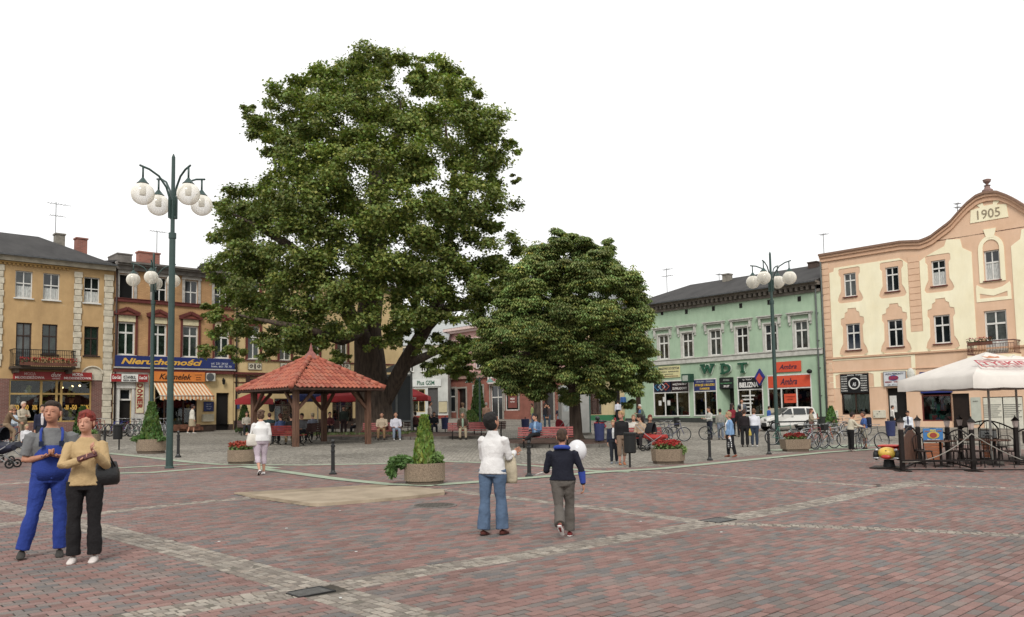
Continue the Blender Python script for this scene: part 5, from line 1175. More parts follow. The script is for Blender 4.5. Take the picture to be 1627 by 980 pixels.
def leafcloud(name, pos, nrm, size, tint, parent, shape, dirs=None, m=None):
    "one mesh of many small leaves; shape: (k,3) polygon with x along the leaf"
    N = len(pos); nrm = nrm/np.linalg.norm(nrm, axis=1)[:, None]
    if dirs is None: dirs = RNG.normal(size=(N, 3))
    x = dirs-(dirs*nrm).sum(1)[:, None]*nrm; x /= np.linalg.norm(x, axis=1)[:, None]+1e-9; y = np.cross(nrm, x)
    sh_ = np.array(shape); k = len(sh_)
    v = pos[:, None, :]+size[:, None, None]*(sh_[None, :, 0, None]*x[:, None, :]+sh_[None, :, 1, None]*y[:, None, :]+sh_[None, :, 2, None]*nrm[:, None, :])
    me = bpy.data.meshes.new(name); me.vertices.add(N*k); me.vertices.foreach_set('co', v.reshape(-1).astype(np.float32))
    me.loops.add(N*k); me.loops.foreach_set('vertex_index', np.arange(N*k, dtype=np.int32))
    me.polygons.add(N); me.polygons.foreach_set('loop_start', np.arange(0, N*k, k, dtype=np.int32)); me.polygons.foreach_set('loop_total', np.full(N, k, dtype=np.int32))
    me.update(calc_edges=True)
    ca = me.color_attributes.new('tint', 'FLOAT_COLOR', 'CORNER'); t = np.concatenate([tint, np.ones((N, 1))], 1); ca.data.foreach_set('color', np.repeat(t, k, axis=0).reshape(-1).astype(np.float32))
    me.materials.append(m or m_leaf); o = link_mesh(name, me, parent); return o
MAPLE = [(-.5, 0, 0), (-.1, -.18, .03), (-.05, -.5, -.03), (.15, -.25, .03), (.5, 0, -.05), (.15, .25, .03), (-.05, .5, -.03), (-.1, .18, .03)]
LEAF4 = [(-.5, 0, 0), (0, -.22, .04), (.5, 0, -.06), (0, .22, .04)]
def lobes_to_leaves(lobes, dens, size, base, droop=.25, clump=.36, ncl=16, squash=.95, spread=.47):
    P, Nn, T_ = [], [], []
    for (c, r, tn) in lobes:
        n_cl = max(6, int(ncl*r*r/2.5)); per = int(dens*r*r*4/n_cl)
        u = RNG.normal(size=(n_cl, 3)); u /= np.linalg.norm(u, axis=1)[:, None]; u[:, 2] = u[:, 2]*.9+.1
        cc = np.array(c)+u*r*RNG.uniform(.55, 1.0, (n_cl, 1))*np.array([1, 1, squash])
        for j in range(n_cl):
            q = RNG.normal(size=(per, 3)); q /= np.linalg.norm(q, axis=1)[:, None]; rr = clump*r*RNG.uniform(.75, 1.25)
            off = RNG.normal(size=(per, 3))*rr*spread*np.array([1, 1, .6]); p = cc[j]+off
            P.append(p); nn = q*.6+u[j]*.4+np.array([0, 0, .7])+RNG.normal(size=(per, 3))*.35; Nn.append(nn)
            g = base*tn*RNG.uniform(.72, 1.28); tt = g[None]*RNG.uniform(.72, 1.28, (per, 1)); tt[:, 0] *= RNG.uniform(.8, 1.3, per); T_.append(tt)
    return np.concatenate(P), np.concatenate(Nn), np.concatenate(T_)
def limb(mb, pts, rad, n=10, jit=.0):
    P = [Vector(p) for p in pts]; out = []; rr = []
    for i in range(len(P)-1):
        for k in range(3):
            t = k/3; q = P[i].lerp(P[i+1], t)+Vector((random.gauss(0, jit), random.gauss(0, jit), 0)); out.append(q); rr.append(rad[i]+(rad[i+1]-rad[i])*t)
    out.append(P[-1]); rr.append(rad[-1]); mb.tube(out, rr, n)
# ---- the big maple
yM = 45.5; bM = gat(602, yM)
tm = empty('maple_tree', bM, 0, 'huge spreading maple tree rising over the tiled pavilion', 'tree')
loc = lambda px, py, y: at(px, py, y)-bM
mb = MB()
limb(mb, [loc(598, 697, yM), loc(596, 676, yM), loc(593, 640, yM), loc(588, 590, yM), loc(585, 520, yM), loc(596, 430, yM), loc(600, 330, yM-.5), loc(590, 230, yM), loc(586, 165, yM)], [1.35, 1.08, .98, .9, .72, .6, .45, .25, .06], 18, .03)
mb.build('trunk', m_leafbark, tm)
LIMBS = [([loc(604, 650, yM), loc(634, 596, yM-.4), loc(672, 530, yM-1), loc(700, 470, yM-1), loc(712, 380, yM-.5), loc(722, 270, yM), loc(708, 190, yM)], [.45, .44, .38, .32, .26, .17, .05]),
 ([loc(672, 530, yM-1), loc(705, 490, yM-2), loc(745, 488, yM-2.5), loc(800, 470, yM-2)], [.32, .25, .16, .05]),
 ([loc(590, 560, yM), loc(548, 480, yM-2), loc(500, 420, yM-3), loc(430, 370, yM-3.5), loc(370, 340, yM-3)], [.5, .4, .3, .18, .05]),
 ([loc(596, 420, yM), loc(560, 330, yM-2), loc(530, 230, yM-3), loc(505, 190, yM-3.2), loc(470, 160, yM-3)], [.4, .3, .2, .14, .05]),
 ([loc(598, 360, yM), loc(620, 260, yM-1.5), loc(636, 200, yM-2), loc(636, 160, yM-2)], [.35, .25, .15, .04]),
 ([loc(712, 380, yM-.5), loc(745, 280, yM-2.5), loc(770, 220, yM-3), loc(800, 190, yM-3)], [.25, .2, .12, .04]),
 ([loc(588, 520, yM), loc(540, 540, yM-3), loc(470, 520, yM-5), loc(380, 500, yM-5)], [.35, .28, .16, .05]),
 ([loc(640, 580, yM-.5), loc(690, 560, yM+1), loc(740, 545, yM+2)], [.3, .2, .05])]
for p, r in LIMBS: mb = MB(); limb(mb, p, r, 10, .08); mb.build('limb', m_leafbark, tm)
ML = [(590, 100, 46), (545, 125, 48), (640, 118, 38), (500, 145, 45), (455, 175, 45), (425, 215, 38), (470, 230, 50), (530, 195, 58), (590, 165, 55), (640, 180, 50), (695, 130, 42), (668, 135, 26), (735, 160, 40), (770, 200, 38), (715, 210, 50), (760, 250, 50), (790, 290, 34), (700, 280, 55),
 (640, 260, 58), (570, 260, 62), (505, 280, 60), (445, 258, 36), (430, 320, 44), (480, 335, 60), (385, 335, 46), (360, 375, 36), (405, 395, 55), (470, 400, 62), (540, 355, 66), (610, 340, 60), (670, 355, 55), (735, 330, 60), (785, 345, 42), (800, 400, 38), (745, 410, 58),
 (680, 430, 62), (610, 430, 62), (545, 445, 66), (475, 470, 60), (410, 455, 58), (360, 430, 38), (385, 500, 48), (345, 520, 34), (330, 560, 22), (440, 530, 46), (500, 525, 44), (560, 505, 40), (780, 455, 50), (815, 455, 36), (740, 480, 48), (690, 490, 30), (640, 485, 34),
 (420, 555, 26), (365, 562, 20), (480, 562, 20), (530, 568, 20), (620, 528, 30), (592, 548, 20), (655, 508, 32), (715, 565, 34), (690, 585, 22), (655, 535, 20), (735, 595, 20), (675, 560, 18), (740, 560, 26), (700, 545, 24), (722, 545, 26), (640, 545, 14), (380, 290, 0), (830, 500, 30), (330, 495, 20), (520, 583, 12), (716, 590, 16), (810, 235, 20), (395, 180, 16), (350, 330, 18), (820, 285, 12), (670, 100, 14)]
lob = []
for px, py, r in ML:
    if r == 0: continue
    R_ = r/1299*yM*.88; edge_ = max(abs(px-600)/250, abs(py-340)/300); sp_ = max(0, 1-edge_*edge_)**.5*6.5
    front = -sp_*random.uniform(.7, 1); lob.append((loc(px, py, yM+front), R_, np.array([1, 1, 1])*random.uniform(.82, 1.22)))
    if sp_ > 2 and random.random() < .6: lob.append((loc(px+random.uniform(-15, 15), py, yM+sp_*.7), R_, np.ones(3)))
base = np.array([.135, .175, .042])
P_, N_, T_ = lobes_to_leaves(lob, 370, .2, base, ncl=15, clump=.34, spread=.5)
# hold back where the photograph shows sky through the crown
def gaps(P, c0, holes, y0):
    keep = np.ones(len(P), bool); W = P+np.array(c0)-np.array([0, 0, CAMZ]); e1, e2, fw_ = map(np.array, (E1, E2, FW)); z = W@fw_; X = CX+F*(W@e1)/z; Y = CY-F*(W@e2)/z
    for hx, hy, hr, k in holes:
        d = np.hypot((X-hx), (Y-hy)*1.2)/hr; keep &= ~((d < 1) & (RNG.random(len(P)) < k*(1-d**2)))
    return keep
print('maple leaves', len(P_))
leafcloud('crown', P_, N_, RNG.uniform(.13, .23, len(P_)), T_, tm, MAPLE)
# ---- horse chestnut
yC = 38.; bC = gat(914, yC)
tc_ = empty('chestnut_tree', bC, 0, 'round crowned horse chestnut tree with yellowing leaves in front of the green house', 'tree')
loc = lambda px, py, y: at(px, py, y)-bC
mb = MB(); limb(mb, [loc(916, 706, yC), loc(915, 690, yC), loc(913, 640, yC), loc(911, 590, yC), loc(905, 520, yC), loc(898, 420, yC)], [.5, .31, .26, .25, .18, .05], 14, .01); mb.build('trunk', m_leafbark, tc_)
for tgt in ((800, 560), (840, 470), (960, 560), (1010, 540), (930, 450), (870, 540), (985, 470)):
    mb = MB(); limb(mb, [loc(911, 600+random.uniform(-15, 25), yC), loc((tgt[0]+911)/2, (tgt[1]+590)/2-12, yC+random.uniform(-1.5, 1.5)), loc(tgt[0], tgt[1], yC+random.uniform(-2, 2))], [.16, .11, .03], 8, .04); mb.build('limb', m_leafbark, tc_)
CL = [(895, 395, 26), (860, 405, 28), (930, 400, 26), (960, 415, 26), (845, 440, 34), (890, 440, 42), (940, 445, 40), (985, 450, 34), (1010, 470, 22), (820, 475, 30), (860, 490, 44), (915, 500, 48), (970, 500, 42), (1010, 510, 28), (790, 510, 26), (820, 530, 40), (775, 540, 26), (870, 545, 46), (930, 550, 46), (985, 550, 42), (1015, 560, 28),
 (765, 515, 16), (790, 570, 34), (830, 590, 36), (880, 595, 36), (935, 600, 34), (985, 595, 32), (1025, 590, 22), (810, 610, 20), (850, 620, 18), (960, 625, 16), (900, 625, 18), (1010, 615, 14), (755, 560, 12), (1040, 600, 10), (1000, 640, 10), (885, 372, 14), (965, 390, 14), (905, 380, 14)]
lob = []
for px, py, r in CL:
    R_ = r/1299*yC*.86; edge_ = max(abs(px-900)/140, abs(py-510)/135); sp_ = max(0, 1-edge_*edge_)**.5*3.4
    lob.append((loc(px, py, yC-sp_*random.uniform(.6, 1)), R_, np.ones(3)*random.uniform(.85, 1.15)))
    if sp_ > 1.2: lob.append((loc(px, py, yC+sp_*.8), R_, np.ones(3)))
P_, N_, T_ = lobes_to_leaves(lob, 400, .2, np.array([.155, .2, .066]), clump=.42, ncl=17, spread=.52)
rep = 6; az = RNG.uniform(0, 2*PI, len(P_)); K = len(P_); PP, NN, TT, DD = [], [], [], []
yel_ = RNG.random(K) < .025; T_[yel_] = T_[yel_]*np.array([1.9, 1.45, .9])
for k in range(rep):
    a = az+2*PI*k/rep; d = np.stack([np.cos(a), np.sin(a), np.full(K, -.75)], 1); d /= np.linalg.norm(d, axis=1)[:, None]
    PP.append(P_+d*.13); n_ = np.stack([np.cos(a)*.6, np.sin(a)*.6, np.full(K, .9)], 1); NN.append(n_); TT.append(T_*RNG.uniform(.85, 1.15, (K, 1))); DD.append(d)
PP, NN, TT, DD = map(np.concatenate, (PP, NN, TT, DD)); print('chestnut leaflets', len(PP))
leafcloud('crown', PP, NN, RNG.uniform(.16, .25, len(PP)), TT, tc_, [(-.5, 0, 0), (.15, -.17, .03), (.5, 0, -.08), (.15, .17, .03)], dirs=DD)
# ---- soil beds with stone kerbs round the two trees
m_soil = mat('bare_soil', '5d4438', .97, .3, 4, .8, col2='3f2f27'); m_kerb = mat('bed_kerb', '6f6a62', .9, .2, 6, .4)
def bed(cx, cy, rx, ry, label, n=40, h=.14):
    t = empty('tree_bed', (cx, cy, zg(cx, cy)), 0, label, 'tree bed'); b = t.location
    q = MB(); P = [(rx*math.cos(2*PI*k/48)*.97, ry*math.sin(2*PI*k/48)*.97) for k in range(48)]
    q.add([(x, y, zg(cx+x, cy+y)-b.z+h-.03) for x, y in P]+[(x*.5, y*.5, zg(cx+x*.5, cy+y*.5)-b.z+h+.06) for x, y in P]+[(0, 0, h+.12)], [(k, (k+1) % 48, 48+(k+1) % 48, 48+k) for k in range(48)]+[(48+k, 48+(k+1) % 48, 96) for k in range(48)]); q.build('soil', m_soil, t)
    me_ = None
    for k in range(n):
        a = 2*PI*(k+.5)/n; x, y = rx*math.cos(a), ry*math.sin(a); L = 2*PI*math.sqrt((rx*math.sin(a))**2+(ry*math.cos(a))**2)/n
        q = MB(); q.box((0, 0, h/2-.05), (L-.02, .16, h+.1)); o = q.build('kerb_stone', m_kerb, t, bevel=.01); o.location = (x, y, zg(cx+x, cy+y)-b.z); o.rotation_euler = (0, 0, math.atan2(ry*math.cos(a), -rx*math.sin(a)))
    return t
bed(bM.x+.4, bM.y+.8, 6.2, 4.2, 'oval soil bed with dark kerb round the big maple trunk', 44)
bed(bC.x-1.0, bC.y-.6, 3.4, 3.3, 'round soil bed with stone kerb round the chestnut trunk', 30)
# grass tufts on the maple bed
K = 1500; x = RNG.uniform(-5, 1.5, K); y = RNG.uniform(-2.6, 2, K); pos = np.stack([x, y, np.full(K, .22)], 1); gr0 = empty('grass_tuft', (bM.x+.3, bM.y+.8, zg(bM.x, bM.y)), 0)
COLg = leafcloud('grass', pos, np.stack([RNG.normal(size=K), RNG.normal(size=K)-.6, np.full(K, .2)], 1), RNG.uniform(.1, .22, K), np.array(S('55652f'))[None]*RNG.uniform(.6, 1.1, (K, 1)), None, LEAF4, dirs=np.tile([0, 0, 1.], (K, 1)))
COLg.location = gr0.location; COLg['kind'] = 'stuff'; COLg['label'] = 'thin grass tufts growing in the maple soil bed'; COLg['category'] = 'grass'; bpy.data.objects.remove(gr0)
# ---- thuja cones
def thuja(par, h, r, n=1500, col='4c6b2a', name='conifer', z0=0, x=0, y=0):
    t = RNG.random(n)**.8; a = RNG.uniform(0, 2*PI, n); rr = r*np.clip(1.12-t, .05, 1)**.75*(RNG.uniform(.6, 1.05, n)); p = np.stack([x+rr*np.cos(a), y+rr*np.sin(a), z0+t*h], 1)
    nn = np.stack([np.cos(a+RNG.normal(size=n)*.7), np.sin(a+RNG.normal(size=n)*.7), RNG.normal(size=n)*.3], 1); d = np.stack([np.cos(a)*.4, np.sin(a)*.4, np.ones(n)], 1)+RNG.normal(size=(n, 3))*.25
    T_ = np.array(S(col))[None]*RNG.uniform(.6, 1.5, (n, 1))*np.array([1, 1, .8]); T_[:, 0] *= RNG.uniform(.8, 1.5, n)
    return leafcloud(name, p, nn, RNG.uniform(.1, .17, n)*max(.8, h)**.5, T_, par, [(-.5, -.05, 0), (0, -.25, .03), (.5, -.08, 0), (.5, .08, 0), (0, .25, .03), (-.5, .05, 0)], dirs=d)
def spray(par, c, rx, ry, rz_, n, col, ln=.16, dirx=None, name='foliage'):
    q = RNG.normal(size=(n, 3)); q /= np.linalg.norm(q, axis=1)[:, None]; p = np.array(c)+q*np.array([rx, ry, rz_])*RNG.uniform(.3, 1, (n, 1)); d = q+np.array([0, 0, .3]) if dirx is None else np.array(dirx)+q*.7
    T_ = np.array(S(col))[None]*RNG.uniform(.6, 1.4, (n, 1)); return leafcloud(name, p, RNG.normal(size=(n, 3))+np.array([0, 0, .6]), RNG.uniform(.6, 1.2, n)*ln, T_, par, LEAF4, dirs=d)
m_agg = mat('exposed_aggregate', 'a08b72', .95, .45, 55, .9, col2='5f5145', fine=90)
m_agg2 = mat('aggregate_base', '6f6052', .95, .2, 40, .6)
def planter(px, py, dia, h, label, shape='round', rz=0):
    p = G(px, py); p = gat(px, p.y+dia*.42); t = empty('planter', p, rz, label, 'planter', 'concrete planters on the square'); r = dia/2
    for nm, z0, z1, r0, m in (('base', -.03, .08, r*.93, m_agg2), ('tub', .08, h, r, m_agg)):
        q = MB()
        if shape == 'round': pr = [(r0*.97, z0), (r0, z0+.02), (r0, z1)] if nm == 'base' else [(r0, z0), (r0, z1), (r0*.86, z1), (r0*.85, z1-.1)]; q.lathe(pr, 28)
        elif shape == 'oct': pr = [(r0, z0), (r0, z1)] if nm == 'base' else [(r0, z0), (r0*1.04, z1), (r0*.9, z1), (r0*.88, z1-.1)]; q.lathe(pr, 8, a0=PI/8)
        else:
            w0, w1 = (r0*.93, r0*.93) if nm == 'base' else (r0*.96, r0*1.06); q.add([(sx*w*.98, sy*w*.62, z) for w, z in ((w0, z0), (w1, z1), (w1*.88, z1), (w1*.86, z1-.1)) for sx, sy in ((-1, -1), (1, -1), (1, 1), (-1, 1))], [(4*l+i, 4*l+(i+1) % 4, 4*l+4+(i+1) % 4, 4*l+4+i) for l in range(3) for i in range(4)]+[(12, 13, 14, 15)])
        q.build(nm, m, t)
    q = MB(); k = .86 if shape != 'box' else .6; q.lathe([(r*k, h-.09), (r*k*.5, h-.06), (.02, h-.05)], 12, (0, 0, 0)); q.build('soil', m_soil, t)
    return t
def pl_flowers(t, r, h, red=None, n=260, ry=None):
    rr = random.Random(3); q, g_ = MB(), MB()
    for i in range(n*3):
        a, u = rr.uniform(0, 6.28), math.sqrt(rr.random()); x, y = r*u*math.cos(a), (ry or r)*u*math.sin(a); top = rr.random() < .4; z = h+(rr.uniform(.16, .27) if top else rr.uniform(-.02, .2))-.08*u; mm = q if top else g_; s_ = rr.uniform(.03, .06)
        R = Matrix.Rotation(rr.uniform(0, 6.28), 3, Vector((rr.gauss(0, 1), rr.gauss(0, 1), rr.gauss(0, 1))).normalized())
        mm.add([Vector((x, y, z))+R @ Vector(v) for v in ((-s_, 0, 0), (0, -s_*.7, .015), (s_, 0, 0), (0, s_*.7, .015))], [(0, 1, 2, 3)])
    q.build('flowers', red or geran, t); g_.build('leaves', mat('flower_leaf_light', '66803c', .8, .35, 30), t)
t = planter(675, 771, .90, .46, 'round aggregate planter with thuja cone and drooping juniper behind the slab'); thuja(t, 1.05, .25, 2200, '5d7a30', z0=.42)
spray(t, (-.5, -.1, .5), .28, .2, .14, 900, '56783a', .16, (-.8, 0, -.2), 'juniper'); spray(t, (-.72, -.1, .32), .12, .12, .16, 300, '56783a', .16, (-.3, 0, -.9), 'juniper'); spray(t, (.28, -.1, .55), .16, .15, .16, 450, '6d8a45', .12)
t = planter(240, 720.5, 1.0, .5, 'round aggregate planter with tall thuja cone beside the left lamp post'); thuja(t, 1.35, .36, 2600, '3f6228', z0=.45); spray(t, (-.35, -.2, .52), .3, .2, .12, 500, '4f7034', .16); spray(t, (.4, -.2, .52), .2, .2, .1, 300, '4f7034', .16)
t = planter(383, 738, .78, .42, 'round aggregate planter of orange red flowers left of the woman in white'); pl_flowers(t, .36, .42, mat('coral_flower', 'b8482c', .8, .25, 30))
t = planter(1062, 737.5, .98, .44, 'eight sided aggregate planter overflowing with red flowers by the black litter bin', 'oct', .2); pl_flowers(t, .45, .46); spray(t, (.35, -.3, .4), .16, .1, .14, 260, '7d9a50', .09)
t = planter(1264, 717.5, .98, .46, 'rectangular aggregate planter of red flowers in front of the parked bicycles', 'box', .05); pl_flowers(t, .44, .46, mat('deep_red_flower', 'a02820', .8, .3, 30), 240, .26)
t = planter(1322, 690, .9, .4, 'planter with a dark thuja cone behind the parked bicycles'); thuja(t, 1.15, .36, 1500, '3f6a2c', z0=.38)
t = planter(144, 706, .8, .45, 'small aggregate planter behind the red haired woman'); spray(t, (0, 0, .52), .3, .3, .14, 400, '6d8a4a', .12)
def shrub(px, y, h, r, label, name='conifer_shrub', col='35521f', n=1400, **k):
    p = gat(px, y); t = empty(name, p, 0, label, 'shrub'); thuja(t, h, r, n, col, 'foliage', z0=.15); q = MB(); q.lathe([(.05, -.1), (.04, h*.3)], 6); q.build('stem', m_leafbark, t); return t
shrub(388, 50, 1.55, .48, 'small dark conifer in front of the yellow house wall'); shrub(131, 44.5, 1.5, .5, 'bushy evergreen in front of the fashion shop window', n=2200, col='31511f')
shrub(760, 66, 3.6, .7, 'slim columnar conifer in front of the pink house', n=1800, col='3a5a2a'); shrub(748, 65, 1.2, .9, 'low rounded bush beside the columnar conifer', col='4f6f38')
# ================================================================ pavilion
wood = mat('oiled_timber', '6e4c38', .7, .25, 3, .3, stretch=(4, 4, .6)); wood_d = mat('dark_timber', '4a3226', .75, .25, 3, .2)
PC = Vector((-9.22, 37.4, zg(-9.22, 37.4))); tp = empty('pavilion', PC, 0, 'square timber pavilion with a red clay tiled pyramid roof', 'pavilion')
hd = 2.6; post = [Vector((0, -hd, 0)), Vector((hd, 0, 0)), Vector((0, hd, 0)), Vector((-hd, 0, 0))]
ze, zp, ke = 2.46, 3.98, 1.3
for p in post:
    q = MB(); q.box((p.x, p.y, 1.2), (.23, .23, 2.6), rz=PI/4); q.build('post', wood, tp, bevel=.015)
for i in range(4):
    a, b = post[i], post[(i+1) % 4]; q = MB(); q.bar(a+Vector((0, 0, 2.42)), b+Vector((0, 0, 2.42)), .16, .2); q.build('beam', wood_d, tp)
    d = (b-a).normalized()
    for s, e in ((a, d), (b, -d)): q = MB(); q.bar(s+e*.08+Vector((0, 0, 1.55)), s+e*.85+Vector((0, 0, 2.33)), .12, .12); q.build('brace', wood, tp)
ap = Vector((0, 0, zp)); ec = [p*ke+Vector((0, 0, ze)) for p in post]
for p in ec: q = MB(); q.bar(p*.99+Vector((0, 0, -.08)), ap+Vector((0, 0, -.1)), .1, .12); q.build('rafter', wood_d, tp)
q = MB()
for i in range(4): q.add([ec[i], ec[(i+1) % 4], ap], [(0, 1, 2)]); q.add([ec[i]+Vector((0, 0, -.05)), ec[(i+1) % 4]+Vector((0, 0, -.05)), ap+Vector((0, 0, -.05))], [(0, 2, 1)]); q.add([ec[i], ec[(i+1) % 4], ec[(i+1) % 4]+Vector((0, 0, -.1)), ec[i]+Vector((0, 0, -.1))], [(0, 3, 2, 1)])
q.build('roof_boarding', wood_d, tp)
tilem = [mat('clay_tile_%d' % k, c_, .75, .12, 12, .2) for k, c_ in enumerate(('ab5a43', 'b46449', '9c4f3c', 'a8654f'))]
def tile_mesh(w_, L, m):
    q = MB(); n = 6; vs = []
    for j, (y, z) in enumerate(((-.02, .035), (L+.03, .005))):
        for i in range(n+1): u = i/n; vs.append((w_*(u-.5)*1.06, y, z+.028*math.sin(2*PI*u+.6)))
    q.smooth = True; q.add(vs, [(i, i+1, n+2+i, n+1+i) for i in range(n)]); q.smooth = False
    q.add([(v[0], v[1], v[2]) for v in vs[:n+1]]+[(v[0], v[1], v[2]-.03) for v in vs[:n+1]], [(i+1, i, n+1+i, n+2+i) for i in range(n)]); return q.mesh('roof_tile', m)
R_ = 9; fl_ = 0
side = (ec[1]-ec[0]).length
for i in range(4):
    A_, B_ = ec[i], ec[(i+1) % 4]; mid_ = (A_+B_)/2; u = (B_-A_).normalized(); v = (ap-mid_); SL = v.length; v.normalize(); nn = u.cross(v); rot = Matrix((u, v, nn)).transposed().to_4x4()
    rh = SL/R_; w0 = .225; back = i in (1, 2); joined = MB()
    tms = [tile_mesh(w0, rh, m) for m in tilem]
    for r in range(R_):
        half = side/2*(1-r/R_)-.02; nn_ = int(2*half/w0); 
        for k in range(-(nn_//2)-1, nn_//2+2):
            x = (k+.0)*w0
            if abs(x)+w0*.35 > side/2*(1-(r+.4)/R_): continue
            pos_ = mid_+u*x+v*(r*rh)+nn*.02; mm = Matrix.Translation(pos_) @ rot
            if back:
                me = tms[k % 4]; joined.cur = k % 4; joined.add([mm @ vv.co for vv in me.vertices], [tuple(pp_.vertices) for pp_ in me.polygons])
            else: link_mesh('roof_tile', random.choice(tms), tp, mm)
    if back: o = joined.build('roof_tiles', tilem, tp); o['kind'] = 'stuff'
hip = MB(); hip.smooth = True
for j, (y, r0) in enumerate(((0, .1), (.32, .075))):
    pass
for p in ec:
    d = (ap-p); L = d.length; d.normalize(); n = 10
    for k in range(n):
        a = p+d*(k*L/n-.03); b = p+d*((k+1)*L/n+.02); q = MB(); q.tube([a+Vector((0, 0, .05)), b+Vector((0, 0, .035))], [.12, .095], 10); q.build('ridge_tile', tilem[k % 4], tp)
q = MB(); q.add([(.0, -.42, 3.86), (.42, 0, 3.86), (0, .42, 3.86), (-.42, 0, 3.86), (0, -.1, 4.22), (.1, 0, 4.22), (0, .1, 4.22), (-.1, 0, 4.22), (0, 0, 4.62)], [(0, 1, 5, 4), (1, 2, 6, 5), (2, 3, 7, 6), (3, 0, 4, 7), (4, 5, 8), (5, 6, 8), (6, 7, 8), (7, 4, 8)]); q.build('cap', mat('copper_red_cap', '9a5f58', .6, .12, 6), tp)
# ================================================================ benches
m_slat = mat('red_slat', '8e2f2b', .55, .15, 6, col2='6f2421'); m_slat2 = mat('brown_slat', '5a3a34', .6, .15, 6)
def bench(p, rz, label, L=2.0, m=m_slat, grp='red slatted benches around the square'):
    t = empty('park_bench', p, rz, label, 'bench', grp)
    for x in (-L/2+.25, L/2-.25):
        q = MB(); q.tube([(x, -.22, .42), (x, .22, .40), (x, .30, .62), (x, .38, .85)], .022, 6); q.tube([(x, -.22, .42), (x, -.26, .25), (x, -.12, .12), (x, -.3, .0)], .025, 6); q.tube([(x, .22, .4), (x, .1, .2), (x, .28, .02), (x, .38, .0)], .025, 6)
        q.tube([(x, -.1+.12*math.cos(a)+.08, .22+.1*math.sin(a)) for a in np.linspace(0, 2*PI, 10)[:-1]], .016, 5, closed=True); q.build('leg', iron, t)
    for k in range(5): q = MB(); q.bb(-L/2, L/2, -.24+k*.1, -.165+k*.1, .435-.004*k, .465-.004*k); q.build('seat_slat', m, t)
    for k in range(4): q = MB(); q.box((0, .245+k*.04, .53+k*.095), (L, .028, .075), R=Matrix.Rotation(-.35, 3, 'X')); q.build('back_slat', m, t)
    return t
Z = lambda x, y, dz=0: Vector((x, y, zg(x, y)+dz))
def gp(px, y): return gat(px, y)
# bench front faces local -y
bench(gp(606, 41.9), 0, 'red bench at the maple bed with two seated men, right of the pavilion')
bench(gp(742, 42.6), .05, 'red bench with an old man in brown, left of the woman in white')
bench(gp(775, 46), PI+.1, 'brown slatted bench behind the old man in brown', m=m_slat2)
bench(gp(867, 33.9), -.05, 'long red bench with the man in a denim jacket in front of the chestnut', L=2.3)
bench(gp(1018, 33.0), .15, 'red bench with a seated group behind the black pram')
bench(Z(-9.9, 35.9), PI-.6, 'dark red bench under the pavilion seen from behind')
bench(gp(668, 50), .1, 'dark bench beside the red parasol', m=m_slat2)
# ================================================================ lamps
m_lg = mat('lamp_green', '27433e', .45, .1, 8, spec=.5)
def globe_mat():
    m = bpy.data.materials.new('globe_glass'); m.use_nodes = True; n = m.node_tree.nodes; l = m.node_tree.links; b = n['Principled BSDF']; b.inputs['Base Color'].default_value = (.86, .82, .72, 1); b.inputs['Roughness'].default_value = .12; b.inputs['Alpha'].default_value = .62; b.inputs['Specular IOR Level'].default_value = .6
    ly = n.new('ShaderNodeLayerWeight'); ly.inputs[0].default_value = .45; mr = n.new('ShaderNodeMapRange'); mr.inputs['To Min'].default_value = .38; mr.inputs['To Max'].default_value = 1; l.new(ly.outputs['Facing'], mr.inputs[0]); l.new(mr.outputs[0], b.inputs['Alpha']); return m
m_globe = globe_mat()
def lamp(p, rz, label, s=1.):
    t = empty('street_lamp', p, rz, label, 'street lamp', 'four globed green street lamps'); q = MB(); q.lathe([(.13, -.1), (.13, .03), (.1, .06), (.09, .5), (.085, 6.55), (.105, 6.56), (.105, 6.72), (.06, 6.74), (.055, 7.9), (.05, 8.95), (.01, 9.05)], 14); q.build('pole', m_lg, t)
    for a in range(4):
        th = a*PI/2; c_, s_ = math.cos(th), math.sin(th); arm = empty  # noqa
        pr = [(.11, 7.2), (.11, 7.75), (.2, 8.02), (.42, 8.3), (.7, 8.44), (.98, 8.5)]; q = MB(); q.tube([(r*c_, r*s_, z) for r, z in pr], .03, 6); q.box((.1*c_, .1*s_, 7.42), (.06, .06, .55), rz=th)
        q.tube([(.88*c_, .88*s_, 8.48), (.88*c_, .88*s_, 8.1)], .028, 6); q.lathe([(.17, 0), (.12, .05), (.03, .17)], 12, (.88*c_, .88*s_, 7.99)); ao = q.build('arm', m_lg, t)
        q = MB(); q.ell((.88*c_, .88*s_, 7.7), (.315, .315, .315), 20, 14); q.build('globe', m_globe, ao)
        q = MB(); q.lathe([(.085, 0), (.085, .26)], 10, (.88*c_, .88*s_, 7.66)); q.build('lamp_core', mat('ribbed_lamp', 'bdb8a8', .5, .3, 3, stretch=(.1, .1, 14)), ao)
    return t
L0 = lamp(G(269, 744), math.atan2(-.4, -.8)+.4, 'tall green street lamp with four globes at the front left beside the woman')
L0.scale = (.975,)*3
dup(L0, gat(240, 37.5), .3, 'green four globed lamp behind the thuja planter by the awning')
dup(L0, gat(1235.5, 37.2), .9, 'green four globed lamp in front of the white car at the right')
def tiny_lamp(px, y, label):
    t = empty('street_lamp', gat(px, y), 0, label, 'street lamp'); q = MB(); q.lathe([(.09, 0), (.06, 3.9)], 8)
    q.build('pole', m_lg, t)
    for s in (-1, 1): q = MB(); q.tube([(0, 0, 3.5), (s*.3, 0, 3.95), (s*.75, 0, 3.9), (s*.8, 0, 3.75)], .03, 5); q.build('arm', m_lg, t); q = MB(); q.lathe([(.3, 0), (.14, .2), (.05, .28)], 10, (s*.8, 0, 3.5)); q.build('lamp_shade', mat('aqua_shade', '6f9a94', .4, .1), t)
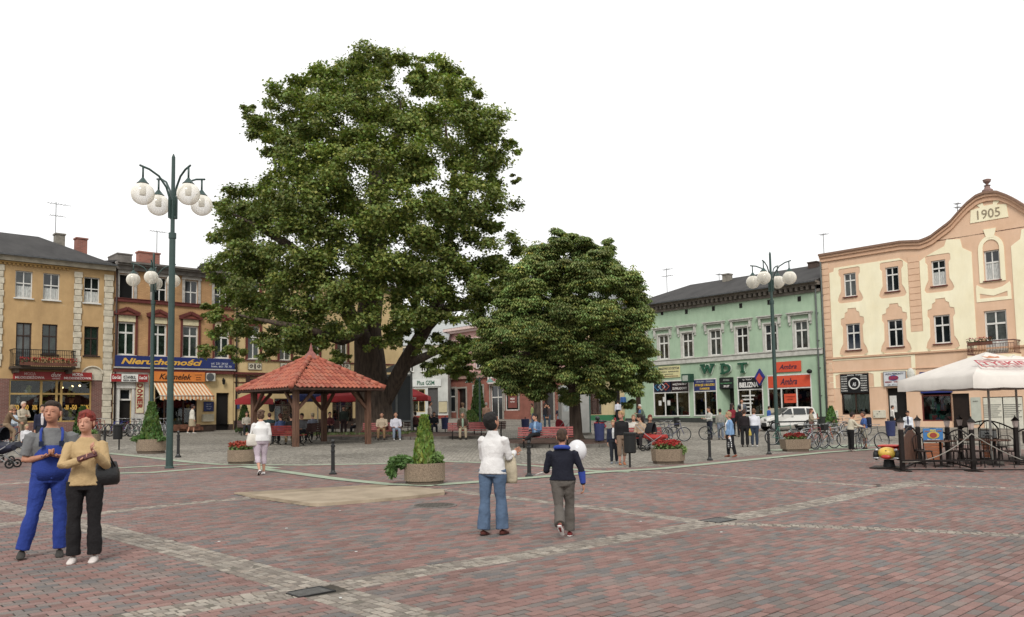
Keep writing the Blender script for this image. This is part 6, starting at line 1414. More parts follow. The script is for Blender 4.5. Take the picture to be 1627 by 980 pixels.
tiny_lamp(763, 62, 'small two armed lamp with green shades in front of the pink house')
# ================================================================ bollards, bins
m_blk = mat('black_enamel', '171818', .4, .15, 10, spec=.5)
q0 = empty('bollard', G(529, 753.5), 0, 'black iron bollard on the green strip between pavilion and slab', 'bollard', 'black iron bollards'); 
q = MB(); q.lathe([(.1, -.05), (.1, .03), (.065, .06), (.05, .1), (.045, .68), (.06, .69), (.06, .73), (.035, .75), (.035, .79), (.05, .83), (.035, .875), (.01, .885)], 12); q.build('shaft', m_blk, q0); q = MB(); q.lathe([(.048, .55), (.055, .56), (.055, .6), (.048, .61)], 12); q.build('band', m_blk, q0)
for px, py, lb in ((841, 757.5, 'black iron bollard between the woman in white jacket and the boy'), (1128, 731, 'black iron bollard right of the flower planter and left of the woman in blue'), (1222, 721.5, 'black iron bollard just left of the right lamp post'), (283, 726, 'black iron bollard just right of the front lamp post'), (381, 688, 'black iron bollard far back before the yellow house'), (166, 712, 'black iron bollard behind the red haired woman')): dup(q0, G(px, py), 0, lb)
def bin_black(px, py, label):
    t = empty('litter_bin', G(px, py), 0, label, 'litter bin'); q = MB(); q.lathe([(.03, -.05), (.03, .95)], 8, (.0, .0, 0)); q.build('post', m_blk, t); q = MB(); q.lathe([(.15, 0), (.17, .03), (.175, .5), (.19, .52), (.19, .56), (.16, .58)], 16, (0, -.12, .4)); q.build('bucket', mat('ribbed_black', '1a1b1b', .5, .3, 2, stretch=(12, 12, .1)), t); return t
bin_black(1001, 742, 'black litter bin on a post in front of the walking woman and child'); bin_black(189, 714, 'black litter bin on a post behind the red haired woman'); bin_black(1075, 688, 'black litter bin by the parked bicycles before the green house')
m_bb = mat('blue_bin_paint', '2c3560', .5, .12, 6)
def bin_blue(px, py, label, h=.95):
    t = empty('litter_bin', G(px, py), 0, label, 'litter bin', 'blue litter bins'); q = MB(); q.lathe([(.19, .22), (.2, .24), (.24, h), (.25, h+.01), (.22, h+.02)], 14); q.build('bucket', m_bb, t); q = MB(); q.lathe([(.03, -.02), (.03, h+.12)], 6, (0, .24, 0)); q.build('post', m_blk, t)
bin_blue(953, 708, 'blue litter bin beside the chestnut trunk and the boy in navy'); bin_blue(835, 692, 'blue litter bin behind the red bench left of the chestnut'); bin_blue(707, 687, 'blue litter bin by the far wall left of the pink house'); bin_blue(1416, 700, 'blue litter bin by the butcher door at the right')
# ================================================================ advertising column and white menu board
t = empty('poster_board', gat(628, 49.5), 0, 'tall grey framed notice board right of the maple trunk', 'notice board'); q = MB(); [q.bb(x-.06, x+.06, -.06, .06, 0, 3.75) for x in (-.95, .1, 1.0)]; q.bb(-.89, .94, -.05, .05, 3.5, 3.62); q.bb(-.89, .94, -.05, .05, .75, .85); q.build('frame', mat('board_frame', '8f9492', .6, .1), t)
for x0, x1 in ((-.89, .04), (.16, .94)): q = MB(); q.bb(x0, x1, -.02, .02, .851, 3.499); q.build('panel', mat('slate_panel', '53595c', .6, .08, 2), t)
q = MB(); q.prism([(-1.0, 3.75), (.05, 4.25), (1.1, 3.75)], -.06, .06); q.build('gable_top', mat('board_frame', '8f9492'), t, recalc=True)
t = empty('advertising_pillar', gat(913, 50), .25, 'pale advertising pillar behind the chestnut trunk', 'advertising pillar'); q = MB(); q.bb(-.9, .85, -.35, .35, .1, 3.0); q.build('column', mat('pillar_grey', 'a9a9a4', .7, .08, 2), t); q = MB(); q.bb(-1.0, .95, -.45, .45, 0, .099); q.build('foot', m_kerb, t); q = MB(); q.bb(.86, 1.0, -.2, .2, .1, 3.3); q.build('side_post', mat('green_post', '33524a', .6), t); q = MB(); q.bb(-.8, -.1, -.37, -.351, 1.4, 2.9); q.build('poster', mat('pale_poster', 'c9ccc4', .7, .4, 4, col2='8a94a0'), t)
# ================================================================ small red parasols far back
def cloth_parasol(p, w_, z0, z1, m, label, txt=None, val=.3, rz=0, txtcol='e8e2dc', name='parasol'):
    t = empty(name, p, rz, label, 'parasol'); h = w_/2; N = 8; q = MB(); top = (0, 0, z1); C_ = [(-h, -h), (h, -h), (h, h), (-h, h)]
    for i in range(4):
        a, b = C_[i], C_[(i+1) % 4]; P = []
        for j in range(N+1):
            s = j/N; x, y = a[0]+(b[0]-a[0])*s, a[1]+(b[1]-a[1])*s; sag = 1-.02*math.sin(PI*s)
            for k in range(5): f = k/4; P.append((x*sag*f, y*sag*f, z1-(z1-z0)*(f**1.0)-.07*w_/4*math.sin(PI*f)*math.sin(PI*s)))
            P.append((x*sag*1.005, y*sag*1.005, z0-val*(1+.04*math.sin(j*2.2))))
        q.smooth = True; q.add(P, [(6*j+k, 6*j+6+k, 6*j+7+k, 6*j+k+1) for j in range(N) for k in range(5)]); q.smooth = False
    q.build('canopy', m, t)
    q = MB(); q.lathe([(.035, 0), (.035, z1)], 8); q.build('pole', mat('pale_pole', 'b5b2a8', .5), t); q = MB()
    for a in C_: q.bar((0, 0, z1-.5), (a[0]*.5, a[1]*.5, (z0+z1)/2-.06), .02)
    q.build('ribs', mat('pale_pole', 'b5b2a8'), t); q = MB(); q.lathe([(.3, -.05), (.3, .08), (.06, .12)], 12); q.build('foot', m_kerb, t); return t
m_redc = mat('red_parasol_cloth', 'b0262b', .85, .1, 3, .1)
t = cloth_parasol(gat(657, 56), 2.2, 2.35, 2.9, m_redc, 'red parasol at the far end beside the notice board'); t_ = text_mb('TYSKIE', .7, .16, 0, .01, .02); t_.v = [(x, y-1.14, z+2.2) for x, y, z in t_.v]; t_.build('lettering', mat('paper', 'd5d5d0'), t)
cloth_parasol(gat(541, 50), 2.4, 2.25, 2.75, m_redc, 'red parasol seen through the pavilion beside the maple trunk'); cloth_parasol(gat(404, 50.5), 1.8, 2.1, 2.6, m_redc, 'red parasol behind the left corner of the pavilion roof')
t = cloth_parasol(gat(505, 51), 3, 2.3, 3.0, mat('navy_parasol_cloth', '1f2a5a', .85, .1), 'navy blue parasol seen through the pavilion')
# ================================================================ people
CL = bpy.data.textures.new('cloth_folds', 'CLOUDS'); CL.noise_scale = .11; CL.noise_depth = 2; HT = bpy.data.textures.new('hair_tufts', 'CLOUDS'); HT.noise_scale = .035
def cloth(c, kind='plain'):
    if isinstance(c, bpy.types.Material): return c
    return mat('cloth_'+c, c, .88, .07, 5, .35, fine=60)
def stripes(name, c1, c2, freq=14):
    if name in MATS: return MATS[name]
    m = bpy.data.materials.new(name); m.use_nodes = True; n = m.node_tree.nodes; l = m.node_tree.links; b = n['Principled BSDF']; b.inputs['Roughness'].default_value = .9
    tc = n.new('ShaderNodeTexCoord'); w_ = n.new('ShaderNodeTexWave'); w_.bands_direction = 'X'; w_.inputs['Scale'].default_value = freq; w_.inputs['Distortion'].default_value = .4; l.new(tc.outputs['Object'], w_.inputs[0])
    r = n.new('ShaderNodeValToRGB'); r.color_ramp.elements[0].position = .3; r.color_ramp.elements[0].color = (*S(c1), 1); r.color_ramp.elements[1].position = .5; r.color_ramp.elements[1].color = (*S(c2), 1); l.new(w_.outputs[0], r.inputs[0]); l.new(r.outputs[0], b.inputs['Base Color']); MATS[name] = m; return m
def skin(c='c08a6c'): return mat('skin_'+c, c, .55, .07, 8, .1, spec=.4)
def loft(mb, pts, radii, side=(1, 0, 0), n=12):
    P = [Vector(p) for p in pts]; N = len(P); sd_ = Vector(side); vs = []
    for i, p in enumerate(P):
        t = (P[min(i+1, N-1)]-P[max(i-1, 0)]).normalized(); x = sd_-t*sd_.dot(t); x = x.normalized() if x.length > .05 else t.orthogonal().normalized(); y = t.cross(x); r = radii[i]; rx, ry = r if isinstance(r, tuple) else (r, r)
        vs += [p+x*(rx*math.cos(2*PI*k/n))+y*(ry*math.sin(2*PI*k/n)) for k in range(n)]
    fs = [(i*n+k, i*n+(k+1) % n, (i+1)*n+(k+1) % n, (i+1)*n+k) for i in range(N-1) for k in range(n)]+[tuple(range(n))[::-1], tuple((N-1)*n+k for k in range(n))]
    mb.add(vs, fs); return mb
def remesh(mb, name, m, par, vox, folds=0, smooth=2, extra=None, extram=()):
    me = mb.mesh('tmp', m); bm = bmesh.new(); bm.from_mesh(me); bmesh.ops.recalc_face_normals(bm, faces=bm.faces); bm.to_mesh(me); bm.free()
    o = bpy.data.objects.new('tmp', me); COL.objects.link(o)
    r = o.modifiers.new('r', 'REMESH'); r.mode = 'VOXEL'; r.voxel_size = vox; r.use_smooth_shade = True
    s = o.modifiers.new('s', 'SMOOTH'); s.iterations = smooth; s.factor = .6
    if folds: d = o.modifiers.new('d', 'DISPLACE'); d.texture = HT if name == 'hair' else CL; d.strength = folds; d.mid_level = .5; d.texture_coords = 'LOCAL'
    dg = bpy.context.evaluated_depsgraph_get(); m2 = bpy.data.meshes.new_from_object(o.evaluated_get(dg)); bpy.data.objects.remove(o); bpy.data.meshes.remove(me); m2.name = name
    if extra is not None and extra.v:
        e = extra.mesh('e', [m]+list(extram)); bm = bmesh.new(); bm.from_mesh(m2); bm.from_mesh(e); bm.to_mesh(m2); bm.free(); bpy.data.meshes.remove(e)
        m2.materials.clear(); [m2.materials.append(x) for x in [m]+list(extram)]
    return link_mesh(name, m2, par)
def V3(*a): return Vector(a)
DARK = mat('dark_eye', '1a1412', .3); LIP = mat('lip', '9a5a4c', .6); EYEW = mat('eye_white', 'cfc8c0', .4)
def person(p, H, rz, label, top='8a8a8a', bot='33343a', hair='3a2a20', sk='c08a6c', shoes='2a2422', pose='stand', legs=None, arms=None, lean=0., yaw=0., pitch=0., hs='short', sleeve='long', bt='trousers', hem=.0, fem=False, fat=1., vox=.02, open_=None, flare=0., seat=None, grp=None, extra_dz=0, collar=None):
    "local axes: x to the person's right, y forward, z up; lengths as fractions of the height"
    rz = rz-math.atan2(p[0], p[1]); t = empty('person', p, rz, label, 'person', grp); h = H
    if vox > .012: vox = .017 if H > 1.2 else .014
    L = legs or {'stand': ((.03, .02, -1), (.0, -.02, -1), (-.03, -.01, -1), (0, -.03, -1)), 'walk': ((.0, .32, -1), (0, .0, -1), (0, -.12, -1), (0, -.5, -.9)), 'sit': ((.1, 1, -.06), (.02, .08, -1), (-.12, 1, -.06), (-.03, .02, -1))}[pose]
    L = [V3(*v).normalized() for v in L]; hw = .052*(1.1 if fem else 1)
    def leg(s, a, b): hip = V3(s*hw, 0, 0); kn = hip+a*.245; an = kn+b*.24; return hip, kn, an
    LR = leg(1, L[0], L[1]); LL = leg(-1, L[2], L[3]); low = min(LR[2].z, LL[2].z)-.042
    pz = -low if seat is None else seat/h; P0 = V3(0, 0, pz)
    sp = V3(0, math.sin(lean), math.cos(lean)); fwd = V3(0, math.cos(lean), -math.sin(lean)); X = V3(1, 0, 0)
    pel = P0; wst = P0+sp*.105; chs = P0+sp*.205+fwd*.004; sho = P0+sp*.285; nkb = P0+sp*.31; nkt = nkb+sp*.035+fwd*.012
    Rh = Matrix.Rotation(yaw, 3, 'Z') @ Matrix.Rotation(-pitch-lean*.6, 3, 'X'); hc = nkt+Rh @ V3(0, .014, .066)
    k_ = 1.06; hc = hc*1.0; HB = lambda a, b_, c_: Rh @ V3(a*k_, b_*k_, c_*k_)
    sw = (.098 if fem else .112)*(1+.25*(fat-1)); A = arms or (((.12, .05, -1), (.02, .22, -1)), ((-.12, .05, -1), (-.02, .22, -1)))
    arm = []
    for s, (a, b) in zip((1, -1), A): S0 = sho+X*(s*sw)-sp*.02; E_ = S0+V3(*a).normalized()*.17; W_ = E_+V3(*b).normalized()*.145; arm.append((S0, E_, W_, V3(*b).normalized()))
    sc = lambda v: v*h
    def torso(mb, inf=0, z0=0, hemr=None):
        f = fat; g = inf; hipw = .098 if fem else .09; wa = .074 if fem else .084
        pts = [pel-sp*.02, pel+sp*.02, wst, chs, sho-sp*.01, nkb-sp*.005, nkb+sp*.012]; rad = [(hipw*.85*f, .062*f), (hipw*f, .07*f), (wa*f, .058*f*(1.15 if fat > 1.05 else 1)), (.095*f, .066*f), (sw*.7, .042), (.05, .04), (.036, .036)]
        loft(mb, [sc(q) for q in pts], [(r[0]*h+g, r[1]*h+g) for r in rad], n=16)
    def limbs_leg(mb, J, inf=0, r=(.056, .05, .038, .04, .024), end=1., fl=0.):
        a, k, an = J; k2 = k.lerp(an, .3); e = k.lerp(an, end); f = .5+.5*fat; st_ = a+(a-k).normalized()*.0
        loft(mb, [sc(P0+st_+V3(0, 0, .015)), sc(P0+a.lerp(k, .35)), sc(P0+k+(a-k)*.06), sc(P0+k+(an-k)*.06), sc(P0+k2), sc(P0+e)], [((r[0]*f)*h+inf), (r[1]*f*h+inf), (r[2]*h+inf), (r[2]*h+inf), (r[3]*h+inf+fl*.3), (r[4]*h+inf+fl)], n=12)
    def limb_arm(mb, J, inf=0, upto=1.0):
        a, e, w_, d = J; f = .6+.4*fat; mb.ell(sc(a+V3(0, 0, -.01)), (.028*h*f+inf*.6,)*3, 12, 8)
        P = [a, a.lerp(e, .4), e, e.lerp(w_, .35), w_]; R = [.03*f, .027*f, .022*f, .022, .015]
        if upto < 1: P = [a, a.lerp(e, .5), a.lerp(e, upto*1.6)]; R = [.034*f, .031*f, .03*f]
        loft(mb, [sc(q) for q in P], [r*h+inf for r in R], side=(1, 0, 0) if abs((e-a).normalized().x) < .9 else (0, 1, 0), n=10)
    # one continuous body
    b = MB(); torso(b)
    for J in (LR, LL): limbs_leg(b, J, 0, (.05, .042, .03, .032, .018))
    for J in arm: limb_arm(b, J)
    loft(b, [sc(nkb-sp*.03), sc(nkb), sc(nkt), sc(nkt+sp*.03)], [.045*h, .033*h, .031*h, .032*h])
    b.ell(sc(hc+HB(0, -.006, .012)), (.046*h*k_, .058*h*k_, .058*h*k_), 16, 12, R=Rh); b.ell(sc(hc+HB(0, .014, -.024)), (.036*h*k_, .042*h*k_, .044*h*k_), 14, 10, R=Rh); b.ell(sc(hc+HB(0, .032, -.048)), (.02*h*k_, .018*h*k_, .016*h*k_), 10, 8, R=Rh)
    x = MB(); nose = hc+HB(0, .058, -.012)
    loft(x, [sc(hc+HB(0, .048, .012)), sc(hc+HB(0, .058, -.008)), sc(hc+HB(0, .064, -.016)), sc(hc+HB(0, .05, -.022))], [.004*h*k_, .0065*h*k_, .009*h*k_, .007*h*k_], n=8)
    for s in (-1, 1):
        x.ell(sc(hc+HB(s*.047, -.006, -.006)), (.006*h*k_, .013*h*k_, .02*h*k_), 8, 6, R=Rh)
        x.cur = 2; x.ell(sc(hc+HB(s*.018, .0475, .006)), (.011*h*k_, .005*h*k_, .0058*h*k_), 8, 6, R=Rh); x.cur = 1; x.ell(sc(hc+HB(s*.018, .051, .006)), (.0058*h*k_, .0036*h*k_, .0056*h*k_), 8, 6, R=Rh); x.box(sc(hc+HB(s*.019, .052, .0165)), (.017*h*k_, .004*h*k_, .0035*h*k_), R=Rh); x.cur = 0
    x.cur = 3; x.ell(sc(hc+HB(0, .053, -.036)), (.015*h*k_, .005*h*k_, .0045*h*k_), 10, 6, R=Rh); x.cur = 0
    # hands: palm, four fingers and a thumb each
    for s, (S0, E_, W_, d) in zip((1, -1), arm):
        ax = V3(0, 1, 0)-d*d.y; ax = ax.normalized() if ax.length > .2 else V3(0, 0, 1).cross(d).normalized(); nx_ = d.cross(ax)*s
        loft(x, [sc(W_-d*.008), sc(W_+d*.02), sc(W_+d*.05)], [(.012*h, .014*h), (.01*h, .022*h), (.008*h, .024*h)], side=tuple(nx_), n=8)
        for k, (o_, ln) in enumerate(((-.017, .036), (-.006, .044), (.006, .048), (.017, .042))):
            q0 = W_+d*.048+ax*o_; q1 = q0+d*ln*.5-nx_*.012; q2 = q1+d*ln*.2-nx_*.022; x.tube([sc(q0), sc(q1), sc(q2)], [.0062*h, .0056*h, .0042*h], 6)
        q0 = W_+d*.014+ax*.02; x.tube([sc(q0), sc(q0+d*.02+ax*.014-nx_*.005), sc(q0+d*.042+ax*.016-nx_*.013)], [.0075*h, .0065*h, .005*h], 6)
    remesh(b, 'body', skin(sk), t, vox, 0, 3, x, (DARK, EYEW, LIP))
    # clothes
    c = MB(); g = .013*min(1, h/1.6)
    if bt != 'none':
        loft(c, [sc(pel-sp*.045), sc(pel-sp*.01), sc(pel+sp*.04), sc(wst-sp*.01)], [((.09)*fat*h+g, .062*fat*h+g), (.099*fat*h+g, .072*fat*h+g), (.092*fat*h+g, .068*fat*h+g), (.08*fat*h+g*.5, .06*fat*h+g*.5)], n=16)
        if bt == 'skirt': loft(c, [sc(pel+sp*.02), sc(pel-V3(0, 0, .12)), sc(pel-V3(0, -.01, .27))], [(.1*h*fat+g, .075*h*fat+g), (.11*h*fat+g, .095*h*fat), (.115*h*fat+g, .105*h*fat)], n=16)
        else:
            e = {'trousers': .97, 'shorts': -.02, 'capri': .5}[bt]
            for J in (LR, LL):
                if e < 0: a, k, an = J; loft(c, [sc(P0+a), sc(P0+a.lerp(k, .5)), sc(P0+a.lerp(k, .95))], [.06*h, .055*h, .052*h])
                else: limbs_leg(c, J, g, (.056*(1 if fem else 1.06), .049, .035, .036, .027), e, flare)
        remesh(c, {'skirt': 'skirt', 'shorts': 'shorts'}.get(bt, 'trousers'), cloth(bot), t, vox, .026 if vox < .012 else .014, 3)
    c = MB(); g2 = g*1.5; hm = .03+hem
    loft(c, [sc(pel+sp*(.06-hm)), sc(pel+sp*.06), sc(wst), sc(chs), sc(sho-sp*.035), sc(sho-sp*.004), sc(nkb-sp*.004), sc(nkb+sp*.004)], [((.108 if hem > 0 else .092)*fat*h+g2*1.2, .074*fat*h+g2*1.2), (.09*fat*h+g2*1.2, .07*fat*h+g2*1.2), ((.08 if fem else .087)*fat*h+g2, .064*fat*h+g2), (.099*fat*h+g, .07*fat*h+g), (sw*.93*h+g*.5, .058*h+g*.6), (sw*.74*h, .05*h), (.052*h, .046*h), (.043*h, .042*h)], n=18)
    for J in arm: limb_arm(c, J, g*1.15, 1 if sleeve == 'long' else .5)
    remesh(c, 'top', cloth(top), t, vox, .022 if vox < .012 else .014, 3)
    if open_: q = MB(); loft(q, [sc(pel+sp*.06+fwd*.074*fat), sc(chs+fwd*.075*fat), sc(nkb+fwd*.04-sp*.01)], [(.022*h, .012*h), (.03*h, .014*h), (.022*h, .014*h)]); q.build('shirt_front', cloth(open_), t)
    if collar: q = MB(); loft(q, [sc(nkb-sp*.012), sc(nkb+sp*.022)], [(.055*h, .05*h), (.043*h, .042*h)]); q.build('collar', cloth(collar), t)
    for J, s in ((LR, 1), (LL, -1)):
        an = P0+J[2]; d = (J[2]-J[1]).normalized(); ft = V3(0, 1, 0)-d*d.y*.9; ft = (ft.normalized()); up_ = -d
        q = MB(); loft(q, [sc(an-ft*.028+d*.018), sc(an-ft*.005+d*.024), sc(an+ft*.045+d*.03), sc(an+ft*.085+d*.034), sc(an+ft*.1+d*.036)], [(.016*h, .016*h), (.023*h, .026*h), (.026*h, .02*h), (.023*h, .011*h), (.012*h, .006*h)], n=10); q.smooth = True; q.sm = [True]*len(q.f); q.build('shoe', cloth(shoes) if not isinstance(shoes, tuple) else cloth(shoes[0]), t)
        if isinstance(shoes, tuple): q = MB(); loft(q, [sc(an-ft*.03+d*.036), sc(an+ft*.03+d*.042), sc(an+ft*.1+d*.044)], [(.02*h, .006*h), (.027*h, .007*h), (.016*h, .005*h)]); q.build('sole', cloth(shoes[1]), t)
    hm_ = mat('hair_'+hair, hair, .7, .3, 10, .5, stretch=(6, 6, 1.5), fine=40)
    c = MB()
    if hs != 'bald':
        k = {'short': 1.03, 'crop': .99, 'cap': 1.0}.get(hs, 1.08)
        c.ell(sc(hc+HB(0, -.0125, .024)), (.0485*h*k_*k, .0575*h*k_*k, .056*h*k_*k), 16, 12, R=Rh); c.ell(sc(hc+HB(0, -.034, -.002)), (.043*h*k_*k, .036*h*k_*k, .042*h*k_*k), 14, 10, R=Rh)
        c.ell(sc(hc+HB(0, .014, .05)), (.043*h*k_, .036*h*k_, .026*h*k_), 12, 8, R=Rh)
        if hs == 'long': loft(c, [sc(hc+HB(0, -.03, .01)), sc(hc+HB(0, -.05, -.05)), sc(nkb-fwd*.055-sp*.02)], [(.05*h*k_, .03*h*k_), (.052*h*k_, .026*h*k_), (.04*h*k_, .016*h*k_)])
        if hs in ('bob', 'curly'): c.ell(sc(hc+HB(0, -.022, -.012)), (.055*h*k_, .046*h*k_, .054*h*k_), 14, 10, R=Rh)
        if hs == 'bun': c.ell(sc(hc+HB(0, -.062, .045)), (.034*h*k_, .03*h*k_, .034*h*k_), 10, 8, R=Rh); c.ell(sc(hc+HB(0, .018, .046)), (.044*h*k_, .03*h*k_, .024*h*k_), 10, 8, R=Rh)
        if hs == 'tail': c.ell(sc(hc+HB(0, -.065, .0)), (.018*h*k_, .028*h*k_, .03*h*k_), 10, 8, R=Rh)
        [c.ell(sc(hc+HB(random.uniform(-.045, .045), random.uniform(-.07, -.0), random.uniform(.0, .07))), (.022*h, .022*h, .02*h), 8, 6) for _ in range(14 if hs in ('bun', 'curly') else 0)]
        remesh(c, 'cap' if hs == 'cap' else 'hair', cloth(hair) if hs == 'cap' else hm_, t, min(vox, .012), {'curly': .035, 'bun': .03}.get(hs, .016), 1)
    t['_j'] = [0]; del t['_j']
    J = dict(h=h, hc=sc(hc), sho=[sc(a[0]) for a in arm], wr=[sc(a[2]+a[3]*.05) for a in arm], el=[sc(a[1]) for a in arm], pel=sc(pel), wst=sc(wst), chs=sc(chs), nkb=sc(nkb), sp=sp, fwd=fwd, Rh=Rh)
    return t, J
def W2(t, v): return t.matrix_basis @ v
def bag(t, J, v, dims, m, label, name='handbag', strap=None, rz=0):
    "a bag carried by a person: a thing of its own, hung from the strap points"
    w = Matrix.Translation(t.location) @ Matrix.Rotation(t.rotation_euler.z, 4, 'Z'); p = w @ v; o = empty(name, p-Vector((0, 0, dims[2])), t.rotation_euler.z+rz, label, 'bag')
    q = MB(); a, b, c = dims[0]/2, dims[1]/2, dims[2]; loft(q, [(0, 0, 0), (0, 0, c*.12), (0, 0, c*.5), (0, 0, c*.9), (0, 0, c)], [(a*.85, b*.7), (a, b), (a*.98, b*.95), (a*.8, b*.5), (a*.75, b*.25)], n=12); q.sm = [True]*len(q.f); q.build('bag_body', m, o)
    if strap: wi = o.location; R = Matrix.Rotation(-o.rotation_euler.z, 3, 'Z'); q = MB(); q.tube([R @ ((w @ s)-wi) for s in strap], .012, 6); q.build('strap', m, o)
    return o
# ---- the pair at the left
p = G(78, 884); t, J = person(p, hgt(p, 641), PI-.02, 'man in blue dungarees and grey T-shirt at the left looking at his hands', top='6e6f70', bot='1d3a90', hair='38291f', sk='b47a5c', shoes='3d3a36', legs=((.2, .04, -1), (.22, -.06, -1), (-.03, .02, -1), (-.0, -.05, -1)),
    arms=(((.24, .02, -1), (-.74, .6, .2)), ((-.24, .02, -1), (.7, .6, .18))), yaw=-.3, pitch=-.15, sleeve='short', fat=1.04, vox=.009, hs='crop', flare=.012)
h = J['h']; blue = cloth('1d3a90'); q = MB(); loft(q, [J['pel']-J['sp']*.02*h, J['wst']-J['sp']*.06*h+Vector((0, .008, 0)), J['wst']+J['sp']*.02*h+Vector((0, .008, 0)), J['chs']+Vector((0, .012, .0))], [(.113*h, .082*h), (.115*h, .09*h), (.109*h, .083*h), (.075*h, .09*h)], n=18)
q.v = [(x, max(y, -.02), z) for x, y, z in q.v]; q.sm = [True]*len(q.f); q.build('bib', blue, t)
for s in (-1, 1):
    q = MB(); c0 = J['chs']; q.tube([c0+Vector((s*.055*h, .088*h, -.0)), c0+Vector((s*.062*h, .09*h, .04*h)), J['sho'][0 if s > 0 else 1]*.55+J['nkb']*.45+Vector((0, .055*h, .012)), J['sho'][0 if s > 0 else 1]*.5+J['nkb']*.5+Vector((0, 0, .04)), c0+Vector((s*.05*h, -.085*h, .02))], (.016), 6); q.build('strap', blue, t)
    q = MB(); q.box(c0+Vector((s*.058*h, .1*h, .01)), (.05, .02, .06)); q.build('buckle', cloth('16233f'), t)
q = MB(); q.box(J['chs']+Vector((0, .097*h, -.075*h)), (.2, .012, .012)); q.build('pocket_edge', cloth('16307a'), t)
pr = G(133, 892.5); t, J = person(pr, hgt(pr, 657), PI-.25, 'red haired woman in a beige jacket and black trousers with a black shoulder bag', top='b89a68', bot='171416', hair='8a2a1c', sk='c48a6e', shoes=('d0c6c0', '8a8078'), fem=True, hs='bun', vox=.009, hem=.045, flare=.02, fat=.93, lean=-.03,
    legs=((.03, .03, -1), (.0, -.02, -1), (-.01, -.01, -1), (-.02, -.03, -1)), arms=(((.16, .5, -.75), (-.75, .35, .2)), ((-.25, .35, -.85), (.35, .75, .72))), yaw=-.1, pitch=-.05)
blk = mat('black_leather', '141315', .35, .2, 8, .2, spec=.5)
bag(t, J, Vector((-.19, -.02, J['wst'].z+.06)), (.34, .13, .26), blk, 'black leather shoulder bag of the red haired woman', 'shoulder_bag', [Vector((-.3, -.02, J['wst'].z+.0)), J['sho'][1]+Vector((.02, -.02, .045)), Vector((-.1, -.02, J['wst'].z+.0))], .6)
w = Matrix.Translation(t.location) @ Matrix.Rotation(t.rotation_euler.z, 4, 'Z'); q = MB(); q.bb(-.1, .1, -.02, .02, 0, .055); o = tag(q.build('wallet', mat('maroon_leather', '5c2a2c', .5), bevel=.008), 'small maroon purse held by the red haired woman', 'purse'); o.location = w @ (J['wr'][0]+Vector((-.02, .03, -.0))); o.rotation_euler = (.2, .3, t.rotation_euler.z)
# ---- woman in white jacket and boy
p = G(784, 850); t, J = person(p, hgt(p, 657), -.45, 'woman in a white jacket and blue jeans looking down at something in her hands', top='d6d4d2', bot='4d6480', hair='1a1614', sk='b47a5c', shoes=('5c2a22', '221a18'), fem=True, hs='bob', vox=.009, hem=.055, flare=.035, fat=1.0, lean=.06,
    legs=((.0, .14, -1), (.03, .02, -1), (-.03, -.08, -1), (-.02, -.1, -1)), arms=(((.15, .3, -.9), (-.1, .95, .25)), ((-.12, .28, -.9), (.45, .9, .05))), pitch=-.5, yaw=-.35, collar='d6d4d2')
cream_b = mat('cream_bag', 'b9ac90', .75, .2, 10, .3)
bag(t, J, J['wst']+Vector((.2, .14, .0)), (.2, .11, .34), cream_b, 'cream shoulder bag hanging from the arm of the woman in white jacket', 'shoulder_bag', [J['wst']+Vector((.26, .14, -.05)), J['el'][0]+Vector((.03, .06, .05)), J['wst']+Vector((.14, .14, -.05))])
p = G(896, 853); t, J = person(p, hgt(p, 682), -.1, 'boy in a navy and blue hooded fleece walking away beside a white balloon', top='111424', bot='5c5650', hair='4a3424', sk='b47a5c', shoes=('7a1f20', 'd8d4d0'), hs='crop', vox=.009, fat=1.02, hem=.02, flare=.02,
    legs=((.0, .3, -1), (-.02, .0, -1), (.06, -.12, -1), (.12, -.9, -.6)), arms=(((.4, .05, -1), (.1, .1, -1)), ((-.25, .1, -1), (-.1, .9, -.1))))
h = J['h']; q = MB(); q.tube([J['nkb']+Vector((.062*h*math.cos(a), .05*h*math.sin(a)-.012*h, .006*h*math.sin(a)*-2)) for a in np.linspace(0, 2*PI, 14)[:-1]], .02*h, 8, closed=True); q.build('hood', cloth('24409a'), t)
q = MB(); e, wv = J['el'][0], J['wr'][0]; loft(q, [e.lerp(wv, .1), e.lerp(wv, .65)], [.036*h, .026*h]); q.build('cuff', cloth('24409a'), t)
bp_ = at(917, 716, p.y+.35)
bl = empty('balloon', bp_, 0, 'white balloon on a stick held by the boy in the navy fleece', 'balloon'); q = MB(); q.ell((0, 0, 0), (.132, .132, .15), 24, 16); m = mat('balloon_rubber', 'e0e0e2', .25, .03, 2, spec=.6, alpha=.82); q.build('envelope', m, bl); w = Matrix.Translation(t.location) @ Matrix.Rotation(t.rotation_euler.z, 4, 'Z'); hnd = (w @ J['wr'][1])-bp_; q = MB(); q.tube([(0, 0, -.14), hnd, hnd+(hnd-Vector((0, 0, -.14)))*.35], .006, 5); q.build('stick', white, bl)
